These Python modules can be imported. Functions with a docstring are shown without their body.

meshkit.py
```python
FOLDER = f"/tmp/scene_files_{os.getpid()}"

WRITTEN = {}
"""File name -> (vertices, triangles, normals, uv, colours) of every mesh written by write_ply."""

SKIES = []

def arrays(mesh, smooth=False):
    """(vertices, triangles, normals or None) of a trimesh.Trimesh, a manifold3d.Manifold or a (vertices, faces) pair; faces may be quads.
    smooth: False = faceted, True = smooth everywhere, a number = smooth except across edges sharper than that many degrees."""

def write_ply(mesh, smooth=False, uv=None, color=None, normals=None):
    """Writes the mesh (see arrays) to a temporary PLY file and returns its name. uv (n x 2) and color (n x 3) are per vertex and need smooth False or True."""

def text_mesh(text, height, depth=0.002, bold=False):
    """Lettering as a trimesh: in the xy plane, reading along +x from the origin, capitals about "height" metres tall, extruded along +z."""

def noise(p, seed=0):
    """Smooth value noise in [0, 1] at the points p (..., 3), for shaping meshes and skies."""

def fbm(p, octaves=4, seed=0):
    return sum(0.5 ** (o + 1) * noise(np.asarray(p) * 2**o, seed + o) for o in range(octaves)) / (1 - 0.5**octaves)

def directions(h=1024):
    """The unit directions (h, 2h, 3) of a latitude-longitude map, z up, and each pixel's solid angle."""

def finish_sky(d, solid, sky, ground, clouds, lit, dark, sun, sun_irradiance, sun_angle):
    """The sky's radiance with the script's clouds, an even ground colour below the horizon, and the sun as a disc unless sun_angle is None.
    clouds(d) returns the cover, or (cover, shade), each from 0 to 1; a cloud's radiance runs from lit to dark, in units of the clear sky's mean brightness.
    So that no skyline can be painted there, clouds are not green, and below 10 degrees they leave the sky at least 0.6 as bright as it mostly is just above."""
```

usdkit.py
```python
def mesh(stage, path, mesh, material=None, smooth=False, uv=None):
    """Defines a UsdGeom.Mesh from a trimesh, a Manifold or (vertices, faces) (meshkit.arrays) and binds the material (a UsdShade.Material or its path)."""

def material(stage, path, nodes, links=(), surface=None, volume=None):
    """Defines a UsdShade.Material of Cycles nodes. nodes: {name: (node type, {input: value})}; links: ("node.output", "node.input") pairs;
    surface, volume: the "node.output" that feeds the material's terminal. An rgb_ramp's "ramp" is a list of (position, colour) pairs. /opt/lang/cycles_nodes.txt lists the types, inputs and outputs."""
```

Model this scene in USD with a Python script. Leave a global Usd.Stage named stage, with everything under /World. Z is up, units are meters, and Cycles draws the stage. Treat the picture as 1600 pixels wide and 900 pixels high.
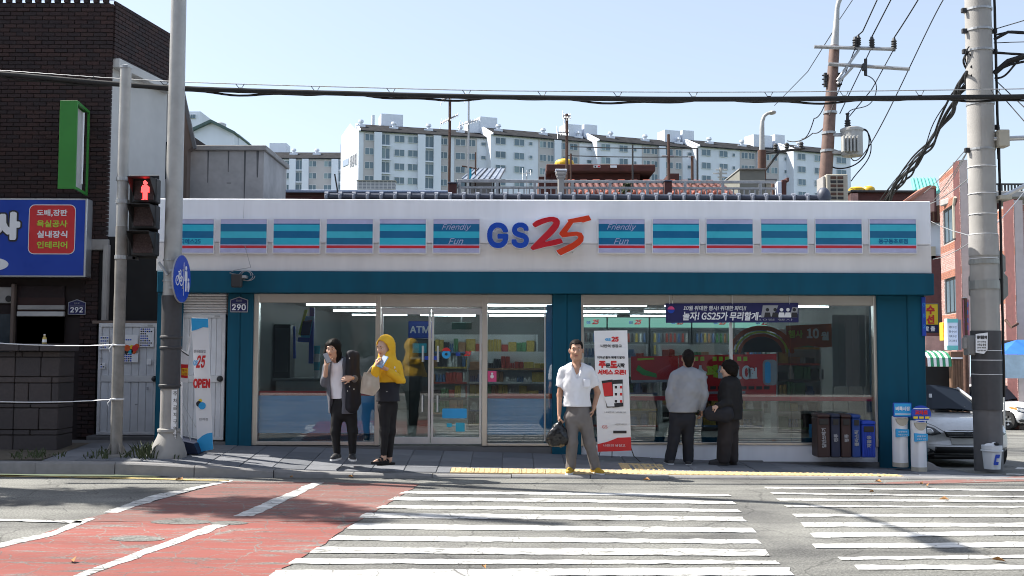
import math, random, glob, functools
import numpy as np, trimesh, shapely, usdkit, meshkit
from shapely import geometry as sg, affinity
from pxr import Usd, UsdGeom, UsdLux, UsdShade, Gf, Sdf, Vt
stage = Usd.Stage.CreateInMemory()
UsdGeom.SetStageUpAxis(stage, UsdGeom.Tokens.z); UsdGeom.SetStageMetersPerUnit(stage, 1.0)
UsdGeom.Xform.Define(stage, '/World'); UsdGeom.Scope.Define(stage, '/World/Looks')
# ---------------------------------------------------------------- camera
PITCH, ROLL, CAM = math.atan(99/1640), math.radians(0.2), np.array([0.0, 0.0, 1.6])
fwd = np.array([0, math.cos(PITCH), math.sin(PITCH)]); up0 = np.array([0, -math.sin(PITCH), math.cos(PITCH)]); rt0 = np.array([1.0, 0, 0])
rt = rt0*math.cos(ROLL)+up0*math.sin(ROLL); up = up0*math.cos(ROLL)-rt0*math.sin(ROLL)
cam = UsdGeom.Camera.Define(stage, '/World/camera')
m4 = np.eye(4); m4[0,:3], m4[1,:3], m4[2,:3], m4[3,:3] = rt, up, -fwd, CAM
cam.AddTransformOp().Set(Gf.Matrix4d(m4.tolist()))
cam.CreateHorizontalApertureAttr(36.0); cam.CreateVerticalApertureAttr(36.0*9/16); cam.CreateFocalLengthAttr(36.0*1640/1600)
cam.CreateClippingRangeAttr(Gf.Vec2f(0.1, 3000)); cam.CreateExposureAttr(1.0)
# ---------------------------------------------------------------- sky and sun
SUN_EL, SUN_DIR = math.radians(50), np.array([-0.940, 0.342])
SUN_DIR = SUN_DIR/np.linalg.norm(SUN_DIR); S3 = np.array([*(SUN_DIR*math.cos(SUN_EL)), math.sin(SUN_EL)])
usdkit.material(stage, '/World/Looks/sky', {
    'sky': ('sky_texture', {'sky_type': 'single_scattering', 'sun_disc': False, 'sun_elevation': SUN_EL, 'sun_rotation': math.atan2(SUN_DIR[0], SUN_DIR[1]), 'altitude': 50.0, 'air_density': 1.0, 'aerosol_density': 1.6, 'ozone_density': 1.5}),
    'bg': ('background_shader', {'strength': 0.10}), 'veil': ('mix', {'fac': 0.26, 'color2': (6.6, 6.9, 7.2)})}, [('sky.color', 'veil.color1'), ('veil.color', 'bg.color')], surface='bg.background')
dome = UsdLux.DomeLight.Define(stage, '/World/sky'); UsdShade.MaterialBindingAPI.Apply(dome.GetPrim()).Bind(UsdShade.Material.Get(stage, '/World/Looks/sky'))
dome.GetPrim().SetCustomDataByKey('kind', 'structure')
sun = UsdLux.DistantLight.Define(stage, '/World/sun'); sun.CreateNormalizeAttr(True); sun.CreateIntensityAttr(1.25); sun.CreateAngleAttr(0.5); sun.CreateColorAttr(Gf.Vec3f(1.0, 0.95, 0.87))
z_ = S3; x_ = np.cross([0, 0, 1.0], z_); x_ /= np.linalg.norm(x_); y_ = np.cross(z_, x_)
ms = np.eye(4); ms[0,:3], ms[1,:3], ms[2,:3] = x_, y_, z_
sun.AddTransformOp().Set(Gf.Matrix4d(ms.tolist()))
# ---------------------------------------------------------------- where a sight line meets a depth or a height
def ray(px, py):
    return fwd + rt*((px-800)/1640) - up*((py-450)/1640)
def A(px, py, Y):
    d = ray(px, py); t = Y/d[1]; p = CAM+d*t; return p[0], p[2]
def AX(px, Y, py=500): return A(px, py, Y)[0]
def AZ(py, Y, px=800): return A(px, py, Y)[1]
def GP(px, py, z=0.0):
    d = ray(px, py); t = (z-CAM[2])/d[2]; p = CAM+d*t; return p[0], p[1]
# ---------------------------------------------------------------- materials
def lin(h):
    h = h.lstrip('#'); c = np.array([int(h[i:i+2], 16)/255 for i in (0, 2, 4)])
    return tuple(np.where(c <= 0.04045, c/12.92, ((c+0.055)/1.055)**2.4))
MATS = {}
def pm(name, col, rough=0.6, metal=0.0, var=0.12, vscale=3.0, bump=0.0, bscale=60.0, spec=0.5, col2=None, stretch=None, rvar=1.0, **kw):
    """A plain surface whose colour wanders a little and which is not quite smooth."""
    if isinstance(col, str): col = lin(col)
    col = np.array(col, float)
    lo = col*(1-var) if col2 is None else np.array(lin(col2) if isinstance(col2, str) else col2, float)
    hi = np.minimum(col*(1+var), 0.95) if col2 is None else col
    nodes = {'g': ('geometry', {}), 'n': ('noise_texture', {'scale': vscale, 'detail': 6.0, 'roughness': 0.65}),
             'r': ('rgb_ramp', {'ramp': [(0.3, tuple(lo)), (0.7, tuple(hi))]}),
             'rr': ('map_range', {'from_min': 0.3, 'from_max': 0.7, 'to_min': max(rough-0.08*rvar, 0.02), 'to_max': min(rough+0.1*rvar, 1.0)}),
             'p': ('principled_bsdf', {'metallic': metal, 'specular_ior_level': spec, **kw})}
    links = [('g.position', 'n.vector'), ('n.fac', 'r.fac'), ('r.color', 'p.base_color'), ('n.fac', 'rr.value'), ('rr.result', 'p.roughness')]
    if bump:
        nodes['bn'] = ('noise_texture', {'scale': bscale, 'detail': 4.0}); nodes['b'] = ('bump', {'strength': bump, 'distance': 0.01})
        links += [('g.position', 'bn.vector'), ('bn.fac', 'b.height'), ('b.normal', 'p.normal')]
    if stretch is not None: nodes['mp'] = ('mapping', {'scale': stretch}); links[0] = ('g.position', 'mp.vector'); links.append(('mp.vector', 'n.vector'))
    MATS[name] = usdkit.material(stage, '/World/Looks/'+name, nodes, links, surface='p.BSDF'); return name
def emit(name, col, strength):
    MATS[name] = usdkit.material(stage, '/World/Looks/'+name, {'e': ('emission', {'color': lin(col) if isinstance(col, str) else col, 'strength': strength})}, surface='e.emission'); return name
def glass(name, tint=(0.9, 0.93, 0.93), ior=1.5, rough=0.0):
    MATS[name] = usdkit.material(stage, '/World/Looks/'+name, {'f': ('layer_weight', {'blend': 0.5}), 'w': ('math', {'math_type': 'power', 'value2': 5.0}), 's': ('math', {'math_type': 'multiply_add', 'value2': 0.92, 'value3': 0.075}), 't': ('transparent_bsdf', {'color': tint}), 'g': ('glossy_bsdf', {'color': (1, 1, 1), 'roughness': rough}), 'm': ('mix_closure', {})},
        [('f.facing', 'w.value1'), ('w.value', 's.value1'), ('s.value', 'm.fac'), ('t.BSDF', 'm.closure1'), ('g.BSDF', 'm.closure2')], surface='m.closure'); return name
# ---------------------------------------------------------------- mesh building
_hull = {}
def _chamfer(k):
    if 'c' not in _hull:
        from scipy.spatial import ConvexHull
        s = np.array([[a, b, c] for a in (-1, 1) for b in (-1, 1) for c in (-1, 1)], float)
        pts = np.vstack([s*np.where(np.arange(3) == i, 1.0, 0.6) for i in range(3)]); f = ConvexHull(pts).simplices.copy()
        for t in f:
            n = np.cross(pts[t[1]]-pts[t[0]], pts[t[2]]-pts[t[0]])
            if n@pts[t].mean(0) < 0: t[1], t[2] = t[2], t[1]
        _hull['c'] = f; _hull['s'] = s
    return _hull['s'], _hull['c']
class M:
    def __init__(self): self.v, self.f, self.n = [], [], 0
    def add(self, v, f):
        v = np.asarray(v, float); f = np.asarray(f, int)
        if f.shape[1] == 4: f = np.vstack([f[:, [0, 1, 2]], f[:, [0, 2, 3]]])
        self.v.append(v); self.f.append(f+self.n); self.n += len(v); return self
    def tm(self, t): return self.add(t.vertices, t.faces)
    def merge(self, o, mat=None):
        for v, f in zip([np.vstack(o.v)], [np.vstack(o.f)]):
            self.add(v if mat is None else v@mat[:3, :3].T+mat[:3, 3], f)
        return self
    def box(self, x0, x1, y0, y1, z0, z1, c=0.0):
        lo, hi = np.array([x0, y0, z0], float), np.array([x1, y1, z1], float); lo, hi = np.minimum(lo, hi), np.maximum(lo, hi); ctr, h = (lo+hi)/2, (hi-lo)/2
        if c > 0:
            c = min(c, h.min()*0.9); s, f = _chamfer(0)
            return self.add(np.vstack([s*(h-c*(np.arange(3) != i)) for i in range(3)])+ctr, f)
        s = np.array([[-1,-1,-1],[1,-1,-1],[1,1,-1],[-1,1,-1],[-1,-1,1],[1,-1,1],[1,1,1],[-1,1,1]], float)
        return self.add(s*h+ctr, [[0,3,2,1],[4,5,6,7],[0,1,5,4],[1,2,6,5],[2,3,7,6],[3,0,4,7]])
    def tube(self, pts, r, n=8, cap=True):
        p = np.asarray(pts, float); r = np.broadcast_to(np.asarray(r, float), (len(p),))
        t = np.gradient(p, axis=0); t /= np.linalg.norm(t, axis=1, keepdims=True)+1e-12
        ref = np.array([0, 0, 1.0]) if np.abs(t[:, 2]).mean() < 0.8 else np.array([1.0, 0, 0])
        a = np.cross(t, ref); a /= np.linalg.norm(a, axis=1, keepdims=True)+1e-12; b = np.cross(t, a)
        ang = np.arange(n)*2*np.pi/n
        v = p[:, None]+r[:, None, None]*(np.cos(ang)[None, :, None]*a[:, None]+np.sin(ang)[None, :, None]*b[:, None])
        i, j = np.meshgrid(np.arange(len(p)-1), np.arange(n), indexing='ij')
        q = np.stack([i*n+j, i*n+(j+1) % n, (i+1)*n+(j+1) % n, (i+1)*n+j], -1).reshape(-1, 4)
        f = np.vstack([q[:, [0, 1, 2]], q[:, [0, 2, 3]]])
        v = v.reshape(-1, 3)
        if cap:
            k = len(v); v = np.vstack([v, p[0], p[-1]]); j = np.arange(n)
            f = np.vstack([f, np.stack([np.full(n, k), (j+1) % n, j], 1), np.stack([np.full(n, k+1), (len(p)-1)*n+j, (len(p)-1)*n+(j+1) % n], 1)])
        return self.add(v, f[:, ::1])
    def cyl(self, a, b, r0, r1=None, n=12): return self.tube([a, b], [r0, r0 if r1 is None else r1], n)
    def lathe(self, prof, c=(0, 0, 0), n=16):
        prof = np.array(prof, float); ang = np.arange(n)*2*np.pi/n
        v = np.stack([prof[:, None, 0]*np.cos(ang), prof[:, None, 0]*np.sin(ang), np.broadcast_to(prof[:, None, 1], (len(prof), n))], -1).reshape(-1, 3)+np.array(c)
        i, j = np.meshgrid(np.arange(len(prof)-1), np.arange(n), indexing='ij')
        return self.add(v, np.stack([i*n+j, i*n+(j+1) % n, (i+1)*n+(j+1) % n, (i+1)*n+j], -1).reshape(-1, 4))
    def prism(self, poly, y, d):
        """A shape drawn in x and z, its front at depth y, d thick towards the back."""
        for g in getattr(poly, 'geoms', [poly]):
            if g.geom_type != 'Polygon' or g.area < 1e-8: continue
            t = trimesh.creation.extrude_polygon(g, d, engine='earcut'); v = t.vertices
            self.add(np.stack([v[:, 0], y+d-v[:, 2], v[:, 1]], 1), t.faces)
        return self
    def slab(self, poly, z0, z1):
        for g in getattr(poly, 'geoms', [poly]):
            if g.geom_type != 'Polygon' or g.area < 1e-8: continue
            t = trimesh.creation.extrude_polygon(g, z1-z0, engine='earcut'); t.apply_translation([0, 0, z0]); self.tm(t)
        return self
    def ell(self, c, r, n=2, mat=None):
        s = trimesh.creation.icosphere(n); v = s.vertices*np.array(r)
        if mat is not None: v = v@np.asarray(mat).T
        return self.add(v+np.array(c), s.faces)
    def arr(self): return np.vstack(self.v), np.vstack(self.f)
    def xf(self, mat):
        v, f = self.arr(); self.v, self.f = [v@mat[:3, :3].T+mat[:3, 3]], [f]; return self
    def rz(self, deg, c=(0, 0, 0)):
        a = math.radians(deg); R = np.eye(4); R[:2, :2] = [[math.cos(a), -math.sin(a)], [math.sin(a), math.cos(a)]]; c = np.array(c, float)
        R[:3, 3] = c-R[:3, :3]@c; return self.xf(R)
    def mv(self, x, y, z):
        R = np.eye(4); R[:3, 3] = (x, y, z); return self.xf(R)
def rotm(axis, deg):
    return trimesh.transformations.rotation_matrix(math.radians(deg), axis)
def rect(x0, x1, z0, z1): return sg.box(min(x0, x1), min(z0, z1), max(x0, x1), max(z0, z1))
def rrect(x0, x1, z0, z1, r): return rect(x0+r, x1-r, z0+r, z1-r).buffer(r, quad_segs=4)
COUNT = {}
def numbered(parent, name):
    k = (str(parent), name); n = COUNT.get(k, -1)+1; COUNT[k] = n
    return f'{parent}/{name}' + (f'_{n:03d}' if n else '')
def keys(p, label=None, cat=None, group=None, kind=None):
    for k, v in (('label', label), ('category', cat), ('group', group), ('kind', kind)):
        if v: p.SetCustomDataByKey(k, v)
def obj(name, mesh, mat, parent=None, smooth=False, label=None, cat=None, group=None, kind=None):
    path = numbered(parent.GetPath() if parent is not None else '/World', name)
    if isinstance(mesh, M): mesh = mesh.arr()
    if hasattr(mesh, 'vertices'): mesh = (mesh.vertices, mesh.faces)
    p = usdkit.mesh(stage, path, mesh, MATS[mat] if isinstance(mat, str) else mat, smooth=smooth).GetPrim()
    keys(p, label, cat, group, kind); return p
def thing(name, label=None, cat=None, loc=None, rz=0.0, group=None, kind=None, scale=None):
    x = UsdGeom.Xform.Define(stage, numbered('/World', name))
    if loc is not None: x.AddTranslateOp().Set(Gf.Vec3d(*map(float, loc)))
    if rz: x.AddRotateZOp().Set(float(rz))
    if scale is not None: x.AddScaleOp().Set(Gf.Vec3f(*map(float, np.broadcast_to(scale, 3))))
    p = x.GetPrim(); keys(p, label, cat, group, kind); return p
def copy(src, label, loc=None, rz=0.0, group=None, cat=None, scale=None):
    was = src.GetCustomData(); base = src.GetName()
    if base[-4:-3] == '_' and base[-3:].isdigit(): base = base[:-4]
    p = thing(base, label, cat or was.get('category'), loc, rz, group or was.get('group'), scale=scale)
    p.GetReferences().AddInternalReference(src.GetPath()); p.SetInstanceable(True); return p
# ---------------------------------------------------------------- lettering
FONTS = {'kr': glob.glob('/opt/blender-*/*/datafiles/fonts/Noto Sans CJK Regular.woff2')[0], 'en': glob.glob('/opt/blender-*/*/datafiles/fonts/Inter.woff2')[0]}
@functools.lru_cache(None)
def _font(k, s):
    from PIL import ImageFont
    return ImageFont.truetype(FONTS[k], s)
@functools.lru_cache(None)
def text_shape(text, h, bold=0, font='kr', shear=0.0, size=72):
    """The outline of a line of lettering, centred on the origin, its ink h tall."""
    from PIL import Image, ImageDraw
    f = _font(font, size); x0, y0, x1, y1 = f.getbbox(text, anchor='ls', stroke_width=bold)
    im = Image.new('L', (int(x1-x0+8), int(y1-y0+8))); ImageDraw.Draw(im).text((4-x0, 4-y0), text, 255, f, anchor='ls', stroke_width=bold)
    on = np.pad(np.asarray(im) > 127, ((0, 0), (1, 1))).astype(np.int8)
    rows, starts = np.nonzero(np.diff(on, axis=1) == 1); ends = np.nonzero(np.diff(on, axis=1) == -1)[1]
    s = shapely.union_all(shapely.box(starts, -rows-1, ends, -rows)).buffer(0.6).buffer(-0.6).simplify(0.8)
    b = s.bounds; k = h/(b[3]-b[1]); s = affinity.translate(s, -(b[0]+b[2])/2, -(b[1]+b[3])/2); s = affinity.scale(s, k, k, origin=(0, 0))
    return affinity.skew(s, xs=shear, origin=(0, 0)) if shear else s
def words(text, cx, cz, h, width=None, **kw):
    s = text_shape(text, h, **kw)
    if width: b = s.bounds; s = affinity.scale(s, width/(b[2]-b[0]), 1, origin=(0, 0))
    return affinity.translate(s, cx, cz)
def lettering(text, cx, cz, h, y, mat, parent, name='lettering', d=0.003, width=None, **kw):
    return obj(name, M().prism(words(text, cx, cz, h, width, **kw), y-d, d), mat, parent)
def stroke(pts, w, cap='flat'): return sg.LineString(pts).buffer(w/2, cap_style=cap, join_style='round', quad_segs=4)
rng = np.random.default_rng(7)
# ================================================================ materials of the setting
Y0 = 15.1
pm('white_panel', (0.80, 0.83, 0.90), 0.45, var=0.06, vscale=2.2, stretch=(1.6, 1.6, 0.22))
pm('white_lower', (0.69, 0.67, 0.67), 0.5, var=0.07, vscale=2.2, stretch=(1.6, 1.6, 0.25))
pm('teal', (0.0035, 0.072, 0.122), 0.6, spec=0.2, var=0.16, vscale=2.4, stretch=(1.5, 1.5, 0.3), bump=0.05, bscale=30)
pm('teal_dark', (0.004, 0.125, 0.28), 0.35, var=0.04)
pm('teal_light', (0.03, 0.42, 0.58), 0.35, var=0.04)
pm('teal_dark_b', (0.010, 0.135, 0.27), 0.38, var=0.08, vscale=3); pm('teal_light_b', (0.045, 0.43, 0.56), 0.38, var=0.08, vscale=3); pm('stripe_red_b', (0.50, 0.03, 0.045), 0.38, var=0.08)
pm('lavender', (0.42, 0.43, 0.64), 0.35, var=0.10, vscale=5)
pm('stripe_red', (0.55, 0.02, 0.035), 0.35, var=0.04)
pm('steel', (0.58, 0.54, 0.49), 0.34, metal=0.9, var=0.02, vscale=2, rvar=0.15)
pm('steel_dull', (0.42, 0.40, 0.37), 0.45, metal=0.6, var=0.12, vscale=5)
pm('alu', (0.60, 0.61, 0.62), 0.35, metal=0.8, var=0.03, rvar=0.2)
pm('galv', (0.42, 0.43, 0.44), 0.45, metal=0.7, var=0.15, vscale=12)
pm('dark_metal', (0.03, 0.03, 0.032), 0.5, var=0.2)
pm('black_plastic', (0.012, 0.012, 0.013), 0.45, var=0.2)
pm('black_rubber', (0.015, 0.015, 0.016), 0.75, var=0.2)
pm('concrete', (0.33, 0.32, 0.31), 0.85, var=0.18, vscale=2.5, bump=0.3, bscale=40)
pm('concrete_pale', (0.34, 0.33, 0.315), 0.85, var=0.12, vscale=2.0, bump=0.2, bscale=60)
pm('concrete_dark', (0.13, 0.13, 0.135), 0.85, var=0.2, vscale=2.5, bump=0.3, bscale=40)
pm('kerb', (0.225, 0.222, 0.222), 0.85, var=0.15, vscale=6, bump=0.4, bscale=80)
for i, c in enumerate([(0.145, 0.152, 0.17), (0.165, 0.172, 0.19), (0.125, 0.133, 0.15)]): pm(f'paver_{i}', c, 0.85, var=0.13, vscale=7, bump=0.3, bscale=90)
pm('tactile', (0.55, 0.41, 0.21), 0.75, var=0.15, vscale=8, bump=0.2, bscale=90)
pm('soil', (0.10, 0.085, 0.065), 0.95, var=0.3, vscale=12, bump=0.6, bscale=50)
pm('hill_green', (0.07, 0.09, 0.045), 0.95, var=0.35, vscale=0.6)
pm('weed', (0.035, 0.05, 0.014), 0.7, var=0.3, vscale=20)
pm('leaf', (0.05, 0.085, 0.022), 0.6, var=0.35, vscale=6)
pm('dry_leaf', (0.30, 0.15, 0.05), 0.8, var=0.3, vscale=30)
pm('print_white', (0.78, 0.79, 0.82), 0.5, var=0.03)
pm('print_red', (0.58, 0.025, 0.03), 0.45, var=0.05)
pm('print_orange', (0.62, 0.10, 0.02), 0.45, var=0.05)
pm('print_yellow', (0.80, 0.58, 0.03), 0.45, var=0.05)
pm('print_lime', (0.42, 0.60, 0.05), 0.45, var=0.05)
pm('exit_green', (0.012, 0.06, 0.04), 0.5)
pm('print_green', (0.04, 0.30, 0.06), 0.45, var=0.08)
pm('print_blue', (0.012, 0.06, 0.42), 0.4, var=0.05)
pm('print_sky', (0.03, 0.36, 0.72), 0.4, var=0.05)
pm('print_black', (0.02, 0.02, 0.024), 0.5, var=0.1)
pm('print_grey', (0.30, 0.31, 0.34), 0.5, var=0.06)
pm('print_navy', (0.010, 0.012, 0.085), 0.4, var=0.25, vscale=2.5)
pm('print_pink', (0.70, 0.08, 0.25), 0.45, var=0.05)
emit('tube_light', (0.86, 0.97, 1.0), 13.0)
emit('signal_red', (1.0, 0.03, 0.03), 5.0)
emit('cooler_header', (0.30, 0.62, 0.50), 0.55)
glass('pane', (0.74, 0.80, 0.82))
glass('door_pane', (0.70, 0.76, 0.77))

def road_material(name, red=0.0, paint=None):
    """Asphalt with aggregate, patches and cracks; over it a coat of paint worn through in places."""
    nd = {'g': ('geometry', {}), 'sp': ('noise_texture', {'scale': 48.0, 'detail': 4.0, 'roughness': 0.85}), 'pa': ('noise_texture', {'scale': 0.7, 'detail': 6.0, 'roughness': 0.6}),
          'mp': ('mapping', {'scale': (0.25, 1.6, 1.0)}), 'st': ('noise_texture', {'scale': 0.9, 'detail': 5.0, 'roughness': 0.6}),
          'r1': ('rgb_ramp', {'ramp': [(0.30, (0.045, 0.046, 0.044)), (0.5, (0.185, 0.185, 0.174)), (0.72, (0.36, 0.355, 0.34))]}),
          'r2': ('rgb_ramp', {'ramp': [(0.3, (0.55, 0.55, 0.57)), (0.5, (0.98, 0.98, 0.97)), (0.7, (1.18, 1.18, 1.15))]}), 'mu': ('mix', {'mix_type': 'multiply', 'fac': 1.0}),
          'r3': ('rgb_ramp', {'ramp': [(0.32, (0.58, 0.58, 0.59)), (0.62, (1.15, 1.15, 1.14))]}), 'mu2': ('mix', {'mix_type': 'multiply', 'fac': 1.0}),
          'wv': ('noise_texture', {'scale': 1.6, 'detail': 3.0}), 'wa': ('vector_math', {'math_type': 'multiply_add', 'vector2': (0.5, 0.5, 0.0)}),
          'vo': ('voronoi_texture', {'feature': 'distance_to_edge', 'scale': 0.85}), 'cr': ('map_range', {'from_min': 0.0, 'from_max': 0.012, 'to_min': 0.25, 'to_max': 1.0, 'clamp': True}),
          'mu3': ('mix', {'mix_type': 'multiply', 'fac': 0.55}),
          'p': ('principled_bsdf', {'roughness': 0.9, 'specular_ior_level': 0.25}), 'b': ('bump', {'strength': 0.6, 'distance': 0.008})}
    lk = [('g.position', 'sp.vector'), ('g.position', 'pa.vector'), ('g.position', 'mp.vector'), ('mp.vector', 'st.vector'), ('sp.fac', 'r1.fac'), ('pa.fac', 'r2.fac'), ('st.fac', 'r3.fac'),
          ('r1.color', 'mu.color1'), ('r2.color', 'mu.color2'), ('mu.color', 'mu2.color1'), ('r3.color', 'mu2.color2'), ('sp.fac', 'b.height'), ('b.normal', 'p.normal'),
          ('g.position', 'wv.vector'), ('wv.color', 'wa.vector1'), ('g.position', 'wa.vector3'), ('wa.vector', 'vo.vector'), ('vo.distance', 'cr.value'), ('mu2.color', 'mu3.color1'), ('cr.result', 'mu3.color2')]
    last = 'mu3.color'
    if paint is not None:
        col, wear, sc = paint
        nd |= {'wn': ('noise_texture', {'scale': sc, 'detail': 8.0, 'roughness': 0.75}), 'wr': ('map_range', {'from_min': wear-0.05, 'from_max': wear+0.05, 'to_min': 0.0, 'to_max': 1.0, 'clamp': True}),
               'c2': ('rgb_ramp', {'ramp': [(0.3, tuple(np.array(col)*0.72)), (0.7, col)]}), 'mx': ('mix', {}),
               'v2': ('voronoi_texture', {'feature': 'distance_to_edge', 'scale': 2.6}), 'k2': ('map_range', {'from_min': 0.0, 'from_max': 0.02, 'to_min': 0.0, 'to_max': 1.0, 'clamp': True}), 'mm': ('math', {'math_type': 'multiply'})}
        lk += [('mp.vector', 'wn.vector'), ('wn.fac', 'wr.value'), ('st.fac', 'c2.fac'), ('wa.vector', 'v2.vector'), ('v2.distance', 'k2.value'), ('k2.result', 'mm.value1'), ('wr.result', 'mm.value2'), ('mm.value', 'mx.fac'), (last, 'mx.color1'), ('c2.color', 'mx.color2')]
        last = 'mx.color'
    lk.append((last, 'p.base_color'))
    MATS[name] = usdkit.material(stage, '/World/Looks/'+name, nd, lk, surface='p.BSDF'); return name
road_material('asphalt')
road_material('red_asphalt', paint=((0.30, 0.10, 0.085), 0.44, 6.0))
road_material('red_asphalt_faded', paint=((0.25, 0.12, 0.105), 0.44, 6.0))
road_material('road_paint', paint=((0.78, 0.78, 0.76), 0.43, 18.0))
road_material('road_paint_worn', paint=((0.74, 0.74, 0.72), 0.47, 18.0))
road_material('yellow_paint_worn', paint=((0.62, 0.48, 0.18), 0.47, 12.0))

# ================================================================ ground, road, kerb, pavement
YK = 13.35
def kerb_h(x): return float(np.interp(x, [-6.5, -4.8, -3.6, -2.4, 0, 4.6, 6.4, 9], [0.19, 0.18, 0.12, 0.06, 0.035, 0.03, 0.012, 0.004]))
def back_h(x): return float(np.interp(x, [-9, -3.9, 0.78, 5.6, 9], [0.30, 0.256, 0.145, -0.048, -0.12]))
def SW(x, y):
    t = np.clip((y-YK)/(Y0-YK), 0, 1); return kerb_h(x)*(1-t)+back_h(x)*t
def alley(y): return float(np.interp(y, [13.3, 15.1, 18.2, 23, 36.6, 60, 90], [0.0, -0.06, -0.38, -0.62, -1.06, -1.4, -1.4]))
def on_walk(px, py):
    z = 0.05
    for _ in range(20): x, y = GP(px, py, z); z = SW(x, y)
    return x, y, z
def on_alley(px, py):
    z = -0.2
    for _ in range(40): x, y = GP(px, py, z); z = alley(y)
    return x, y, z
def grid(xs, ys, h):
    xs, ys = np.asarray(xs, float), np.asarray(ys, float); X, Yg = np.meshgrid(xs, ys, indexing='ij'); Z = np.vectorize(h)(X, Yg); n = len(ys)
    i, j = np.meshgrid(np.arange(len(xs)-1), np.arange(n-1), indexing='ij'); a = i*n+j
    return M().add(np.stack([X, Yg, Z], -1).reshape(-1, 3), np.stack([a, a+n, a+n+1, a+1], -1).reshape(-1, 4))
def terrain(x, y):
    z = -1.9
    if y > 40: z += float(np.interp(y, [40, 70, 140, 205, 260, 600, 1500], [0, 0.5, 8, 21, 24, 10, 0])) + 0.8*(meshkit.noise(np.array([x/30, y/30, 0.5]))-0.5)
    return z
ax = np.unique(np.concatenate([np.linspace(-1500, -300, 5), np.linspace(-300, 300, 25), np.linspace(300, 1500, 5)]))
obj('ground', grid(ax, np.unique(np.concatenate([np.linspace(-600, 40, 8), np.linspace(40, 300, 24), np.linspace(300, 1500, 6)])), terrain), 'hill_green', smooth=True, kind='structure')
road = thing('road', kind='structure')
obj('carriageway', grid(np.linspace(-90, 90, 13), [-4, 0, 8, YK+0.1], lambda x, y: 0.0), 'asphalt', road)
obj('side_street', grid([6.30, 8, 11, 16, 30], [YK+0.1, 14.2, 15.1, 16.6, 18.2, 20, 23, 30, 36.6, 45, 60, 90], lambda x, y: alley(y)), 'asphalt', road)
obj('far_pavement', M().box(-90, 90, -5.9, -4.0, -0.3, 0.15), 'concrete', road)
def marking(name, pix, mat, z, parent, z1=None, rag=0.010):
    pts = np.array([GP(*p) for p in pix]); out = []
    for a, b in zip(pts, np.roll(pts, -1, axis=0)):
        n = max(int(np.linalg.norm(b-a)/0.12), 1)
        out += [a+(b-a)*k/n+rng.normal(0, rag, 2)*(0 < k) for k in range(n)]
    poly = sg.Polygon(out).buffer(0)
    return obj(name, M().slab(poly, z-0.003, z), mat, parent)
lane = thing('cycle_lane', kind='structure')
marking('red_surface', [(363, 752), (655, 757), (632, 772), (560, 815), (300, 815), (118, 816)], 'red_asphalt_faded', 0.006, lane)
marking('red_surface', [(119, 817), (300, 815), (557, 816), (430, 900), (265, 1010), (-350, 965), (0, 857)], 'red_asphalt', 0.006, lane)
marking('road_patch', [(int(283+48*math.cos(t)), 817+3.6*math.sin(t)) for t in np.linspace(0, 6.0, 14)], 'asphalt', 0.010, lane)
marking('road_patch', [(int(214+44*math.cos(t)), 843.5+4*math.sin(t)) for t in np.linspace(0, 6.0, 14)], 'asphalt', 0.010, lane)
marking('road_patch', [(int(358+30*math.cos(t)), 818.5+3*math.sin(t)) for t in np.linspace(0, 6.0, 14)], 'asphalt', 0.010, lane)
c6 = lambda L: [(x/2.963, 700+y/2.963) for x, y in L]
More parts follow.
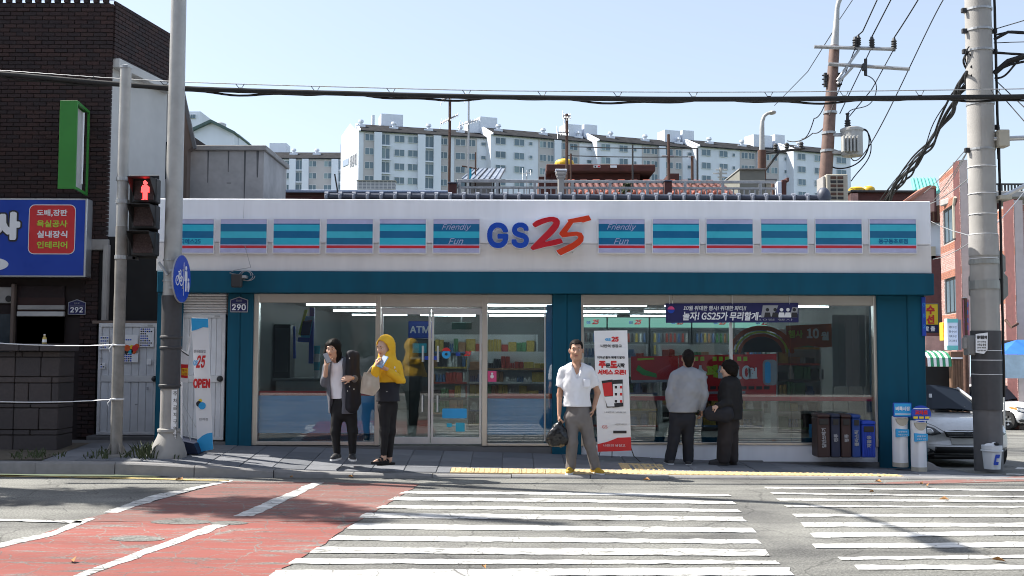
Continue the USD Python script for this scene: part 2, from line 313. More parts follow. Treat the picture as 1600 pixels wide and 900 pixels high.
marking('white_line', c6([(1070, 151), (880, 187), (740, 215), (620, 250), (480, 302), (545, 304), (660, 264), (740, 240), (940, 186), (1078, 156)]), 'road_paint_worn', 0.010, lane)
marking('white_line', c6([(430, 325), (340, 345), (240, 393), (80, 425), (0, 445), (-420, 560), (-420, 600), (0, 468), (100, 442), (240, 412), (350, 368), (440, 332)]), 'road_paint_worn', 0.010, lane)
marking('white_line', c6([(1445, 164), (1500, 164), (1172, 319), (1080, 319)]), 'road_paint_worn', 0.010, lane)
marking('white_line', c6([(985, 358), (1072, 356), (415, 593), (60, 720), (-20, 720), (350, 593)]), 'road_paint_worn', 0.010, lane)
marking('edge_line', c6([(-600, 330), (0, 333), (380, 343), (375, 351), (0, 341), (-600, 338)]), 'road_paint', 0.010, road)
marking('yellow_line', c6([(-700, 112), (0, 127), (600, 139), (1060, 152), (1060, 157), (600, 145), (0, 133), (-700, 118)]), 'yellow_paint_worn', 0.010, road)
cw = thing('crosswalk', kind='structure')
for (xl, a, b, xr, c, d) in [(636, 768, 771.8, 1140, 773, 776), (617, 777, 782.4, 1148, 784, 788.5), (600, 790, 794.6, 1156, 796.6, 801), (573, 802, 809.8, 1164, 808.5, 815.5), (554, 819, 827, 1179, 826, 833),
                             (527, 838, 845, 1187, 844.5, 850.5), (496, 856, 865, 1200, 859.5, 870), (462, 874, 882, 1216, 877.5, 882), (432, 892, 902, 1238, 888, 900), (398, 914, 926, 1260, 910, 922)]:
    k = (xl-430)/(636-768)*0
    marking('stripe', [(xl, a), (xr-4, c), (xr+3, d), (xl-13, b)], 'road_paint' if rng.random() < 0.45 else 'road_paint_worn', 0.007, cw)
cw2 = thing('crosswalk', kind='structure')
for i, (xl, a, b, c, d) in enumerate([(1194, 761.6, 763.8, 765.8, 768), (1203, 770, 772.6, 776, 778), (1213, 780, 783, 782.4, 785.8), (1225, 790.6, 793, 791.7, 794), (1238, 804, 808.2, 805, 808.6), (1251, 817.6, 824, 818, 824),
                             (1266, 834, 840.7, 831, 837), (1269, 851, 857.5, 848, 855.6), (1309, 871.5, 876, 868, 872.5), (1335, 884, 891, 884, 891), (1362, 905, 915, 905, 916)]):
    e = lambda u, v: v+(v-u)*380/(1600-xl)
    marking('stripe', [(xl, a), (1980, e(a, c)), (1980, e(b, d)), (xl+6, b)], 'road_paint_worn' if i in (1, 3, 5) else 'road_paint', 0.007, cw2)
marking('red_strip', [(1330, 757), (1480, 750), (1620, 744), (1800, 744), (1800, 751), (1620, 752), (1480, 756)], 'red_asphalt_faded', 0.006, road)
# a painted bar across the mouth of the side street
q = [on_alley(*p) for p in [(1590, 731), (1680, 737), (1690, 745), (1572, 742)]]
obj('side_street_stripe', M().add([(x, y, alley(y)+0.012) for x, y, z in q]+[(x, y, alley(y)+0.002) for x, y, z in q], [[0, 3, 2, 1], [4, 5, 6, 7], [0, 1, 5, 4], [1, 2, 6, 5], [2, 3, 7, 6], [3, 0, 4, 7]]), 'road_paint', cw2)
# kerb stones
kb = thing('kerb', kind='structure')
x = -11.0
while x < 6.2:
    L = 1.0; mm = M(); xs = np.linspace(x+0.005, x+L-0.005, 3); dy = rng.normal(0, 0.006); dz = rng.normal(0, 0.003)
    prof = [(0, -0.15), (0, -0.02), (0.022, 0.0), (0.17, 0.0), (0.17, -0.15)]
    v = [(xx, YK+p+dy, kerb_h(xx)+q_+dz) for xx in xs for p, q_ in prof]; n = len(prof)
    f = [[i*n+j, (i+1)*n+j, (i+1)*n+(j+1) % n, i*n+(j+1) % n] for i in range(2) for j in range(n)]
    mm.add(v, f); mm.add(v[:n]+v[-n:], [[0, 1, 2, 2], [0, 2, 3, 3], [0, 3, 4, 4], [n+2, n+1, n, n], [n+3, n+2, n, n], [n+4, n+3, n, n]])
    obj('kerb_stone', mm, 'kerb', kb); x += L
# paving slabs on a bed
pv = thing('pavement', kind='structure')
obj('bed', grid(np.linspace(-12, 6.3, 40), np.linspace(YK+0.16, Y0+0.6, 8), lambda x, y: SW(x, y)-0.012), 'concrete_dark', pv)
tact = [(i, 0) for i in range(-3, 15)]
sl = 0.42; tac_y = YK+0.175
def slab_mesh(x0, x1, y0, y1, t=0.05, c=0.006):
    mm = M().box(x0, x1, y0, y1, -t, 0, c); v, f = mm.arr()
    dz = rng.normal(0, 0.0025); v = v.copy(); v[:, 2] += np.array([SW(a, b) for a, b in v[:, :2]])+dz; return M().add(v, f)
ti0, ti1 = -0.78, 5.05
row = 0; y = tac_y
while y < Y0-0.05:
    y1 = min(y+(0.30 if row == 0 else sl), Y0+0.02); off = 0.0
    x = -6.0+off
    while x < 6.25:
        x1 = x+sl
        if row == 0 and x1 > ti0 and x < ti1:
            if x < ti0: obj('paving_slab', slab_mesh(x+0.004, ti0-0.004, y+0.004, y1-0.004), 'paver_0', pv)
            if x1 > ti1: obj('paving_slab', slab_mesh(ti1+0.004, x1-0.004, y+0.004, y1-0.004), 'paver_0', pv)
        else: obj('paving_slab', slab_mesh(x+0.004, x1-0.004, y+0.004, y1-0.004), f'paver_{rng.integers(3)}', pv)
        x = x1
    y = y1; row += 1
obj('soil_strip', grid(np.linspace(-12, -6.0, 14), np.linspace(YK+0.16, Y0, 8), lambda x, y: SW(x, y)+0.012*(meshkit.noise(np.array([x*4, y*4, 0.1]))-0.3)), 'soil', pv, smooth=True)
def tactile(x0, y0, s=0.298):
    mm = M().box(x0, x0+s, y0, y0+s, -0.045, 0.0, 0.003)
    for k in range(4): mm.box(x0+0.026+k*0.072, x0+0.056+k*0.072, y0+0.02, y0+s-0.02, -0.001, 0.006, 0.003)
    v, f = mm.arr(); v = v.copy(); v[:, 2] += np.array([SW(a, b) for a, b in v[:, :2]])+0.002; obj('tactile_tile', M().add(v, f), 'tactile', pv)
x = ti0
while x < ti1-0.2: tactile(x+0.001, tac_y+0.001); x += 0.3065
bx = AX(972, 13.9, 737)
for i in range(2):
    for j in range(2):
        tactile(bx+i*0.302, tac_y+0.306+j*0.302)
# ================================================================ the store
store = thing('convenience_store', 'single storey convenience store with white fascia, teal pillars and full width shop windows', 'shop')
fx = lambda px, py=500, Y=Y0: A(px, py, Y)[0]
fz = lambda py, px=850, Y=Y0: A(px, py, Y)[1]
YF, YB, YP = Y0-0.14, Y0-0.20, Y0-0.06
DEEP = 24.6
xl, xr = AX(245, YF, 370), AX(1455, YF, 370); zt, zm, zb = AZ(312, YF, 850), AZ(425.5, YF, 850), AZ(459, YB, 850)
zmid = AZ(380.5, YF, 850)
obj('fascia', M().box(xl, xr, YF, Y0+0.25, zmid, zt, 0.012), 'white_panel', store)
obj('fascia', M().box(xl+0.002, xr-0.002, YF+0.004, Y0+0.25, zm+0.002, zmid-0.006, 0.006), 'white_lower', store)
obj('teal_band', M().box(AX(245, YB, 440), AX(1460, YB, 440), YB, Y0+0.25, zb, zm, 0.012), 'teal', store)
def pillar(a, b, seam):
    x0, x1, s = AX(a, YP, 580), AX(b, YP, 580), AX(seam, YP, 580); z0 = back_h((x0+x1)/2)-0.2
    p = obj('pillar', M().box(x0, s-0.004, YP, Y0+0.3, z0, zb, 0.008).box(s+0.004, x1, YP, Y0+0.3, z0, zb, 0.008).box(s-0.004, s+0.004, YP+0.012, Y0+0.3, z0, zb), 'teal', store)
    return x0, x1
PL = pillar(354, 394, 374); PM_ = pillar(863, 908, 886); PR = pillar(1372, 1447, 1419)
sx0 = AX(245, Y0, 600)
obj('pillar', M().box(sx0, AX(281, YP, 600), YP, Y0+0.3, 0.0, zb, 0.008), 'teal', store)
YG = Y0+0.05   # the plane of the panes
base = back_h(0)
obj('plinth', M().box(PL[1], PM_[0], Y0-0.01, Y0+0.35, -0.3, fz(698)-0.0, 0.01), 'concrete_dark', store)
for i, (a, b) in enumerate([(908, 1045), (1045, 1190), (1190, 1372)]):
    obj('plinth_stone', M().box(AX(a, Y0)+0.003, AX(b, Y0)-0.003, Y0-0.05, Y0+0.35, -0.5, fz(717+i*2.0, 1140), 0.012), 'concrete_dark', store)
obj('window_base', M().box(PM_[1], PR[0], Y0+0.0, Y0+0.12, fz(722, 1140), fz(695, 1140), 0.006), 'white_panel', store)
# steel frame
def bar(x0, x1, z0, z1, mat='steel', y=Y0-0.015, d=0.09, c=0.006, name='frame_bar'): return obj(name, M().box(x0, x1, y, y+d, z0, z1, c), mat, store)
zg = AZ(474.5, Y0, 850)
bar(PL[1], AX(591, Y0), zg, zb); bar(AX(591.5, Y0), AX(757, Y0), AZ(480, Y0), zb); bar(AX(757.5, Y0), PM_[0], zg, zb)
for a, b in [(908, 1051), (1051, 1142), (1142, 1234), (1234, 1372)]: bar(max(AX(a, Y0), PM_[1])+0.003, min(AX(b, Y0), PR[0])-0.003, AZ(476, Y0), zb, 'steel')
for a, b in [(394, 405), (587, 595), (753.5, 762), (907, 912), (1364, 1373)]: bar(AX(a, Y0), AX(b, Y0), fz(697), zb-0.002, 'steel', y=Y0-0.025, d=0.11)
bar(PL[1], AX(591, Y0), fz(697), fz(691)); bar(AX(762, Y0), PM_[0], fz(697), fz(692.5)); bar(PM_[1], PR[0], AZ(695, Y0, 1140), AZ(691.5, Y0, 1140))
bar(AX(1140, Y0), AX(1145, Y0), fz(690), fz(476), 'alu', y=Y0+0.012, d=0.05)
bar(AX(850.5, Y0), AX(853, Y0), fz(690), fz(475), 'alu', y=Y0+0.012, d=0.05)
# panes
def paneset(a, b, t, bt, mat='pane'): return obj('window_pane', M().box(AX(a, YG), AX(b, YG), YG, YG+0.008, AZ(bt, YG), AZ(t, YG)), mat, store)
paneset(405, 587, 474, 692); paneset(762, 850, 474, 693); paneset(853, 864, 474, 693)
paneset(911, 1139.5, 475, 692); paneset(1145.5, 1234, 475, 692); paneset(1234.6, 1365, 475, 692)
# film and stripes stuck on the inside of the panes
pm('film_blue', (0.16, 0.33, 0.46), 0.35, var=0.06, vscale=2)
pm('film_white', (0.34, 0.42, 0.50), 0.35, var=0.06, vscale=2)
pm('film_blue_haze', (0.10, 0.42, 0.78), 0.5, var=0.10, vscale=2)
YS = YG+0.012
def film(a, b, t, bt, mat, name='window_film'): return obj(name, M().box(AX(a, YS), AX(b, YS), YS, YS+0.003, AZ(bt, YS), AZ(t, YS)), mat, store)
film(405, 587, 619.5, 678, 'film_blue_haze'); film(405, 587, 612, 619, 'stripe_red', 'red_stripe'); film(405, 587, 678.5, 691.5, 'teal', 'teal_stripe')
film(762, 850, 623, 679, 'film_blue_haze'); film(762, 864, 615, 622.5, 'stripe_red', 'red_stripe'); film(762, 864, 679.5, 692, 'teal', 'teal_stripe')
film(853.4, 864, 475.5, 614.5, 'film_blue_haze'); film(853.4, 864, 623, 679, 'film_blue_haze')
film(911, 1139.5, 682, 692, 'teal', 'teal_stripe'); film(1145.5, 1365, 682.5, 692.5, 'teal', 'teal_stripe')
film(1262, 1274, 661, 682, 'film_blue_haze')
obj('push_rail', M().box(AX(985, YS), AX(1362, YS), YS+0.004, YS+0.05, AZ(626.5, YS, 1170), AZ(619.5, YS, 1170), 0.008), 'stripe_red', store)
# the pair of doors
for k, (a, b) in enumerate([(595.5, 673.2), (674.6, 753)]):
    Yd = Y0+0.0; x0, x1 = AX(a, Yd), AX(b, Yd); z0, z1 = fz(694.5), fz(482)
    zr, zl = fz(683.5), fz(492)
    d = obj('door', M().box(x0, x1, Yd, Yd+0.045, z0, zr, 0.004).box(x0, x1, Yd, Yd+0.045, zl, z1, 0.004).box(x0, x0+0.032, Yd+0.002, Yd+0.043, zr-0.002, zl+0.002).box(x1-0.032, x1, Yd+0.002, Yd+0.043, zr-0.002, zl+0.002), 'alu', store)
    obj('door_glass', M().box(x0+0.03, x1-0.03, Yd+0.018, Yd+0.026, zr-0.005, zl+0.005), 'door_pane', d)
    hx = AX(661.5 if k == 0 else 685, Yd)
    for (t, bt) in [(541, 566), (618, 644)]:
        obj('handle', M().tube([(hx, Yd-0.06, fz(bt)), (hx, Yd-0.06, fz(t))], 0.014, 8).cyl((hx, Yd-0.06, fz(t)-0.05), (hx, Yd+0.02, fz(t)-0.05), 0.009, n=6).cyl((hx, Yd-0.06, fz(bt)+0.05), (hx, Yd+0.02, fz(bt)+0.05), 0.009, n=6), 'alu', d)
    if k == 1:
        cx, cz = AX(697.5, Yd), fz(554)
        obj('round_sticker', M().prism(sg.Point(cx, cz).buffer(0.062).difference(sg.Point(cx, cz).buffer(0.02)), Yd+0.012, 0.004), 'print_sky', d)
        obj('round_sticker', M().prism(sg.Point(cx, cz+0.03).buffer(0.065).intersection(rect(cx-.07, cx+.07, cz+.045, cz+.12)), Yd+0.011, 0.004), 'print_red', d)
        lettering('GS', AX(716, Yd), cz, 0.045, Yd+0.012, 'print_blue', d, bold=4); lettering('25', AX(731, Yd), cz+0.01, 0.07, Yd+0.012, 'print_red', d, bold=4, shear=18)
        obj('door_sticker', M().prism(rect(AX(694, Yd), AX(728, Yd), fz(652), fz(641)).buffer(0.02), Yd+0.012, 0.004), 'print_sky', d)
        obj('door_sticker', M().prism(rrect(AX(713, Yd), AX(727, Yd), fz(675), fz(661), .01).union(rrect(AX(699, Yd), AX(707, Yd), fz(668), fz(662), .01)).union(rect(AX(706, Yd), AX(714, Yd), fz(665.6), fz(664.4))), Yd+0.012, 0.004), 'teal_light', d)
    obj('push_sticker', M().prism(rect(*( (AX(664, Yd), AX(671, Yd)) if k == 0 else (AX(677, Yd), AX(684, Yd)) ), fz(563), fz(557)), Yd+0.012, 0.004), 'print_blue', d)
lettering('FREE', AX(790, YG), -5, 0.1, YG, 'print_white', store) if False else None
# red care sticker in the side window
st = rect(AX(762.5, YG), AX(776, YG), fz(597), fz(580)); obj('sticker', M().prism(st, YG-0.006, 0.004), 'print_pink', store)
cx, cz = st.centroid.x, st.centroid.y+0.01
obj('sticker_mark', M().prism(sg.Point(cx, cz-0.012).buffer(0.026).union(sg.Point(cx, cz+0.03).buffer(0.016)), YG-0.009, 0.003), 'print_white', store)
# roller shutter and side door on the left
xs0, xs1 = AX(281, Y0), AX(354, Y0)
zs = np.linspace(AZ(492, Y0, 318), zb, 9)
sh = obj('shutter_box', M().box(xs0, xs1, Y0+0.09, Y0+0.3, zs[0], zb), 'steel_dull', store)
for i in range(8): obj('shutter_slat', M().box(xs0+0.01, xs1-0.01, Y0+0.035+0.0, Y0+0.085, zs[i]+0.003, zs[i+1]-0.003, 0.012), 'white_lower', sh)
def panel_door(parent, x0, x1, z0, z1, y, mat, knob, split):
    d = obj('door', M().box(x0, x1, y, y+0.05, z0, z0+0.05, 0.006).box(x0, x1, y, y+0.05, z1-0.06, z1, 0.006).box(x0, x0+0.05, y+0.001, y+0.049, z0, z1, 0.006).box(x1-0.05, x1, y+0.001, y+0.049, z0, z1, 0.006).box(x0+0.05, x1-0.05, y+0.002, y+0.048, split-0.05, split+0.05, 0.006), 'alu_white', parent)
    n = 7
    for (a, b) in [(z0+0.05, split-0.05), (split+0.05, z1-0.06)]:
        for k in range(n):
            w = (x1-x0-0.1)/n; obj('door_panel', M().box(x0+0.05+k*w, x0+0.05+(k+1)*w-0.003, y+0.014, y+0.034, a, b, 0.005), mat, d)
    obj('door_knob', M().ell((knob, y-0.05, split), (0.034, 0.034, 0.034)).cyl((knob, y-0.03, split), (knob, y+0.01, split), 0.018, n=10).cyl((knob, y-0.004, split), (knob, y+0.006, split), 0.045, n=14), 'dark_metal', d, smooth=40)
    obj('door_closer_plate', M().box(x1-0.16, x1-0.08, y-0.004, y+0.002, z1-0.045, z1-0.02), 'galv', d)
    return d
pm('alu_white', (0.62, 0.63, 0.65), 0.4, metal=0.2, var=0.06, vscale=8)
pm('door_white', (0.60, 0.62, 0.66), 0.5, var=0.10, vscale=3)
panel_door(store, AX(281, Y0), AX(352, Y0), AZ(688, Y0, 320), AZ(490.5, Y0, 320), Y0+0.02, 'door_white', AX(345, Y0), AZ(592, Y0, 345))
obj('threshold', M().box(sx0, PL[0], Y0-0.02, Y0+0.3, 0.0, AZ(690, Y0, 320), 0.01), 'concrete_dark', store)
# shell behind the front
sxl, sxr = AX(245, Y0, 600)+0.0, PR[1]-0.002
pm('shop_wall', (0.20, 0.21, 0.205), 0.7, var=0.04); pm('shop_floor', (0.42, 0.42, 0.40), 0.35, var=0.06); pm('shop_ceiling', (0.35, 0.37, 0.36), 0.8, var=0.03)
zc = 2.44
obj('side_wall', M().box(sxl, sxl+0.2, Y0+0.3, DEEP, -0.4, zt-0.12), 'concrete_pale', store)
obj('side_wall', M().box(sxr-0.2, sxr, Y0+0.3, DEEP, -0.9, zt-0.12), 'concrete_pale', store)
obj('back_wall', M().box(sxl+0.2, sxr-0.2, DEEP-0.2, DEEP, -0.9, zt-0.12), 'shop_wall', store)
obj('floor', M().box(sxl+0.2, sxr-0.2, Y0+0.352, DEEP-0.2, -0.3, fz(698)+0.004), 'shop_floor', store)
obj('ceiling', M().box(sxl+0.2, sxr-0.2, Y0+0.251, DEEP-0.2, zc, zc+0.15), 'shop_ceiling', store)
obj('roof_slab', M().box(sxl+0.201, sxr-0.201, Y0+0.251, DEEP-0.201, zt-0.5, zt-0.13), 'concrete_dark', store)
obj('partition', M().box(PL[0], PL[0]+0.1, Y0+0.31, DEEP-0.2, 0, zc), 'shop_wall', store)
# ---- striped boards on the fascia
def stripe_board(px, variant, label, txt=None):
    x0, x1 = AX(px-36, YF-0.05, 370), AX(px+36, YF-0.05, 370); z1, z0 = AZ(342.5, YF-0.05, px), AZ(394.5, YF-0.05, px); H = z1-z0
    t = thing('striped_board', label, 'sign', group='striped boards along the white fascia'); yb = YF-0.055
    yb = YF-0.032
    obj('frame', M().box(x0-0.012, x1+0.012, yb, YF-0.001, z0-0.012, z1+0.012, 0.003).box(x0-0.012, x0-0.004, yb-0.005, yb+0.01, z0-0.012, z1+0.012).box(x1+0.004, x1+0.012, yb-0.005, yb+0.01, z0-0.012, z1+0.012).box(x0-0.004, x1+0.004, yb-0.005, yb+0.01, z0-0.012, z0-0.005).box(x0-0.004, x1+0.004, yb-0.005, yb+0.01, z1+0.005, z1+0.012), 'print_white', t)
    cuts = [(0, .14, 'lavender'), (.14, .365, 'teal_dark'), (.365, .56, 'teal_light'), (.56, .755, 'teal_dark'), (.755, .785, 'lavender'), (.785, .865, 'stripe_red'), (.865, 1, 'lavender')] if variant else \
           [(0, .13, 'lavender'), (.13, .165, 'teal_dark'), (.165, .355, 'teal_light'), (.355, .56, 'teal_dark'), (.56, .765, 'teal_light'), (.765, .795, 'lavender'), (.795, .87, 'stripe_red'), (.87, 1, 'lavender')]
    fade = rng.random() < .5
    for a, b, m_ in cuts: obj('stripe', M().box(x0, x1, yb-0.004, yb+0.002, z1-b*H, z1-a*H), m_+'_b' if fade and m_ != 'lavender' else m_, t)
    cx = (x0+x1)/2
    if txt == 'friendly':
        lettering('Friendly', cx, z1-.25*H, 0.10, yb-0.004, 'lavender', t, font='en', shear=22, size=60); lettering('Fun', cx, z1-.66*H, 0.085, yb-0.004, 'lavender', t, font='en', shear=22, size=60)
    elif txt: lettering(txt, cx, z1-.66*H, 0.075, yb-0.004, 'teal_dark', t, bold=2)
stripe_board(297, 0, 'striped teal board half hidden by the lamp post, small dark lettering on it', '지에스25')
for i, (px, v, l) in enumerate([(380, 1, 'dark-topped striped board next to the lamp post, above the floodlight'), (463, 0, 'light-topped striped board, third from the left end of the fascia'), (546, 1, 'dark-topped striped board above the woman with the phone'), (629, 0, 'light-topped striped board just left of the first board that reads Friendly')]): stripe_board(px, v, l)
stripe_board(713, 1, 'striped board reading Friendly Fun, left of the big letters', 'friendly'); stripe_board(971.5, 1, 'striped board reading Friendly Fun, right of the big letters', 'friendly')
for i, (px, v, l) in enumerate([(1056.5, 0, 'light-topped striped board just right of the second board that reads Friendly'), (1140.5, 1, 'dark-topped striped board above the dark blue party banner'), (1226, 0, 'light-topped striped board above the right end of the party banner'), (1311, 1, 'dark-topped striped board, second from the right end of the fascia')]): stripe_board(px, v, l)
stripe_board(1396, 0, 'rightmost striped board, with small dark branch lettering', '동구동초로점')
# ---- the big letters
pm('letter_blue', (0.005, 0.06, 0.40), 0.35, var=0.03); pm('letter_red', (0.50, 0.012, 0.025), 0.35, var=0.03); pm('letter_orange', (0.60, 0.045, 0.012), 0.35, var=0.03)
sg_ = thing('letter_sign', 'large raised GS 25 lettering in blue, red and orange on the white fascia', 'sign'); yl = YF-0.12
lp = lambda x, y: (AX(740+x/8, yl, 320+y/8), AZ(320+y/8, yl, 740+x/8))
def letter(shape, mat, name):
    l = obj(name, M().prism(shape.buffer(0.004), yl+0.012, 0.09), 'white_panel', sg_); obj('face', M().prism(shape, yl, 0.014), mat, l); 
    b = shape.bounds; obj('standoff', M().cyl(((b[0]+b[2])/2-.01, yl+0.1, b[1]+.05), ((b[0]+b[2])/2-.01, YF, b[1]+.05), 0.01, n=6), 'galv', l)
def fit(s, x0, y0, x1, y1):
    (ax_, az_), (bx_, bz_) = lp(x0, y1), lp(x1, y0); b = s.bounds
    s = affinity.scale(s, (bx_-ax_)/(b[2]-b[0]), (bz_-az_)/(b[3]-b[1]), origin=(0, 0)); b = s.bounds; return affinity.translate(s, ax_-b[0], az_-b[1])
letter(fit(text_shape('G', 0.4, bold=5, font='en', size=120), 168, 222, 434, 540), 'letter_blue', 'letter')
letter(fit(text_shape('S', 0.4, bold=5, font='en', size=120), 474, 222, 692, 540), 'letter_blue', 'letter')
def poly(L): return sg.Polygon([lp(*p) for p in L]).buffer(0.008).buffer(-0.012).buffer(0.004)
letter(poly([(733, 238), (780, 200), (860, 170), (940, 152), (1000, 150), (1050, 165), (1078, 200), (1078, 240), (1060, 285), (1010, 350), (950, 410), (870, 470), (940, 452), (1060, 422), (1095, 420), (1118, 475), (1020, 505), (900, 525), (740, 567), (708, 540), (725, 515), (830, 410), (920, 320), (980, 250), (1000, 222), (980, 208), (930, 215), (860, 240), (770, 282), (745, 262)]), 'letter_red', 'digit')
letter(poly([(1172, 185), (1440, 130), (1472, 190), (1365, 222), (1350, 212), (1245, 225), (1210, 280), (1165, 345), (1290, 335), (1350, 350), (1378, 400), (1370, 455), (1330, 500), (1240, 560), (1090, 632), (1060, 610), (1032, 570), (1130, 525), (1240, 470), (1300, 425), (1310, 400), (1285, 385), (1200, 395), (1110, 408), (1068, 365), (1075, 345), (1150, 250), (1185, 205)]), 'letter_orange', 'digit')
# ================================================================ inside the store
FL = AZ(698, Y0, 850)+0.004
GOODS = [pm(f'goods_{i}', c, 0.4, var=0.25, vscale=25) for i, c in enumerate([(0.42, 0.07, 0.05), (0.48, 0.35, 0.09), (0.10, 0.17, 0.32), (0.10, 0.24, 0.11), (0.55, 0.55, 0.53), (0.36, 0.19, 0.10), (0.06, 0.055, 0.06)])]
pm('shelf_white', (0.55, 0.56, 0.56), 0.45, var=0.04); pm('cooler_body', (0.20, 0.22, 0.22), 0.4, var=0.06); pm('cooler_dark', (0.05, 0.055, 0.06), 0.5, var=0.1)
# fluorescent tubes under the ceiling
tubes = [(Y, x0, x1, w) for Y, w in ((17.9, 'front'), (20.6, 'middle'), (23.0, 'back')) for x0, x1 in [(-3.5, -2.3), (-2.0, -0.8), (-0.5, 0.7), (1.1, 2.3), (2.6, 3.8), (4.2, 5.4)]]
lab = {(-3.5): 'above the counter', (-2.0): 'behind the left door leaf', (-0.5): 'seen through the narrow side window', (1.1): 'above the standing banner', (2.6): 'hidden above the party banner', (4.2): 'near the right end of the shop'}
for Y, x0, x1, w in tubes:
    t = thing('tube_lamp', f'fluorescent tube of the {w} ceiling row, {lab[x0]}', 'lamp', group='fluorescent tubes inside the shop')
    obj('housing', M().box(x0-0.03, x1+0.03, Y-0.04, Y+0.04, zc-0.035, zc-0.002, 0.006), 'shelf_white', t); obj('tube', M().cyl((x0, Y, zc-0.055), (x1, Y, zc-0.055), 0.018, n=8), 'tube_light', t)
def gondola(x0, x1, Y, h, n, label, depth=0.4, first=0):
    t = thing('goods_shelf', label, 'shelf', group='goods shelves inside the shop')
    obj('frame', M().box(x0, x1, Y+depth/2-0.02, Y+depth/2+0.02, FL, FL+h, 0.004).box(x0-0.03, x0, Y, Y+depth, FL, FL+h, 0.004).box(x1, x1+0.03, Y, Y+depth, FL, FL+h, 0.004), 'shelf_white', t)
    for k in range(n):
        z = FL+0.1+k*(h-0.15)/n
        s = obj('shelf_board', M().box(x0, x1, Y, Y+depth, z-0.025, z), 'shelf_white', t)
        obj('price_strip', M().box(x0, x1, Y-0.006, Y-0.001, z-0.03, z+0.005), GOODS[(k+first) % 7], s)
        groups = {}
        x = x0+0.02
        while x < x1-0.1:
            w = rng.uniform(0.07, 0.22); g = int(rng.integers(7)); nn = int(rng.integers(1, 4)); hh = rng.uniform(0.35, 0.9)*(h-0.15)/n
            for q in range(nn): (groups.setdefault(g, M()).cyl((x+(q+.5)*w/nn, Y+0.06, z+0.001), (x+(q+.5)*w/nn, Y+0.06, z+hh), w/nn*0.45, w/nn*0.3, 7) if g in (2, 4) else groups.setdefault(g, M())).box(x+q*w/nn+0.003, x+(q+1)*w/nn-0.003, Y+0.02+rng.uniform(0, 0.02), Y+depth/2-0.03, z+0.001, z+hh*rng.uniform(0.94, 1.0)*(0.5 if g in (2, 4) else 1), 0.006)
            x += w+0.003
        for g, mm in groups.items(): obj('goods', mm, GOODS[g], t)
gondola(0.95, 2.5, 18.1, 1.25, 4, 'low white shelf of colourful goods behind the standing banner', first=0)
gondola(2.8, 4.3, 18.1, 1.25, 4, 'low white shelf of goods behind the red sale poster', first=2)
gondola(-0.75, 0.65, 18.3, 1.35, 5, 'shelf of packets seen through the narrow side window', first=1)
gondola(0.9, 2.6, 20.3, 1.5, 5, 'second row shelf of goods behind the standing banner', first=3)
gondola(2.9, 4.5, 20.3, 1.5, 5, 'second row shelf of goods behind the man facing the window', first=4)
gondola(-1.9, 0.5, 21.5, 1.7, 5, 'tall shelf of goods at the back, seen through the doors', first=5)
gondola(4.45, 5.15, 17.6, 1.75, 6, 'narrow tall snack rack near the right end of the shop', first=3)
def cooler(x, label):
    w = 0.93; Y = 23.55; t = thing('drinks_cooler', label, 'fridge', group='drinks coolers along the back wall')
    obj('cabinet', M().box(x, x+w, Y+0.06, Y+0.7, FL, FL+2.12, 0.01), 'cooler_body', t)
    h = obj('header', M().box(x+0.01, x+w-0.01, Y, Y+0.06, FL+1.9, FL+2.12, 0.006), 'cooler_header', t)
    lettering('GS', x+0.52, FL+2.01, 0.06, Y, 'print_blue', h, bold=4); lettering('25', x+0.68, FL+2.02, 0.11, Y, 'print_red', h, bold=5, shear=18)
    d = obj('door_frame', M().box(x+0.01, x+0.06, Y, Y+0.055, FL+0.12, FL+1.88).box(x+w-0.06, x+w-0.01, Y, Y+0.055, FL+0.12, FL+1.88).box(x+0.06, x+w-0.06, Y, Y+0.055, FL+0.12, FL+0.2).box(x+0.06, x+w-0.06, Y, Y+0.055, FL+1.82, FL+1.88), 'cooler_dark', t)
    gr = {}
    for k in range(6):
        for q in range(9):
            gr.setdefault(int(rng.integers(7)), M()).cyl((x+0.11+q*0.09, Y+0.045, FL+0.22+k*0.27), (x+0.11+q*0.09, Y+0.045, FL+0.42+k*0.27), 0.032, 0.022, n=7)
    for g, mm in gr.items(): obj('bottles', mm, GOODS[g], t)
for x, l in [(1.2, 'leftmost drinks cooler against the back wall, behind the standing banner'), (2.15, 'drinks cooler at the back left of the man facing the window'), (3.1, 'drinks cooler with glowing header behind the man facing the window'), (4.05, 'drinks cooler with glowing header behind the woman in black'), (5.0, 'rightmost drinks cooler against the back wall')]: cooler(x, l)
# counter and its surroundings behind the left window
ct = thing('counter', 'pale shop counter behind the frosted lower part of the left window', 'counter')
obj('body', M().box(-3.9, -2.1, 17.4, 18.0, FL, FL+0.85, 0.01), 'shelf_white', ct); obj('worktop', M().box(-3.95, -2.05, 17.35, 18.05, FL+0.85, FL+0.9, 0.01), 'shop_wall', ct)
dk = thing('display_cabinet', 'black display cabinet on the counter at the left end of the left window', 'cabinet')
x0, x1 = AX(430, 17.6), AX(456, 17.6); obj('case', M().box(x0, x1, 17.5, 17.9, FL+0.9, AZ(508, 17.6), 0.01), 'black_plastic', dk); obj('screen', M().box(x0+0.03, x1-0.03, 17.49, 17.5, FL+1.0, AZ(514, 17.6)), 'cooler_dark', dk)
bs = thing('poster_stand', 'leaning blue poster stand behind the left window, beside the woman with the phone', 'stand')
Y = 17.3; q = lambda x, y: A(x, y, Y)
def quad(L, y, d, name, mat, parent): return obj(name, M().prism(sg.Polygon([q(*p) for p in L]), y, d), mat, parent)
quad([(484, 480), (491, 481), (489, 568), (482, 568)], Y, 0.04, 'upright', 'print_blue', bs); quad([(458, 510), (461, 510), (462, 560), (458, 560)], Y, 0.04, 'upright', 'print_blue', bs)
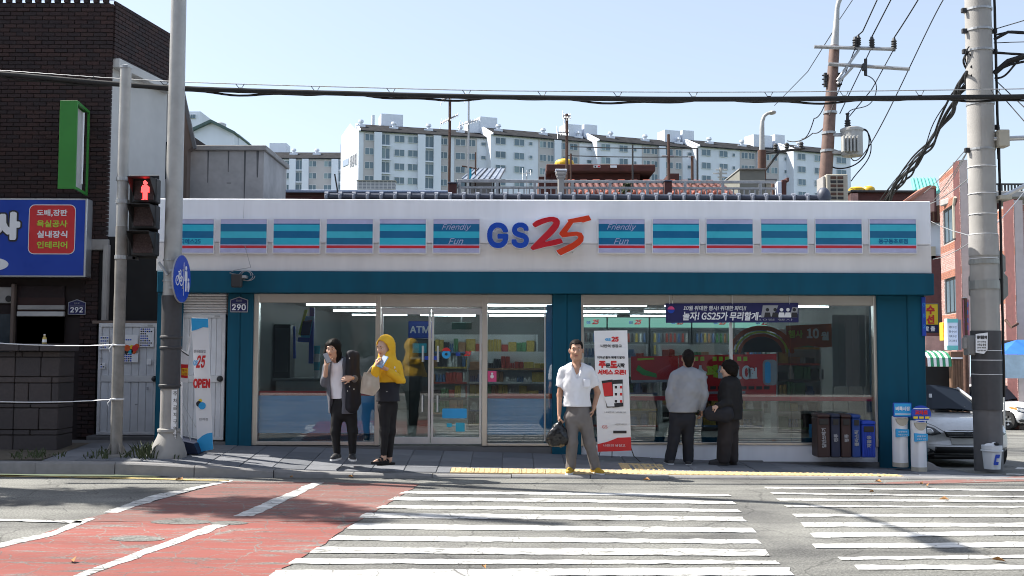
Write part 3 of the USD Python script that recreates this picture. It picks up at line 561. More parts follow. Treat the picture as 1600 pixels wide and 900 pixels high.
quad([(478, 494), (491, 494), (484, 528), (470, 527)], Y-0.02, 0.02, 'poster', 'print_sky', bs); quad([(466, 527), (484, 528), (484, 535), (465, 534)], Y-0.01, 0.03, 'ledge', 'print_blue', bs)
quad([(474, 502), (488, 500), (484, 524), (470, 524)], Y-0.03, 0.012, 'picture', 'print_navy', bs); quad([(476, 484), (481, 484), (470, 525), (466, 522)], Y-0.015, 0.03, 'stay', 'print_lime', bs)
pb = thing('paper_cup_tower', 'stack of pale paper cups behind the left window, left of the woman with the phone', 'cups')
cx, cz = q(497, 560)
for k in range(4): obj('cup', M().lathe([(0.0, 0), (0.045, 0), (0.055, 0.13), (0.05, 0.13), (0.0, 0.125)], (cx, 17.2, FL+0.9+k*0.135), 12), ('print_white', 'teal_light')[k % 2], pb)
at = thing('cash_machine', 'blue topped cash machine seen through the left door leaf', 'cash machine'); Y = 19.2; q = lambda x, y: A(x, y, Y)
x0, x1 = AX(640, Y), AX(672, Y); obj('body', M().box(x0, x1, Y, Y+.6, FL, AZ(530, Y), .02), 'cooler_dark', at); obj('header', M().box(x0-.02, x1+.02, Y-.03, Y+.6, AZ(529, Y), AZ(502, Y), .015), 'print_blue', at); cx, cz = q(656, 515); lettering('ATM', cx, cz, .13, Y-.03, 'print_white', at, font='en', bold=2)
obj('screen', M().box(x0+.06, x1-.06, Y-.01, Y+.01, AZ(552, Y), AZ(537, Y), .004), 'teal_light', at); obj('keypad_shelf', M().box(x0+.03, x1-.03, Y-.14, Y+.01, AZ(562, Y), AZ(558, Y), .006), 'galv', at)
ex = thing('exit_sign', 'small dark green sign box high on the back wall, seen through the right door leaf', 'sign'); Y = 23.0
obj('case', M().box(AX(706, Y), AX(737, Y), Y, Y+.06, AZ(514.5, Y, 720), AZ(503.5, Y, 720), .006), 'exit_green', ex); obj('hanger', M().box(AX(720, Y), AX(722, Y), Y+.02, Y+.04, AZ(503.4, Y, 720), zc), 'galv', ex)
# posters hanging just inside the right window
rp = thing('sale_poster', 'red sale poster with a green swoosh behind the window, left of the man in grey', 'poster'); Y = YG+0.10
quad([(986, 557), (1060, 556), (1060, 594), (986, 595)], Y, 0.004, 'sheet', 'print_red', rp); quad([(997, 570), (1008, 578), (1026, 584), (1026, 590), (1004, 586), (994, 578)], Y-0.004, 0.003, 'swoosh', 'print_green', rp); quad([(996, 560), (1022, 559), (1022, 562), (996, 563)], Y-0.004, 0.003, 'small_print', 'print_lime', rp); quad([(986, 594), (1060, 593), (1060, 597), (986, 598)], Y-0.006, 0.003, 'pale_edge', 'print_grey', rp)
rp2 = thing('sale_poster', 'red sale poster with lime and white lettering and a picture, behind the woman in black', 'poster')
quad([(1061, 555), (1214, 553), (1213, 619), (1062, 621)], Y+.02, 0.004, 'sheet', 'print_red', rp2)
for k in range(11): quad([(1066+k*9.6, 557.5), (1072+k*9.6, 557.3), (1072+k*9.6, 564), (1066+k*9.6, 564.2)], Y+.016, 0.003, 'lime_print', 'print_lime', rp2) if k not in (4, 8) else None
for (tx, px, py, h, m_) in [('스', 1095, 581, 0.19, 'print_white'), ('페', 1113, 580, 0.19, 'print_lime'), ('셜', 1128, 581, 0.19, 'print_white'), ('10', 1160, 582, 0.20, 'print_white'), ('월', 1176, 583, 0.16, 'print_white')]:
    cx, cz = q(px, py); lettering(tx, cx, cz, h, Y+.02, m_, rp2, bold=3)
obj('picture', M().prism(rrect(q(1186, 0)[0], q(1208, 0)[0], AZ(602, Y, 1196), AZ(562, Y, 1196), 0.06), Y+.016, 0.003), 'print_grey', rp2); obj('picture', M().prism(rrect(q(1189, 0)[0], q(1198, 0)[0], AZ(599, Y, 1196), AZ(565, Y, 1196), 0.04), Y+.012, 0.003), 'print_sky', rp2)
for k in range(9): quad([(1098+k*12, 603.5), (1107+k*12, 603.4), (1107+k*12, 608.5), (1098+k*12, 608.7)], Y+.016, 0.003, 'dark_print', 'print_black', rp2)
quad([(1100, 612), (1165, 611), (1165, 615), (1100, 616)], Y+.016, 0.003, 'pale_print', 'print_grey', rp2)
op = thing('hanging_poster', 'orange poster with lime and white lettering hung in the right part of the window', 'poster'); Y = 17.2
pm('poster_orange', (0.42, 0.085, 0.02), 0.5, var=0.25, vscale=3)
quad([(1228, 509), (1312, 505), (1309, 541), (1286, 543), (1262, 540), (1230, 545)], Y, 0.004, 'sheet', 'poster_orange', op)
for tx, px, py, h, m_ in [('행사', 1243, 522, 0.13, 'print_lime'), ('10', 1270, 521, 0.16, 'print_white'), ('월', 1289, 525, 0.14, 'print_white')]:
    cx, cz = q(px, py); lettering(tx, cx, cz, h, Y, m_, op, bold=3)
ar = thing('arch_display', 'arched orange and lime cardboard display behind the window, above the red posters', 'display'); Y = 17.0
th = np.linspace(0.1, 3.04, 16); ctr = q(1190, 553)
for r_, m_, w in [(.50, 'poster_orange', .07), (.42, 'print_lime', .03), (.36, 'poster_orange', .05)]: obj('arch', M().prism(sg.LineString([(ctr[0]+r_*math.cos(a), ctr[1]+r_*.85*math.sin(a)) for a in th]).buffer(w/2), Y-(.5-r_)*.1, .02), m_, ar)
obj('board', M().prism(sg.Polygon([(ctr[0]+.34*math.cos(a), ctr[1]+.29*math.sin(a)) for a in th]), Y+.02, .01), 'cooler_dark', ar)
pt = thing('window_screen', 'tall grey screen standing behind the right end of the window', 'screen'); Y = 16.95
pm('screen_grey', (0.40, 0.43, 0.45), 0.7, var=0.05)
for k in range(5):
    a = 1300+k*10.4; obj('slat', M().box(AX(a, Y), AX(a+10, Y), Y+0.01*(k % 2), Y+0.03+0.01*(k % 2), AZ(604, Y, 1325), AZ(492, Y, 1325), 0.005), 'screen_grey', pt)
for a in (1301, 1325, 1349): obj('post', M().cyl((AX(a, Y), Y+0.05, FL), (AX(a, Y), Y+0.05, AZ(604, Y, 1325)), 0.012, n=8), 'galv', pt)
# dark blue party banner hung on the outside of the frame
bn = thing('party_banner', 'dark blue banner with white lettering hung across the top of the right window', 'banner'); Y = Y0-0.05
quad([(1040, 474), (1247.5, 473.2), (1248, 503.6), (1040.5, 504.5)], Y, 0.006, 'cloth', 'print_navy', bn)
for px in (1046, 1145, 1234):
    cx, cz = q(px, 472); obj('cord', M().cyl((cx, Y, cz-0.03), (cx, Y0-0.02, cz+0.1), 0.004, n=5), 'print_white', bn)
cx, cz = q(1117, 481.5); lettering('10월 위대한 행사! 위대한 파티!!', cx, cz, 0.068, Y, 'print_white', bn, width=0.9, bold=1, shear=8)
cx, cz = q(1129.5, 494); lettering('놀자! GS25가 무리할게~', cx, cz, 0.125, Y, 'print_white', bn, width=1.15, bold=2, shear=8)
obj('mark', M().prism(affinity.translate(sg.Point(0, 0).buffer(0.05).intersection(rect(-.1, .1, -.1, .0)), *q(1048.5, 484)), Y-0.004, 0.004), 'print_blue', bn)
obj('mark', M().prism(affinity.translate(sg.Point(0, 0).buffer(0.05).intersection(rect(-.1, .1, .004, .1)), *q(1048.5, 484)), Y-0.004, 0.004), 'print_pink', bn)
quad([(1192, 477), (1216, 477), (1213, 485), (1205, 495), (1189, 496)], Y-0.004, 0.004, 'photo', 'print_grey', bn); quad([(1238, 480), (1247, 480), (1245, 496), (1233, 496)], Y-0.004, 0.004, 'photo', 'print_grey', bn)
for px in (1211, 1221, 1231, 1199, 1241):
    cx, cz = q(px, 485); obj('portrait', M().prism(sg.Point(cx, cz+0.01).buffer(0.025, quad_segs=4).union(sg.Polygon([(cx-.05, cz-.1), (cx+.05, cz-.1), (cx+.035, cz-.03), (cx-.035, cz-.03)])), Y-0.007, 0.003), 'print_white' if px in (1221, 1231) else 'print_black', bn)
cx, cz = q(1212, 499.5); lettering('10월 행사', cx, cz, 0.028, Y, 'print_grey', bn, width=0.5)
# standing banner
xb = thing('standing_banner', 'tall white standing banner with red lettering and two phones printed on it', 'banner'); Y = 14.5
quad([(928, 517), (980, 516), (986.5, 704), (934, 706)], Y, 0.005, 'sheet', 'print_white', xb)
quad([(933.5, 694), (950, 690), (965, 684), (985.8, 683), (986.5, 704), (934, 706)], Y-0.004, 0.003, 'red_foot', 'print_red', xb)
for tx, px, py, h, w, m_, b in [('GS', 950, 530.5, 0.036, 0.08, 'print_sky', 5), ('25', 961, 530, 0.07, 0.10, 'print_red', 5), ('나만의 냉장고', 955, 540.5, 0.045, 0.29, 'print_black', 2), ('더이상 줄아 헤매지 말자!', 955, 558.5, 0.038, 0.38, 'print_black', 3), ('주', 941, 569.5, 0.10, 0.10, 'print_red', 6), ('문', 950, 571, 0.06, 0.065, 'print_black', 4), ('도', 959, 569.5, 0.10, 0.10, 'print_red', 6), ('시락', 970, 571, 0.065, 0.11, 'print_black', 4), ('서비스 오픈!', 956, 581.5, 0.075, 0.39, 'print_red', 5)]:
    cx, cz = q(px, py); lettering(tx, cx, cz, h, Y, m_, xb, width=w, bold=b)
quad([(940, 595), (957, 593), (963, 636), (948, 637)], Y-0.005, 0.004, 'phone_picture', 'print_black', xb); quad([(956, 594), (973, 593), (974, 635), (957, 637)], Y-0.007, 0.004, 'phone_picture', 'print_black', xb)
quad([(941, 599), (955.5, 597), (958, 618), (944, 619)], Y-0.009, 0.002, 'picture', 'print_red', xb); quad([(944, 620), (958, 619), (960, 635), (949, 635)], Y-0.009, 0.002, 'picture', 'print_white', xb); quad([(957.5, 600), (972.5, 599.5), (973, 629), (958, 630)], Y-0.011, 0.002, 'picture', 'print_white', xb)
for px in (960.5, 968.5):
    for py in (603, 614, 625): quad([(px, py), (px+3.5, py), (px+3.5, py+4), (px, py+4)], Y-0.013, 0.002, 'icon', 'print_black' if px < 965 else 'print_red', xb)
for tx, px, py, h, w, m_ in [('GS', 945, 667, 0.04, 0.07, 'print_red'), ('나만의 냉장고', 970, 663, 0.024, 0.16, 'print_grey'), ('나만의 냉장고', 961, 644, 0.02, 0.3, 'print_grey')]:
    cx, cz = q(px, py); lettering(tx, cx, cz, h, Y, m_, xb, width=w)
quad([(958, 673), (979, 673), (979, 677), (958, 677)], Y-0.004, 0.003, 'badge', 'print_black', xb)
cx, cz = q(960, 696); lettering('나만의 냉장고', cx, cz, 0.035, Y-0.004, 'print_white', xb, width=0.3)
a, b = q(928, 517), q(980, 516); zf = SW(1.4, Y)
obj('frame', M().tube([(a[0], Y+0.012, a[1]), (1.42, Y+0.14, zf+0.85)], 0.006, 6).tube([(b[0], Y+0.012, b[1]), (1.42, Y+0.14, zf+0.85)], 0.006, 6).tube([(1.42, Y+0.14, zf+0.85), (1.2, Y+0.012, zf+0.08), (1.12, Y-0.05, zf+0.01)], 0.007, 6).tube([(1.42, Y+0.14, zf+0.85), (1.68, Y+0.012, zf+0.08), (1.76, Y-0.05, zf+0.01)], 0.007, 6).tube([(1.42, Y+0.14, zf+0.85), (1.42, Y+0.45, zf+0.01)], 0.007, 6), 'dark_metal', xb)
# five bins on the plinth
pm('bin_brown', (0.035, 0.016, 0.016), 0.5, var=0.15); pm('bin_navy', (0.012, 0.018, 0.045), 0.5, var=0.15); pm('bin_blue', (0.008, 0.045, 0.22), 0.45, var=0.1); pm('bin_bright', (0.008, 0.05, 0.42), 0.45, var=0.1)
Y = 14.72; zb_ = AZ(715, Y, 1320)
for a, b, top, m_, tx, lb in [(1277, 1298, 647, 'bin_brown', '일반쓰레기', 'brown recycling bin at the left end of the row by the right pillar'), (1298.5, 1314, 647, 'bin_navy', '캔류', 'dark navy recycling bin between the two brown ones'), (1314.5, 1331, 647.5, 'bin_brown', '병류', 'dark brown recycling bin just left of the tall blue one'), (1331.5, 1346, 648, 'bin_blue', '플라스틱', 'tall dark blue recycling bin right of the brown bins'), (1346.5, 1369, 658, 'bin_bright', '재활용', 'shorter bright blue ribbed bin next to the teal pillar')]:
    x0, x1, z1 = AX(a, Y, 680), AX(b, Y, 680), AZ(top, Y, 1320); t = thing('recycling_bin', lb, 'bin', group='recycling bins by the right pillar')
    mm = M().box(x0+0.006, x1-0.006, Y+0.01, Y+0.30, zb_, z1-0.05, 0.012)
    if top > 650:
        for k in range(5): mm.box(x0+0.012+k*(x1-x0-.03)/5, x0+0.012+(k+0.45)*(x1-x0-.03)/5, Y+0.001, Y+0.02, zb_+0.02, z1-0.08, 0.004)
    obj('body', mm, m_, t); l = obj('lid', M().box(x0+0.002, x1-0.002, Y, Y+0.31, z1-0.05, z1, 0.015), m_, t); obj('flap', M().box(x0+0.03, x1-0.03, Y-0.006, Y+0.004, z1-0.15, z1-0.07, 0.006), 'black_plastic', t)
    s = affinity.translate(affinity.rotate(text_shape(tx, 0.06, bold=2), 90, origin=(0, 0)), (x0+x1)/2, (zb_+z1)/2-0.03)
    obj('lettering', M().prism(s, Y+0.002 if top < 650 else Y-0.004, 0.01), 'print_grey', t)
# floodlight on the teal band
fl = thing('floodlight', 'small dark floodlight with a curled cable on the teal band', 'lamp'); Y = YB-0.12
x0, z0 = A(361, 449, Y); x1, z1 = A(378, 428, Y)
obj('head', M().box(x0, x1, Y-0.02, Y+0.06, z0, z1, 0.015), 'dark_metal', fl); obj('bracket', M().box(x1-0.02, x1+0.06, Y, YB+0.0, z1-0.06, z1-0.02, 0.004).box((x0+x1)/2-0.02, (x0+x1)/2+0.02, Y+0.05, YB, z1-0.12, z1-0.08), 'galv', fl)
th = np.linspace(0, 4*np.pi, 40); obj('cable', M().tube(np.stack([x1+0.02+0.09*np.cos(th)+0.004*th, np.full(40, YB-0.05)+0.002*th, z1-0.02+0.07*np.sin(th)], 1), 0.006, 5).tube([(x0+.05, YB-.04, z1), (x0-.05, YB-.03, z1+.02), (x0+0.02, YB-.02, z1+0.06), (x1+.1, YB-.03, z1+0.1), (x1-0.03, YF-.02, z1+0.5), (x1-0.03, YF-.02, zt)], 0.006, 5), 'print_grey', fl, smooth=60)
def address_plate(number, px, py, Y, label):
    cx, cz = A(px, py, Y); t = thing('address_plate', label, 'sign'); k = Y/1640
    sh = sg.Polygon([(-13*k, -11*k), (13*k, -11*k), (13*k, 7*k), (0, 11.5*k), (-13*k, 7*k)]).buffer(0.008)
    obj('rim', M().prism(affinity.translate(sh, cx, cz), Y, 0.012), 'print_grey', t); obj('plate', M().prism(affinity.translate(sh.buffer(-0.012), cx, cz), Y-0.003, 0.01), 'print_navy', t)
    lettering(number, cx, cz-4*k, 0.085, Y-0.003, 'print_white', t, font='en', bold=2); lettering('동초로', cx, cz+6*k, 0.028, Y-0.003, 'print_grey', t)
    obj('rule', M().box(cx-11*k, cx+11*k, Y-0.006, Y-0.003, cz+1.6*k, cz+2.1*k), 'print_grey', t)
address_plate('290', 373.5, 476, YP-0.012, 'navy house number plate reading 290 on the teal pillar')
# vertical blue strip sign on the corner pillar
vs = thing('strip_sign', 'narrow vertical blue strip sign on the right edge of the corner pillar', 'sign'); Y = YP-0.03
obj('plate', M().box(AX(1441, Y), AX(1447, Y), Y, YP-0.001, AZ(525, Y, 1440), AZ(464, Y, 1440), 0.004), 'print_blue', vs)
for k in range(3): lettering('GS25'[k], AX(1444, Y), AZ(476+k*17, Y, 1440), 0.05, Y, 'print_sky', vs, font='en')
# ================================================================ left: dark brick building
for i, c in enumerate([(0.028, 0.014, 0.014), (0.038, 0.018, 0.016), (0.022, 0.013, 0.014)]): pm(f'dark_brick_{i}', c, 0.85, var=0.25, vscale=9, bump=0.4, bscale=60)
pm('dark_mortar', (0.020, 0.013, 0.013), 0.9, var=0.2); pm('plaster_white', (0.52, 0.52, 0.51), 0.85, var=0.10, vscale=1.5, bump=0.15, bscale=30); pm('plaster_brown', (0.16, 0.12, 0.10), 0.8, var=0.15)
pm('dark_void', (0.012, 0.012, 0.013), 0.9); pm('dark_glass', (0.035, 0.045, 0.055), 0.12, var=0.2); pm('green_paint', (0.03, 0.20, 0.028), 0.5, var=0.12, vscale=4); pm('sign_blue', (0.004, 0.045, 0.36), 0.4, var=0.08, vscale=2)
bb = thing('brick_building', 'dark brown brick building with stepped parapet, left of the convenience store', 'building')
YL = 16.4; YD = YL-0.25; XC = AX(172, YL, 200); XC2 = AX(150, YL, 560); ZT = AZ(4, YL, 60); X_L = -12.0
zlow = AZ(374, YL, 160)
obj('wall', M().box(X_L, XC-0.06, YL+0.014, YL+1.7, zlow, ZT).box(X_L, XC2-0.02, YL+0.014, YL+1.7, -0.2, zlow-0.2), 'dark_mortar', bb)
obj('front_bay', M().box(-20, -10.2, 15.1, YL+1.6, -.2, 6.9), 'dark_mortar', bb)
obj('rear_block', M().box(X_L, -6.9, YL+1.7, YL+7, -0.2, ZT-0.9), 'dark_mortar', bb)
for k in range(26): obj('dentil', M().box(XC-0.10-k*0.155-0.07, XC-0.10-k*0.155, YL+0.0, YL+0.10, ZT+0.002, ZT+0.075, 0.006), f'dark_brick_{k % 3}', bb)
obj('coping', M().box(X_L, XC-0.02, YL-0.01, YL+0.12, ZT+0.077, ZT+0.14, 0.006), 'dark_brick_1', bb)
obj('lintel', M().box(X_L, XC+0.03, YL-0.02, YL+0.6, zlow-0.17, zlow, 0.01), 'concrete', bb)
wall = bb
bw, bh, bt = 0.205, 0.066, 0.012
stuff = [M(), M(), M()]; nb = 0
def brick_front(x0, x1, z0, z1, y, limit):
    global nb
    r = 0; z = z0
    cand = []
    while z+bh-bt <= z1+1e-6:
        x = x1-(bw/2 if r % 2 else 0)
        if r % 2: cand.append((x1-bw/2+bt, x1, z))
        while x > x0:
            cand.append((max(x-bw+bt, x0), x, z)); x -= bw
        z += bh; r += 1
    return cand
cands = brick_front(-8.2, XC, zlow+0.01, ZT, YL, 300)+brick_front(-6.75, XC2, 0.25, zlow-0.19, YL, 300)
sha = stage.GetPrimAtPath(bb.GetPath())
order = sorted(range(len(cands)), key=lambda i: -(cands[i][0])+abs(cands[i][2]-3.6)*0.25)
for rank, i in enumerate(order):
    x0, x1, z = cands[i]
    if x1-x0 < 0.03: continue
    k = int(rng.integers(3)); dy = rng.normal(0, 0.003)
    if rank < 290: obj('brick', M().box(x0, x1, YL+dy, YL+0.05, z, z+bh-bt), f'dark_brick_{k}', bb)
    else: stuff[k].box(x0, x1, YL+dy, YL+0.05, z, z+bh-bt)
# the side of the upper wall, running back at a slant
ang = math.degrees(math.atan2(0.183, 1.0)); side = [M(), M(), M()]
r = 0; z = AZ(90, YL, 172)+0.01
while z < ZT:
    d = 0.0 if r % 2 else bw/2-bt
    if d: side[0].box(0, 0.04, 0, bw/2-bt, z, z+bh-bt)
    y = d+(bt if d else 0)
    while y < 1.75:
        side[int(rng.integers(3))].box(rng.normal(0.0, 0.003), 0.04, y, y+bw-bt, z, z+bh-bt); y += bw
    z += bh; r += 1
Rz = trimesh.transformations.rotation_matrix(-math.radians(ang), [0, 0, 1]); Rz[:3, 3] = (XC-0.04+0.03, YL+0.03, 0)
for m_ in side: m_.xf(Rz)
for k in range(3): stuff[k].merge(side[k]); obj('brickwork', stuff[k], f'dark_brick_{k}', bb, kind='stuff')
cop = M()
for k in range(9): cop.box(-0.06, 0.30, k*0.2, k*0.2+0.19, ZT-2.05+0.0, ZT-1.98) if False else None
lint = M().box(-0.03, 0.12, 0.02, 1.78, AZ(104, YL, 172)-0.0, AZ(90, YL, 172), 0.006); obj('lintel', lint.xf(Rz), 'plaster_white', bb)
obj('side_wall', M().box(-0.25, -0.03, 0.0, 1.8, zlow, AZ(103, YL, 172)).xf(Rz), 'plaster_white', bb)
obj('side_wall', M().box(-0.25, -0.02, 0.05, 1.8, AZ(90, YL, 172), ZT-0.05).xf(Rz), 'dark_mortar', bb)
# the lower back part behind
Yb = 18.25; x0 = AX(225, Yb, 300)
obj('rear_wall', M().box(XC-0.3, AX(259, Yb, 300), Yb, Yb+0.3, 0, AZ(128, Yb, 240)), 'plaster_white', bb)
obj('downpipe', M().cyl((AX(229, 18.1), 18.14, 0), (AX(229, 18.1), 18.14, AZ(128, 18.1, 229)), 0.045, n=10), 'concrete_pale', bb)
obj('buttress', M().box(AX(233, 18.1), AX(246, 18.1), 18.0, 18.3, 0, AZ(128, 18.0, 240)), 'concrete', bb)
obj('rear_window', M().box(AX(251, Yb), AX(258, Yb), Yb-0.02, Yb+0.05, AZ(280, Yb, 255), AZ(222, Yb, 255)), 'dark_glass', bb)
Yg = 19.0
gb = sg.Polygon([A(200, 140, Yg), A(284, 140, Yg), A(289, 165, Yg), A(303, 228, Yg), A(293, 235, Yg), A(291, 312, Yg), A(200, 312, Yg)])
obj('rear_gable', M().prism(gb, Yg, 0.2), 'plaster_brown', bb); obj('verge', M().prism(sg.LineString([A(283, 132, Yg), A(304, 230, Yg)]).buffer(0.03), Yg-0.02, 0.06), 'concrete_dark', bb)
# passage between the buildings: dark recess, downpipe, door with notices
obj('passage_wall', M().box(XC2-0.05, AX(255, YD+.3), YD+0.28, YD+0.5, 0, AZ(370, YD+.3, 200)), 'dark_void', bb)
obj('passage_lintel', M().box(XC2, AX(250, YD), YD+0.06, YD+0.27, AZ(506, YD, 200), AZ(501, YD, 200), 0.006), 'plaster_brown', bb)
obj('downpipe', M().cyl((AX(162, YD+.1), YD+.15, AZ(500, YD, 160)), (AX(162, YD+.1), YD+.15, zlow-0.1), 0.055, n=10), 'concrete', bb)
obj('passage_step', M().box(XC2, AX(250, YD), YD-0.05, YD+0.4, 0.05, AZ(681, YD, 200), 0.01), 'concrete_dark', bb)
dxa, dxb = AX(150, YD, 600), AX(245, YD, 600)
pdoor = panel_door(bb, dxa+0.01, dxb-0.01, AZ(680, YD, 200), AZ(505, YD, 200), YD+0.02, 'door_white', AX(241, YD, 592), AZ(592, YD, 241))
pdoor.SetCustomDataByKey('label', 'white panelled door pasted with paper notices')
Yn = YD+0.008
for (a, t, b, bt_, m_, rows) in [(157, 525, 171, 546, 'print_white', 4), (190, 523, 216, 540, 'print_white', 1), (219, 512, 241, 542, 'print_white', 8), (191, 552, 217, 566, 'print_white', 4), (158, 567, 166, 576, 'print_white', 2), (188, 592, 193, 596, 'print_sky', 0)]:
    n = obj('notice', M().box(AX(a, Yn), AX(b, Yn), Yn, Yn+0.006, AZ(bt_, Yn, 200), AZ(t, Yn, 200)), m_, pdoor)
    for k in range(rows):
        zz = t+(bt_-t)*(k+0.6)/(rows+0.3); w = rng.uniform(0.55, 0.95)
        for q_ in range(int((b-a)*w/3.2)):
            xx = a+1+q_*3.2; obj('print', M().box(AX(xx, Yn), AX(xx+2.3, Yn), Yn-0.002, Yn, AZ(zz+1.0, Yn, 200), AZ(zz-1.0, Yn, 200)), 'print_blue' if rng.random() < .6 else 'print_black', n)
for px, py, r_, m_ in [(194, 541, 4, 'print_orange'), (199, 544, 5, 'print_orange'), (206, 543, 4, 'print_yellow'), (211, 544, 5, 'print_red'), (197, 549, 4, 'print_black'), (214, 541, 4, 'print_orange'), (204, 549, 4, 'teal_light'), (209, 549, 4, 'print_orange')]:
    cx, cz = A(px, py, Yn-0.002); obj('poster_patch', M().prism(sg.Point(cx, cz).buffer(r_*0.0098, quad_segs=3), Yn-0.004-0.0005*r_, 0.003), m_, pdoor)
for (px, py, w, h) in [(233, 607, 3, 5), (216, 632, 4, 2), (186, 640, 5, 1.5), (160, 560, 3, 2), (234, 565, 7, 9), (205, 598, 5, 1)]: obj('scrap', M().box(AX(px-w/2, Yn), AX(px+w/2, Yn), Yn, Yn+0.004, AZ(py+h/2, Yn, 200), AZ(py-h/2, Yn, 200)), 'print_grey' if w < 7 else 'print_white', pdoor)
# shop front of the brick building
obj('shop_front', M().box(X_L, AX(100, YL), YL-0.012, YL+0.02, AZ(690, YL, 50), AZ(447, YL, 50)), 'dark_brick_2', bb)
for a, t, b, bt_, m_ in [(-90, 491, 21, 560, 'dark_glass'), (27, 495, 100, 560, 'dark_glass'), (27, 465, 100, 475, 'dark_brick_1')]: obj('window', M().box(AX(a, YL-0.03), AX(b, YL-0.03), YL-0.03, YL-0.011, AZ(bt_+120, YL, 50), AZ(t, YL, 50)), m_, bb)
obj('sill_strip', M().box(AX(27, YL-.05), AX(100, YL-.05), YL-0.06, YL-0.01, AZ(484, YL, 60), AZ(477, YL, 60), 0.006), 'concrete', bb); obj('sill_strip', M().box(AX(27, YL-.05), AX(100, YL-.05), YL-0.075, YL-0.01, AZ(494.5, YL, 60), AZ(487, YL, 60), 0.006), 'plaster_white', bb)
obj('window_post', M().box(AX(20.5, YL), AX(25.5, YL), YL-0.10, YL-0.01, 0.3, AZ(444, YL, 22), 0.008), 'plaster_brown', bb)
obj('vent_panel', M().box(AX(-90, YL), AX(20, YL), YL-0.05, YL-0.011, AZ(474, YL, 10), AZ(449, YL, 10), 0.008), 'concrete', bb); obj('vent_hole', M().cyl((AX(15, YL), YL-0.06, AZ(467, YL, 14)), (AX(15, YL), YL-0.045, AZ(467, YL, 14)), 0.05, n=16), 'black_plastic', bb)
address_plate('292', 120, 480, YL-0.02, 'navy house number plate reading 292 on the dark brick wall')
# rooftop shrubs above the frame, whose shadow falls on the road
def leaf_cloud(centers, radii, n, size, seed, flat=0.9):
    r = np.random.default_rng(seed); mm = M(); V = []; F = []; k = 0
    for c, R in zip(centers, radii):
        m_ = int(n*R**2/sum(q*q for q in radii)); d = r.normal(size=(m_, 3)); d /= np.linalg.norm(d, axis=1, keepdims=True); p = np.array(c)+d*R*(r.random((m_, 1))**0.45)*np.array([1, 1, flat])
        for q in p:
            a = r.normal(size=3); a /= np.linalg.norm(a); b = np.cross(a, r.normal(size=3)); b /= np.linalg.norm(b); s = size*r.uniform(0.6, 1.3)
            V += [q-a*s, q+b*s*0.45, q+a*s, q-b*s*0.45]; F.append([k, k+1, k+2, k+3]); k += 4
    return mm.add(V, F)
obj('roof', M().box(X_L, XC-0.3, YL+0.3, YL+1.69, ZT-0.3, ZT-0.01), 'concrete_dark', bb)
# ---- green empty lightbox
gl = thing('sign_box', 'empty green lightbox frame sticking out of the dark brick wall', 'sign'); Yf = YL-0.75
xa, xb = AX(92, Yf, 220), AX(119.5, Yf, 220); z0, z1 = AZ(295, Yf, 105), AZ(157, Yf, 105)
L = YL-Yf-0.04
Xr = AX(137, YL-0.1, 220)
fr = M().box(0, xb-xa, 0, 0.03, z0, z1, 0.004)
obj('front', fr.mv(xa, Yf, 0), 'green_paint', gl)
th_ = math.degrees(math.atan2(Xr-xb, L))
def sidebox(y0, y1, a, b, x0_=-0.03, x1_=0.0): m_ = M().box(x0_, x1_, y0, y1, a, b); return m_.rz(-th_).mv(xb, Yf, 0)
D = L/math.cos(math.radians(th_))
obj('side_frame', M().merge(sidebox(0.03, D, z1-0.04, z1)).merge(sidebox(0.03, D, z0, z0+0.04)).merge(sidebox(D-0.03, D, z0+0.04, z1-0.04)), 'green_paint', gl)
obj('top', M().add([(xa, Yf+.03, z1-.001), (xb, Yf+.03, z1-.001), (Xr, YL-.04, z1-.001), (xa+(Xr-xb), YL-.04, z1-.001), (xa, Yf+.03, z1-.02), (xb, Yf+.03, z1-.02), (Xr, YL-.04, z1-.02), (xa+(Xr-xb), YL-.04, z1-.02)], [[0, 1, 2, 3], [7, 6, 5, 4], [0, 4, 5, 1], [1, 5, 6, 2], [2, 6, 7, 3], [3, 7, 4, 0]]), 'green_paint', gl)
obj('inner_panel', M().merge(sidebox(0.04, D-0.03, z0+0.04, z1-0.04, -0.10, -0.08)), 'plaster_white', gl)
obj('tube', M().cyl((xb-0.03, Yf+0.3, z0+0.12), (xb-0.03, Yf+0.3, z1-0.12), 0.018, n=8), 'print_white', gl)
for zz in (z0+0.14, z1-0.2): obj('tube_holder', M().merge(sidebox(0.06, D-0.05, zz, zz+0.03, -0.12, -0.09)), 'galv', gl)
# ---- blue shop sign
bs = thing('shop_sign', 'wide blue shop sign with white and red panel lettering on the brick building', 'sign'); Y = YL-0.22
x0, x1, z0, z1 = AX(-110, Y), AX(135, Y, 370), AZ(433, Y, 70), AZ(310, Y, 70)
obj('box', M().box(x0, x1, Y, YL-0.001, z0, z1, 0.008), 'alu', bs); obj('face', M().box(x0+0.02, x1-0.03, Y-0.006, Y+0.01, z0+0.025, z1-0.025), 'sign_blue', bs)
p0, p1 = A(45, 396, Y), A(118, 321, Y)
obj('red_panel', M().prism(rrect(p0[0]-.012, p1[0]+.012, p0[1]-.012, p1[1]+.012, 0.09), Y-0.010, 0.006), 'print_white', bs); obj('red_panel', M().prism(rrect(p0[0], p1[0], p0[1], p1[1], 0.08), Y-0.013, 0.006), 'print_red', bs)
for k, (tx, m_) in enumerate([('도배,장판', 'print_white'), ('욕실공사', 'print_lime'), ('실내장식', 'print_white'), ('인테리어', 'print_lime')]):
    cx, cz = A(82, 333+k*16.6, Y); lettering(tx, cx, cz, 0.11, Y-0.013, m_, bs, width=0.47, bold=2)
cx, cz = A(11, 353, Y); s = words('사', cx, cz, 0.44, 0.42, bold=6)
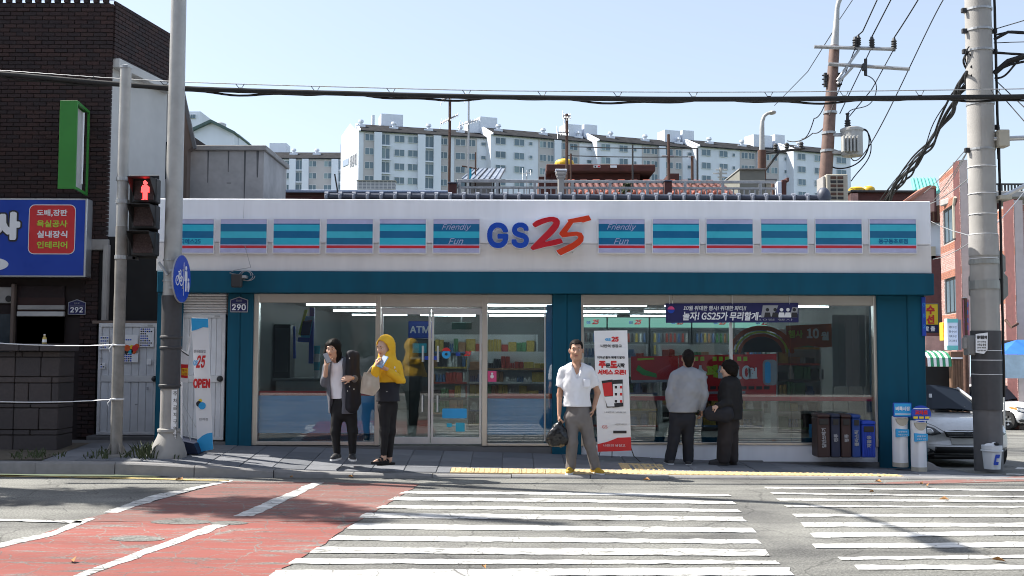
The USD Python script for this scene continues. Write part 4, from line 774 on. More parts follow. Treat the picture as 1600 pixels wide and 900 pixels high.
obj('lettering', M().prism(s.buffer(0.025), Y-0.011, 0.006), 'print_black', bs); obj('lettering', M().prism(s, Y-0.015, 0.006), 'print_white', bs)
cx, cz = A(-12, 413, Y); obj('white_mark', M().prism(affinity.scale(sg.Point(cx, cz).buffer(0.12), 2.1, 0.85), Y-0.013, 0.008), 'print_white', bs)
# ---- low stone wall
sw = thing('stone_wall', 'low dark granite block wall with a coping at the left edge', 'wall'); Yw = 14.35
for i in range(3): pm(f'granite_{i}', [(0.052, 0.043, 0.044), (0.062, 0.050, 0.049), (0.045, 0.038, 0.040)][i], 0.8, var=0.25, vscale=30, bump=0.4, bscale=70)
xw1 = AX(91.5, Yw, 620); zt_ = AZ(549, Yw, 60); zw = [AZ(p, Yw, 60) for p in (718, 680, 671.7, 637.5, 630.7, 598.5, 588.8, 558, 549)]
obj('core', M().box(-10.5, xw1-0.02, Yw+0.03, Yw+0.5, 0.1, zt_-0.005), 'dark_mortar', sw)
joints = [[-30, 22, 91.5], [-30, 22, 48, 91.5], [-40, 22, 61, 91.5], [-40, 22, 48, 91.5], [-35, 22, 44, 80, 91.5], [-35, 22, 80, 91.5], [-35, 22, 62, 91.5], [-35, 22, 32, 64, 91.5]]
for r in range(8):
    xs = sorted(set([-300, -190, -110]+joints[r]))
    for a, b in zip(xs[:-1], xs[1:]):
        obj('block', M().box(AX(a, Yw, 620)+0.004, AX(b, Yw, 620)-0.004, Yw+rng.normal(0, .003), Yw+0.5, zw[r]+0.004, zw[r+1]-0.004, 0.008), f'granite_{rng.integers(3)}', sw)
for a, b in [(-260, -60), (-60, 33), (33, 65), (65, 98)]:
    obj('coping', M().box(AX(a, Yw, 545)+0.003, AX(b, Yw, 545)-0.003, Yw-0.07, Yw+0.56, zt_+0.002, AZ(537, Yw-.07, 60), 0.01), f'granite_{rng.integers(3)}', sw)
sb = thing('small_bottle', 'small drink bottle left standing on the stone wall coping', 'bottle'); zc_ = AZ(537, Yw-.07, 60); bx_ = AX(68, Yw, 530)
obj('glass_body', M().lathe([(0, 0), (.028, 0), (.03, .01), (.03, .075), (.012, .1), (.012, .115), (0, .115)], (bx_, Yw+0.03, zc_), 12), 'goods_1', sb, smooth=40); obj('cap', M().cyl((bx_, Yw+.03, zc_+.115), (bx_, Yw+.03, zc_+.13), 0.014, n=10), 'print_white', sb); obj('label_band', M().cyl((bx_, Yw+.03, zc_+.02), (bx_, Yw+.03, zc_+.06), 0.031, n=12), 'print_white', sb)
# ---- poles on the left
pm('pole_grey', (0.40, 0.40, 0.39), 0.5, metal=0.25, var=0.12, vscale=5); pm('pole_dirty', (0.22, 0.21, 0.195), 0.7, var=0.25, vscale=6); pm('wrap_dark', (0.055, 0.055, 0.06), 0.65, var=0.2, vscale=15, bump=0.3, bscale=120)
x, y, z = on_walk(181, 712); tp = thing('signal_post', 'thin grey steel post carrying the pedestrian signal', 'pole'); XT, YT = x, y
zt2 = AZ(107, y, 181); zz = AZ(354, y, 181)
obj('shaft', M().tube([(x, y, zz), (x, y, zt2)], 0.073, 14), 'pole_grey', tp, smooth=40); obj('shaft', M().tube([(x, y, z+0.02), (x, y, zz)], 0.076, 14), 'pole_dirty', tp, smooth=40, label='dirty weathered lower shaft'); obj('cap', M().lathe([(0.078, 0), (0.078, .03), (0, 0.06)], (x, y, zt2), 14), 'galv', tp)
obj('base_flange', M().box(x-0.16, x+0.16, y-0.16, y+0.16, z-0.02, z+0.025, 0.006), 'pole_dirty', tp)
for a in range(4): obj('gusset', M().add([(0.07, -.006, 0), (0.15, -.006, 0), (0.07, -.006, .16), (0.07, .006, 0), (0.15, .006, 0), (0.07, .006, .16)], [[0, 1, 2], [5, 4, 3], [0, 3, 4], [0, 4, 1], [1, 4, 5], [1, 5, 2], [2, 5, 3], [2, 3, 0]]).rz(45+90*a).mv(x, y, z+0.025), 'pole_dirty', tp)
for py in (283, 318, 405): obj('clamp', M().lathe([(0.074, 0), (0.085, 0), (0.085, .05), (0.074, .05)], (x, y, AZ(py, y, 181)), 14), 'galv', tp)
# pedestrian signal
ps = thing('pedestrian_signal', 'three lens pedestrian signal showing a red standing figure', 'traffic light'); Y = y-0.12
pm('signal_body', (0.02, 0.02, 0.022), 0.55, var=0.15); pm('signal_lens', (0.05, 0.03, 0.03), 0.25, var=0.2, vscale=40)
sx0_, sx1_ = AX(203, Y, 340), AX(241, Y, 340)
obj('backplate', M().box(AX(197, Y+.24), AX(243, Y+.24), Y+0.24, Y+0.26, AZ(404, Y+.24, 220), AZ(274, Y+.24, 220), 0.004), 'signal_body', ps)
for k, (t_, b_) in enumerate([(277, 315), (319, 356), (361, 398)]):
    z1, z0 = AZ(t_, Y, 220), AZ(b_, Y, 220); w = sx1_-sx0_; h = z1-z0
    hs = obj('lamp_housing', M().box(sx0_, sx1_, Y+0.06, Y+0.24, z0, z1, 0.012), 'signal_body', ps)
    obj('lens', M().box(sx0_+0.03, sx1_-0.03, Y+0.045, Y+0.062, z0+0.03, z1-0.03, 0.005), 'signal_lens', hs)
    v = M(); t4 = 0.006; f = -0.10     # hood: top and two slanting cheeks
    for sgn, xx in ((-1, sx0_+0.01), (1, sx1_-0.01)):
        P = [(xx, Y+0.06, z0+0.08), (xx, Y+0.06, z1-0.01), (xx, Y+f-0.06, z1-0.01), (xx, Y+f-0.04, z1-0.06)]
        v.add([(a, b, c) for a, b, c in P]+[(a+sgn*-t4, b, c) for a, b, c in P], [[0, 1, 2, 3], [7, 6, 5, 4], [0, 4, 5, 1], [1, 5, 6, 2], [2, 6, 7, 3], [3, 7, 4, 0]])
    v.box(sx0_+0.01, sx1_-0.01, Y+f-0.06, Y+0.06, z1-0.016, z1-0.01); obj('hood', v, 'signal_body', hs)
    if k == 0:
        cx, cz = (sx0_+sx1_)/2+0.015, (z0+z1)/2-0.005; mm = M(); sh = sg.Point(cx, cz+.10).buffer(.026).union(sg.Polygon([(cx-.055, cz+.035), (cx-.03, cz+.068), (cx+.03, cz+.068), (cx+.055, cz+.035), (cx+.055, cz-.02), (cx+.036, cz-.02), (cx+.034, cz+.02), (cx+.026, cz-.03), (cx+.032, cz-.13), (cx+.008, cz-.13), (cx, cz-.045), (cx-.008, cz-.13), (cx-.032, cz-.13), (cx-.026, cz-.03), (cx-.034, cz+.02), (cx-.036, cz-.02), (cx-.055, cz-.02)]))
        from shapely.prepared import prep
        pr = prep(sh.buffer(0.004))
        for a in np.arange(-.06, .0601, .0125):
            for b in np.arange(-.135, .135, .0125):
                if pr.contains(sg.Point(cx+a, cz+b)): mm.ell((cx+a, Y+0.042, cz+b), (.0062, .004, .0062), 1)
        obj('standing_figure', mm, 'signal_red', hs)
for py in (281, 403): obj('bracket', M().box(XT, sx0_+0.05, y-0.02, y+0.02, AZ(py+2.5, y, 200), AZ(py-2.5, y, 200), 0.004).box(sx0_+.01, sx0_+.05, y-0.02, Y+.24 if Y+.24 > y else y+0.02, AZ(py+2.5, y, 200), AZ(py-2.5, y, 200)), 'dark_metal', ps)
# ropes from the wall to the post
for (pa, pb_, lb) in [((-40, 533), (175, 539), 'upper white rope tied from the stone wall to the signal post'), ((-40, 626), (175, 624), 'lower white rope tied from the stone wall to the signal post')]:
    Ya = Yw-0.16; xa, za = A(*pa, Ya); xb_, zb2 = A(*pb_, y-0.08); t = np.linspace(0, 1, 14)
    rp_ = thing('rope', lb, 'rope'); obj('cord', M().tube(np.stack([xa+(xb_-xa)*t, Ya+(y-0.08-Ya)*t, za+(zb2-za)*t-0.03*4*t*(1-t)], 1), 0.008, 6), 'print_white', rp_, smooth=60)
    obj('knot', M().lathe([(.078, -.012), (.088, -.004), (.088, .006), (.078, .012)], (XT, YT, zb2), 14).ell((XT-.05, YT-.085, zb2), (.02, .015, .015), 1).tube([(XT-.05, YT-.09, zb2), (XT-.09, YT-.1, zb2-.05), (XT-.075, YT-.1, zb2-.09)], .005, 5), 'print_white', rp_)
# lamp post with flared foot
x, y, z = on_walk(263, 713); lpst = thing('lamp_post', 'tall thick grey lamp post with a flared foot and a dark wrapped sleeve', 'lamp post')
zA, zB = AZ(607, y, 270), AZ(462, y, 270); r0 = 0.118
xt = AX(277, y, 0)
def px_(zq): return x+0.0*(zq-z)
obj('foot', M().lathe([(0.0, -.02), (0.235, -.02), (0.235, 0.04), (0.215, 0.10), (0.20, 0.16), (0.15, 0.26), (0.135, 0.31), (0.15, 0.33), (0.15, 0.36), (0.118, 0.37), (0.0, 0.37)], (x, y, z), 28), 'concrete_pale', lpst, smooth=35)
obj('shaft', M().tube([(x, y, z+0.3), (x, y, zA)], r0, 20), 'concrete', lpst, smooth=40)
obj('sleeve', M().tube([(x, y, zA), (x, y, zA+.3), (x, y, zB)], r0+0.012, 20).lathe([(r0+.012, 0), (r0+.026, .01), (r0+.026, .03), (r0+.012, .04)], (x, y, zA+.02), 20).lathe([(r0+.012, 0), (r0+.024, .01), (r0+.024, .03), (r0+.012, .04)], (x, y, zA+.52), 20).lathe([(r0+.012, 0), (r0+.024, .01), (r0+.024, .03), (r0+.012, .04)], (x, y, zA+.66), 20), 'wrap_dark', lpst, smooth=40)
obj('shaft', M().tube([(x, y, zB), (x, y, z+9.5)], [r0, r0*0.72], 20), 'pole_grey', lpst, smooth=40, label='smooth grey upper shaft')
obj('arm', M().tube([(x, y, z+9.4), (x, y-.3, z+9.8), (x, y-1.8, z+10.1)], [.05, .045, .04], 10), 'pole_grey', lpst); obj('lamp_head', M().box(x-.15, x+.15, y-2.5, y-1.7, z+10.05, z+10.2, .04), 'pole_grey', lpst)
Yq = y-r0-0.004
obj('taped_notice', M().box(AX(268, Yq), AX(278, Yq), Yq+.02, Yq+.03, AZ(690, Yq, 272), AZ(609, Yq, 272)), 'print_white', lpst)
for k in range(7): cx, cz = A(273, 615+k*11, Yq); lettering('주차금지구역안내'[k], cx, cz, 0.055, Yq+.02, 'print_black', lpst)
obj('strap', M().lathe([(r0+.0, 0), (r0+.008, 0), (r0+.008, .02), (r0, .02)], (x, y, AZ(408, y, 270)), 18).lathe([(r0, 0), (r0+.008, 0), (r0+.008, .02), (r0, .02)], (x, y, AZ(440, y, 270)), 18), 'galv', lpst)
XLP, YLP = x, y
# round blue sign
rs = thing('round_sign', 'round blue cycle and pedestrian sign turned half sideways on the lamp post', 'sign'); cx, cz = A(281, 435, y-0.25); R = 0.31
def disc(r, y0, d): return M().prism(sg.Point(0, 0).buffer(r, quad_segs=10), y0, d)
T = rotm([0, 0, 1], 87); T[:3, 3] = (cx, y-0.16, cz)
f_ = lambda s, dy: M().prism(s, dy, 0.003).xf(T)
obj('rim', disc(R+0.008, 0.0, 0.02).xf(T), 'print_grey', rs); obj('face', disc(R, -0.004, 0.012).xf(T), 'print_blue', rs)
W = lambda pts, w=0.018: sg.LineString(pts).buffer(w/2, quad_segs=3)
obj('rule', f_(rect(.045, .055, -.22, .22), -0.007), 'print_white', rs)
cyc = sg.Point(-.17, -.03).buffer(.065).difference(sg.Point(-.17, -.03).buffer(.05)).union(sg.Point(-.03, -.03).buffer(.065).difference(sg.Point(-.03, -.03).buffer(.05))).union(W([(-.17, -.03), (-.12, .06), (-.06, .06), (-.03, -.03), (-.1, -.03), (-.12, .06)])).union(W([(-.06, .06), (-.055, .1), (-.085, .11)])).union(W([(-.14, .085), (-.1, .085)], .02))
obj('cycle_mark', f_(cyc, -0.007), 'print_white', rs)
ped = sg.Point(.13, .15).buffer(.03).union(sg.Polygon([(.09, .11), (.17, .11), (.18, -.02), (.155, -.02), (.15, -.16), (.11, -.16), (.105, -.02), (.08, -.02)])).union(sg.Point(.225, .0).buffer(.022)).union(sg.Polygon([(.2, -.03), (.25, -.03), (.26, -.1), (.24, -.16), (.21, -.16), (.19, -.1)]))
obj('walker_mark', f_(ped, -0.007), 'print_white', rs)
obj('bracket', M().box(XLP, cx+.01, y-.16, y-.12, cz+.10, cz+.13).box(XLP, cx+.01, y-.16, y-.12, cz-.13, cz-.10).tube([(XLP-.02, y-.14, cz+.05), (XLP-.14, y-.14, cz+.22)], .02, 8), 'galv', rs)
# flag banner on a weighted foot
ob = thing('flag_banner', 'tall narrow white and blue OPEN banner on a pole with a dark weighted foot', 'banner'); Y = y+0.35
def oq(L, yy, d, name, mat): return obj(name, M().prism(sg.Polygon([A(*p, Y) for p in L]), yy, d), mat, ob)
L_ = lambda py: 299+(py-497)*(309-299)/(706-497); R_ = lambda py: 325+(py-497)*(333-325)/(706-497)
oq([(299, 497), (325, 498), (333, 702), (309, 707)], Y, 0.006, 'cloth', 'print_white')
oq([(299, 497), (325, 498), (325.6, 512), (318, 511), (308, 515), (299.7, 517)], Y-0.004, 0.003, 'blue_top', 'print_sky'); oq([(308, 688), (316, 681), (324, 677), (332, 676), (333, 702), (309, 707)], Y-0.004, 0.003, 'blue_foot', 'print_sky')
for tx, px, py, h, w, m_, kw in [('편의점창업', 312, 549, .045, .16, 'print_grey', dict(bold=1)), ('GS', 305.5, 567, .07, .055, 'print_sky', dict(font='en', bold=3)), ('25', 314, 565, .17, .13, 'print_red', dict(font='en', bold=3, shear=15)), ('OPEN', 315, 599, .13, .23, 'print_red', dict(bold=5)), ('편의점', 318, 655, .035, .12, 'print_grey', {})]:
    cx, cz = A(px, py, Y); lettering(tx, cx, cz, h, Y, m_, ob, width=w, **kw)
for px, py, r_, m_ in [(311, 631, .04, 'print_black'), (316, 634, .05, 'print_sky'), (313, 626, .025, 'print_yellow')]: cx, cz = A(px, py, Y); obj('motif', M().prism(sg.Point(cx, cz).buffer(r_, quad_segs=3), Y-0.004-r_*.02, .003), m_, ob)
xa, za = A(301, 497, Y); xb_, zb2 = A(324, 497.5, Y); xp, zp = A(283, 690, Y); xk, zk = A(286, 535, Y)
obj('pole', M().tube([(xp, Y+.03, zp-.05), (AX(285, Y), Y+.03, AZ(598, Y, 285))], .014, 8).tube([(AX(285, Y), Y+.03, AZ(598, Y, 285)), (AX(296, Y), Y+.03, AZ(540, Y, 296)), (xa, Y+.012, za)], .010, 8), 'print_white', ob)
obj('stay', M().tube([(AX(287, Y), Y+.03, AZ(630, Y, 287)), (AX(309, Y), Y+.02, AZ(668, Y, 309))], .005, 5), 'galv', ob)
obj('stay', M().tube([(AX(285, Y), Y+.03, AZ(640, Y, 287)), (AX(302, Y), Y+.02, AZ(690, Y, 309))], .005, 5), 'galv', ob)
obj('cross_bar', M().tube([(xa, Y+.012, za), (AX(291, Y), Y+.03, AZ(552, Y, 291))], .004, 5).tube([(xa-.01, Y+.005, za), (xb_+.01, Y+.005, zb2)], .007, 6), 'galv', ob)
zf = SW(AX(298, Y), Y)
obj('foot', M().add([(AX(280, Y), Y-.2, zf+.2), (AX(314, Y), Y-.2, zf+.14), (AX(320, Y), Y-.17, zf), (AX(290, Y), Y-.17, zf), (AX(280, Y), Y+.3, zf+.2), (AX(314, Y), Y+.3, zf+.14), (AX(320, Y), Y+.3, zf), (AX(290, Y), Y+.3, zf)], [[3, 2, 1, 0], [4, 5, 6, 7], [0, 1, 5, 4], [1, 2, 6, 5], [2, 3, 7, 6], [3, 0, 4, 7]]), 'bin_navy', ob)
# hanging white cloth sign beside the post
hb = thing('cloth_sign', 'small white cloth sign with red and yellow print hanging behind the lamp post', 'sign'); Y = y+0.2
obj('cloth', M().prism(sg.Polygon([A(278, 527, Y), A(281, 545, Y), A(295, 553, Y), A(293.5, 598, Y), A(276, 597, Y)]), Y, .008), 'print_white', hb)
for L4, m_, dy in [([(283, 569), (293.8, 569.5), (293.5, 591), (283, 590)], 'print_red', .003), ([(284, 575), (293.6, 575.5), (293.5, 587), (284, 586)], 'print_yellow', .006)]: obj('print', M().prism(sg.Polygon([A(*p, Y) for p in L4]), Y-dy, .003), m_, hb)
cx, cz = A(289, 578.5, Y); lettering('행사', cx, cz, .035, Y-.006, 'print_red', hb, width=.07); cx, cz = A(289, 584, Y); lettering('상품', cx, cz, .035, Y-.006, 'print_red', hb, width=.07)
obj('rod', M().tube([(AX(281, Y), Y+.004, AZ(546, Y, 281)), (AX(296, Y), Y+.004, AZ(556, Y, 296))], .008, 6), 'dark_metal', hb)
# weeds and litter along the kerb
wd = M(); r = np.random.default_rng(3)
for px, n, hh in [(30, 25, .07), (60, 35, .09), (90, 12, .06), (140, 12, .06), (160, 25, .12), (195, 18, .10), (222, 40, .17), (234, 40, .18), (255, 20, .08), (268, 30, .07)]:
    for _ in range(n):
        a = px+r.normal(0, 7); b = 714+r.normal(0, 2.2); x_, y_, z_ = on_walk(a, b); h = hh*r.uniform(.4, 1.2); dx, dy = r.normal(0, h*.5, 2); w = .006
        wd.add([(x_-w, y_, z_), (x_+w, y_, z_), (x_+dx*.5+w*1.4, y_+dy*.5, z_+h*.7), (x_+dx*.5-w*1.4, y_+dy*.5, z_+h*.7), (x_+dx, y_+dy, z_+h)], [[0, 1, 2, 3], [3, 2, 4, 4]])
obj('weeds', wd, 'weed', kind='stuff', label='weeds growing along the kerb around the posts', cat='weeds')
lv = M()
for px, py in [(1372, 755), (1448, 761), (1362, 771), (278, 752), (283, 751), (548, 747), (455, 748), (1475, 783), (756, 890), (113, 880), (1375, 748), (1440, 758), (1010, 752), (1560, 879)]:
    x_, y_ = GP(px, py); s = r.uniform(.03, .06); a = r.uniform(0, 6); c_, d_ = math.cos(a)*s, math.sin(a)*s
    lv.add([(x_-c_, y_-d_, .015), (x_+d_*.5, y_-c_*.5, .03+s*.2), (x_+c_, y_+d_, .02), (x_-d_*.5, y_+c_*.5, .035+s*.3)], [[0, 1, 2, 3]])
obj('fallen_leaves', lv, 'dry_leaf', kind='stuff', label='dry brown leaves scattered on the road', cat='leaves')

# a tall slender street tree and a tall post past the left edge of the frame, which throw their shadows on the road
def leafy_tree(x, y, z, h, crown, r0, label, seed, n=5200):
    t = thing('street_tree', label, 'tree'); r = np.random.default_rng(seed)
    obj('trunk', M().tube([(x, y, z-.1), (x+.05, y, z+h*.3), (x-.04, y+.03, z+h*.6), (x, y, z+h*.95)], [r0, r0*.8, r0*.5, .03], 10), 'pole_dirty', t, smooth=60)
    lm = M(); C, R = [], []
    for k in range(26):
        zz = z+h*r.uniform(.34, 1.0); f = (zz-z)/h; a = r.uniform(0, 6.28); L = crown*(1.15-f*.75)*r.uniform(.4, 1.0); p = (x+math.cos(a)*L, y+math.sin(a)*L*.8, zz+.25*L)
        lm.tube([(x, y, zz-.3), ((x+p[0])/2, (y+p[1])/2, zz), p], [.04, .028, .012], 5); C.append(p); R.append(r.uniform(.35, .6))
    obj('limbs', lm, 'pole_dirty', t, kind='stuff'); obj('crown', leaf_cloud(C, R, n, .085, seed), 'leaf', t)
leafy_tree(-11.6, 14.05, .2, 12.6, 1.25, .16, 'tall slender street tree on the pavement past the left edge', 5, 8500)
up_ = thing('utility_pole', 'tall bare concrete post past the left edge, only its shadow on the road shows', 'pole')
obj('shaft', M().tube([(-12.6, 14.6, 0), (-12.6, 14.6, 16.5)], [.19, .12], 12), 'concrete', up_, smooth=40); obj('cap', M().lathe([(.12, 0), (.14, .02), (0, .1)], (-12.6, 14.6, 16.5), 12), 'galv', up_)
# ================================================================ behind: roofs, rails, blocks of flats
pm('roof_tile', (0.045, 0.055, 0.085), 0.5, var=0.25, vscale=12); pm('roof_tile_end', (0.20, 0.22, 0.27), 0.55, var=0.2, vscale=14); pm('red_brick_dark', (0.085, 0.030, 0.026), 0.8, var=0.2, vscale=6); pm('red_tile', (0.10, 0.026, 0.020), 0.7, var=0.25, vscale=12); pm('red_tile_end', (0.34, 0.085, 0.05), 0.7, var=0.2, vscale=14)
pm('rust', (0.10, 0.05, 0.035), 0.8, var=0.4, vscale=14); pm('cream_wall', (0.44, 0.41, 0.34), 0.8, var=0.1); pm('olive_grey', (0.19, 0.19, 0.165), 0.8, var=0.12); pm('flat_white', (0.62, 0.66, 0.74), 0.8, var=0.07, vscale=0.25, stretch=(1.5, 1.5, 0.35)); pm('flat_beige', (0.43, 0.41, 0.42), 0.8, var=0.05, vscale=0.2); pm('flat_roof', (0.034, 0.035, 0.038), 0.85, var=0.45, vscale=0.9, spec=0.05)
pm('far_glass', (0.11, 0.16, 0.20), 0.12, var=0.35, vscale=0.12); pm('far_glass_pale', (0.20, 0.27, 0.30), 0.2, var=0.3, vscale=0.2); pm('window_white', (0.62, 0.64, 0.66), 0.5, var=0.05); pm('tank_yellow', (0.62, 0.40, 0.02), 0.45, var=0.1); pm('stain_grey', (0.42, 0.41, 0.41), 0.85, var=0.25, vscale=1.6, bump=0.2, bscale=30)
def bxp(px0, px1, py0, py1, Y, d, name, mat, parent, c=0.0, **k): 
    return obj(name, M().box(AX(px0, Y, (py0+py1)/2), AX(px1, Y, (py0+py1)/2), Y, Y+d, AZ(max(py0, py1), Y, (px0+px1)/2), AZ(min(py0, py1), Y, (px0+px1)/2), c), mat, parent, **k)
# dark grey tile ridge behind the fascia
tr = thing('tile_roof', 'dark grey ridge of roof tiles running along behind the white fascia', 'roof'); Yr = 17.2
za = AZ(306.5, Yr, 880); xa, xb_ = AX(508, Yr, 306), AX(1282, Yr, 306); zz0 = zt-0.14
obj('base_wall', M().box(xa, xb_, Yr+0.02, Yr+0.12, zz0, za-0.05), 'roof_tile', tr)
obj('slope', M().add([(xa, Yr+.1, za-.02), (xb_, Yr+.1, za-.02), (xb_, Yr+2.2, zz0+.02), (xa, Yr+2.2, zz0+.02), (xa, Yr+.1, za-.1), (xb_, Yr+.1, za-.1), (xb_, Yr+2.1, zz0), (xa, Yr+2.1, zz0)], [[0, 1, 2, 3], [7, 6, 5, 4], [0, 4, 5, 1], [1, 5, 6, 2], [2, 6, 7, 3], [3, 7, 4, 0]]), 'roof_tile', tr)
n = int((xb_-xa)/0.2265)
for k in range(n):
    x0 = xa+k*0.2265
    obj('ridge_tile', M().cyl((x0+0.03, Yr, za-.01), (x0+0.226, Yr, za-.01), 0.045, n=9), 'roof_tile', tr, smooth=50)
    obj('ridge_collar', M().cyl((x0-0.005, Yr, za), (x0+0.055, Yr, za), 0.062, n=9).box(x0+.005, x0+.045, Yr-.09, Yr-.01, za-.075, za+.01, .01), 'roof_tile_end', tr, smooth=50)
obj('ridge_end', M().lathe([(0, 0), (.1, 0), (.13, .08), (.10, .18), (.05, .24), (0, .25)], (xb_+.05, Yr, za-.09), 10), 'roof_tile', tr, smooth=50)
# eave with gutter
ev = thing('eave_roof', 'long brown eave with a pale blue gutter behind the fascia, left of the tile ridge', 'roof'); Ye = 19.5
pm('gutter_blue', (0.30, 0.37, 0.50), 0.5, var=0.08)
bxp(446, 700, 296.5, 300.5, Ye-.1, .15, 'gutter', 'gutter_blue', ev, .01); bxp(446, 700, 301, 312, Ye, .3, 'eave_board', 'red_brick_dark', ev)
bxp(446, 700, 304.5, 306, Ye-.02, .04, 'trim', 'rust', ev)
obj('roof_sheet', M().box(AX(446, Ye, 300), AX(700, Ye, 300), Ye+.05, Ye+3, AZ(301, Ye, 600)-.06, AZ(299, Ye, 600)), 'roof_tile', ev)
# concrete box on the roof at the left
cb = thing('roof_room', 'plain stained concrete box on the roof, between the lamp post and the flats', 'building'); Yc = 19.4
x0, x1 = AX(291, Yc, 270), AX(412, Yc, 270); zt_ = AZ(229, Yc, 350); yb2 = x1*1640/(444-800)
obj('wall', M().box(x0, x1, Yc, yb2, zt-0.13, zt_-.08), 'stain_grey', cb); obj('coping', M().box(x0-.05, x1+.05, Yc-.05, yb2+.05, zt_-.078, zt_+.02, .01), 'concrete', cb)
stn = [(320, .6, .03), (378, 1.0, .04), (398, .5, .05), (352, .4, .03)]
for px, L, w in stn: obj('stain', M().prism(sg.Polygon([(AX(px, Yc)-w/2, zt_-.08), (AX(px, Yc)+w/2, zt_-.08), (AX(px, Yc)+w/5, zt_-.08-L), (AX(px, Yc)-w/5, zt_-.08-L)]), Yc-.003, .002), 'concrete_dark', cb)
obj('crack', M().box(AX(350, Yc), AX(357, Yc), Yc-.003, Yc, AZ(286.5, Yc, 350), AZ(285.5, Yc, 350)), 'concrete_dark', cb)
# roof rail, posts and column
Yq = 18.6; rl = thing('roof_railing', 'grey metal roof railing with many balusters behind the tile ridge', 'railing')
for py, t in [(283.5, .05), (293.5, .04)]:
    z = AZ(py, Yq, 960); obj('rail', M().box(AX(714, Yq, py), AX(1212, Yq, py), Yq, Yq+.04, z-t/2, z+t/2, .006), 'galv', rl)
zb0, zb1 = zt-0.13, AZ(293.5, Yq, 960)
for i, px in enumerate(np.arange(718, 1210, 8.4)):
    x_ = AX(px, Yq, 295)
    if i % 7 == 0: obj('rail_post', M().box(x_-.025, x_+.025, Yq-.005, Yq+.045, zb0, AZ(283.5, Yq, 960), .004), 'galv', rl)
    else: obj('baluster', M().box(x_-.011, x_+.011, Yq+.01, Yq+.03, zb0, zb1-.02), 'galv', rl)
for a, b, t, nm, lb in [(700, 713, 284, 'red_brick_dark', 'dark brick post at the left end of the roof railing'), (1038.5, 1050, 281, 'red_brick_dark', 'dark brick post in the middle of the roof railing')]:
    g = thing('brick_post', lb, 'post'); bxp(a, b, t+2.5, 318, Yq-.1, .2, 'shaft', nm, g, .006); bxp(a-1, b+1, t, t+2.3, Yq-.13, .26, 'cap', 'roof_tile', g, .01)
g = thing('wing_wall', 'short dark red wall with a white edge at the right end of the roof railing', 'wall'); bxp(1222, 1229, 281, 318, Yq-.1, .25, 'brick_face', 'red_brick_dark', g, .006); bxp(1215, 1221.5, 283, 318, Yq-.1, .25, 'white_edge', 'flat_white', g, .006); bxp(1229.3, 1233, 277, 284, Yq-.1, .25, 'cap', 'red_brick_dark', g, .01); bxp(1207, 1214, 285, 305, Yq+.1, .1, 'side_strip', 'rust', g)
g = thing('roof_column', 'small pale column with a square capital standing in front of the roof railing', 'column'); xk = AX(876.5, 17.9, 285); z0, z1 = zt-.13, AZ(265.5, 17.9, 876)
obj('shaft', M().box(xk-.055, xk+.055, 17.85, 17.95, z0, z1-.1, .02), 'concrete_pale', g); obj('capital', M().box(xk-.09, xk+.09, 17.8, 18.0, z1-.1, z1-.03, .02).box(xk-.075, xk+.075, 17.82, 17.98, z1-.15, z1-.09, .02), 'concrete_pale', g); obj('top_cap', M().box(xk-.1, xk+.1, 17.79, 18.01, z1-.03, z1, .008), 'flat_white', g)
# canopy shed
cs = thing('canopy_shed', 'small roof shed with a ribbed metal canopy behind the railing', 'shed'); Yc = 21.5
P = [A(741, 263.5, Yc+.9), A(790, 263, Yc+.9), A(781, 279.5, Yc), A(722, 279.5, Yc)]
ys = [Yc+.9, Yc+.9, Yc, Yc]; pm('canopy_metal', (0.36, 0.40, 0.46), 0.35, metal=0.5, var=0.1)
v = [(p[0], y, p[1]) for p, y in zip(P, ys)]; obj('canopy', M().add(v+[(a, b, c-.03) for a, b, c in v], [[3, 2, 1, 0], [4, 5, 6, 7], [0, 1, 5, 4], [1, 2, 6, 5], [2, 3, 7, 6], [3, 0, 4, 7]]), 'canopy_metal', cs)
for k in range(8):
    f = k/7; a = np.array(v[3])*(1-f)+np.array(v[2])*f; b = np.array(v[0])*(1-f)+np.array(v[1])*f; obj('rib', M().cyl(a+[0, 0, .012], b+[0, 0, .012], .012, n=5), 'dark_metal' if k % 2 else 'canopy_metal', cs)
for px in (726, 733, 770, 779): obj('post', M().box(AX(px, Yc)-.02, AX(px, Yc)+.02, Yc+.1, Yc+.14, zt-.3, AZ(281, Yc+.1, px)), 'dark_metal', cs)
bxp(735, 769, 282, 318, Yc+.3, .1, 'screen_wall', 'concrete_pale', cs)
g = thing('hung_cloth', 'turquoise cloth hanging on a rod beside the canopy shed', 'cloth'); Yk = 21.2
obj('cloth', M().prism(sg.Polygon([A(732, 262, Yk), A(736, 262, Yk), A(737, 274, Yk), A(734, 283, Yk), A(731, 281, Yk), A(732.5, 272, Yk)]), Yk, .03), 'teal_light', g); xa, za_ = A(722, 259.5, Yk); xb2, zb2 = A(745, 263.5, Yk); obj('rod', M().cyl((xa, Yk, za_), (xb2, Yk, zb2), .016, n=6), 'rust', g)
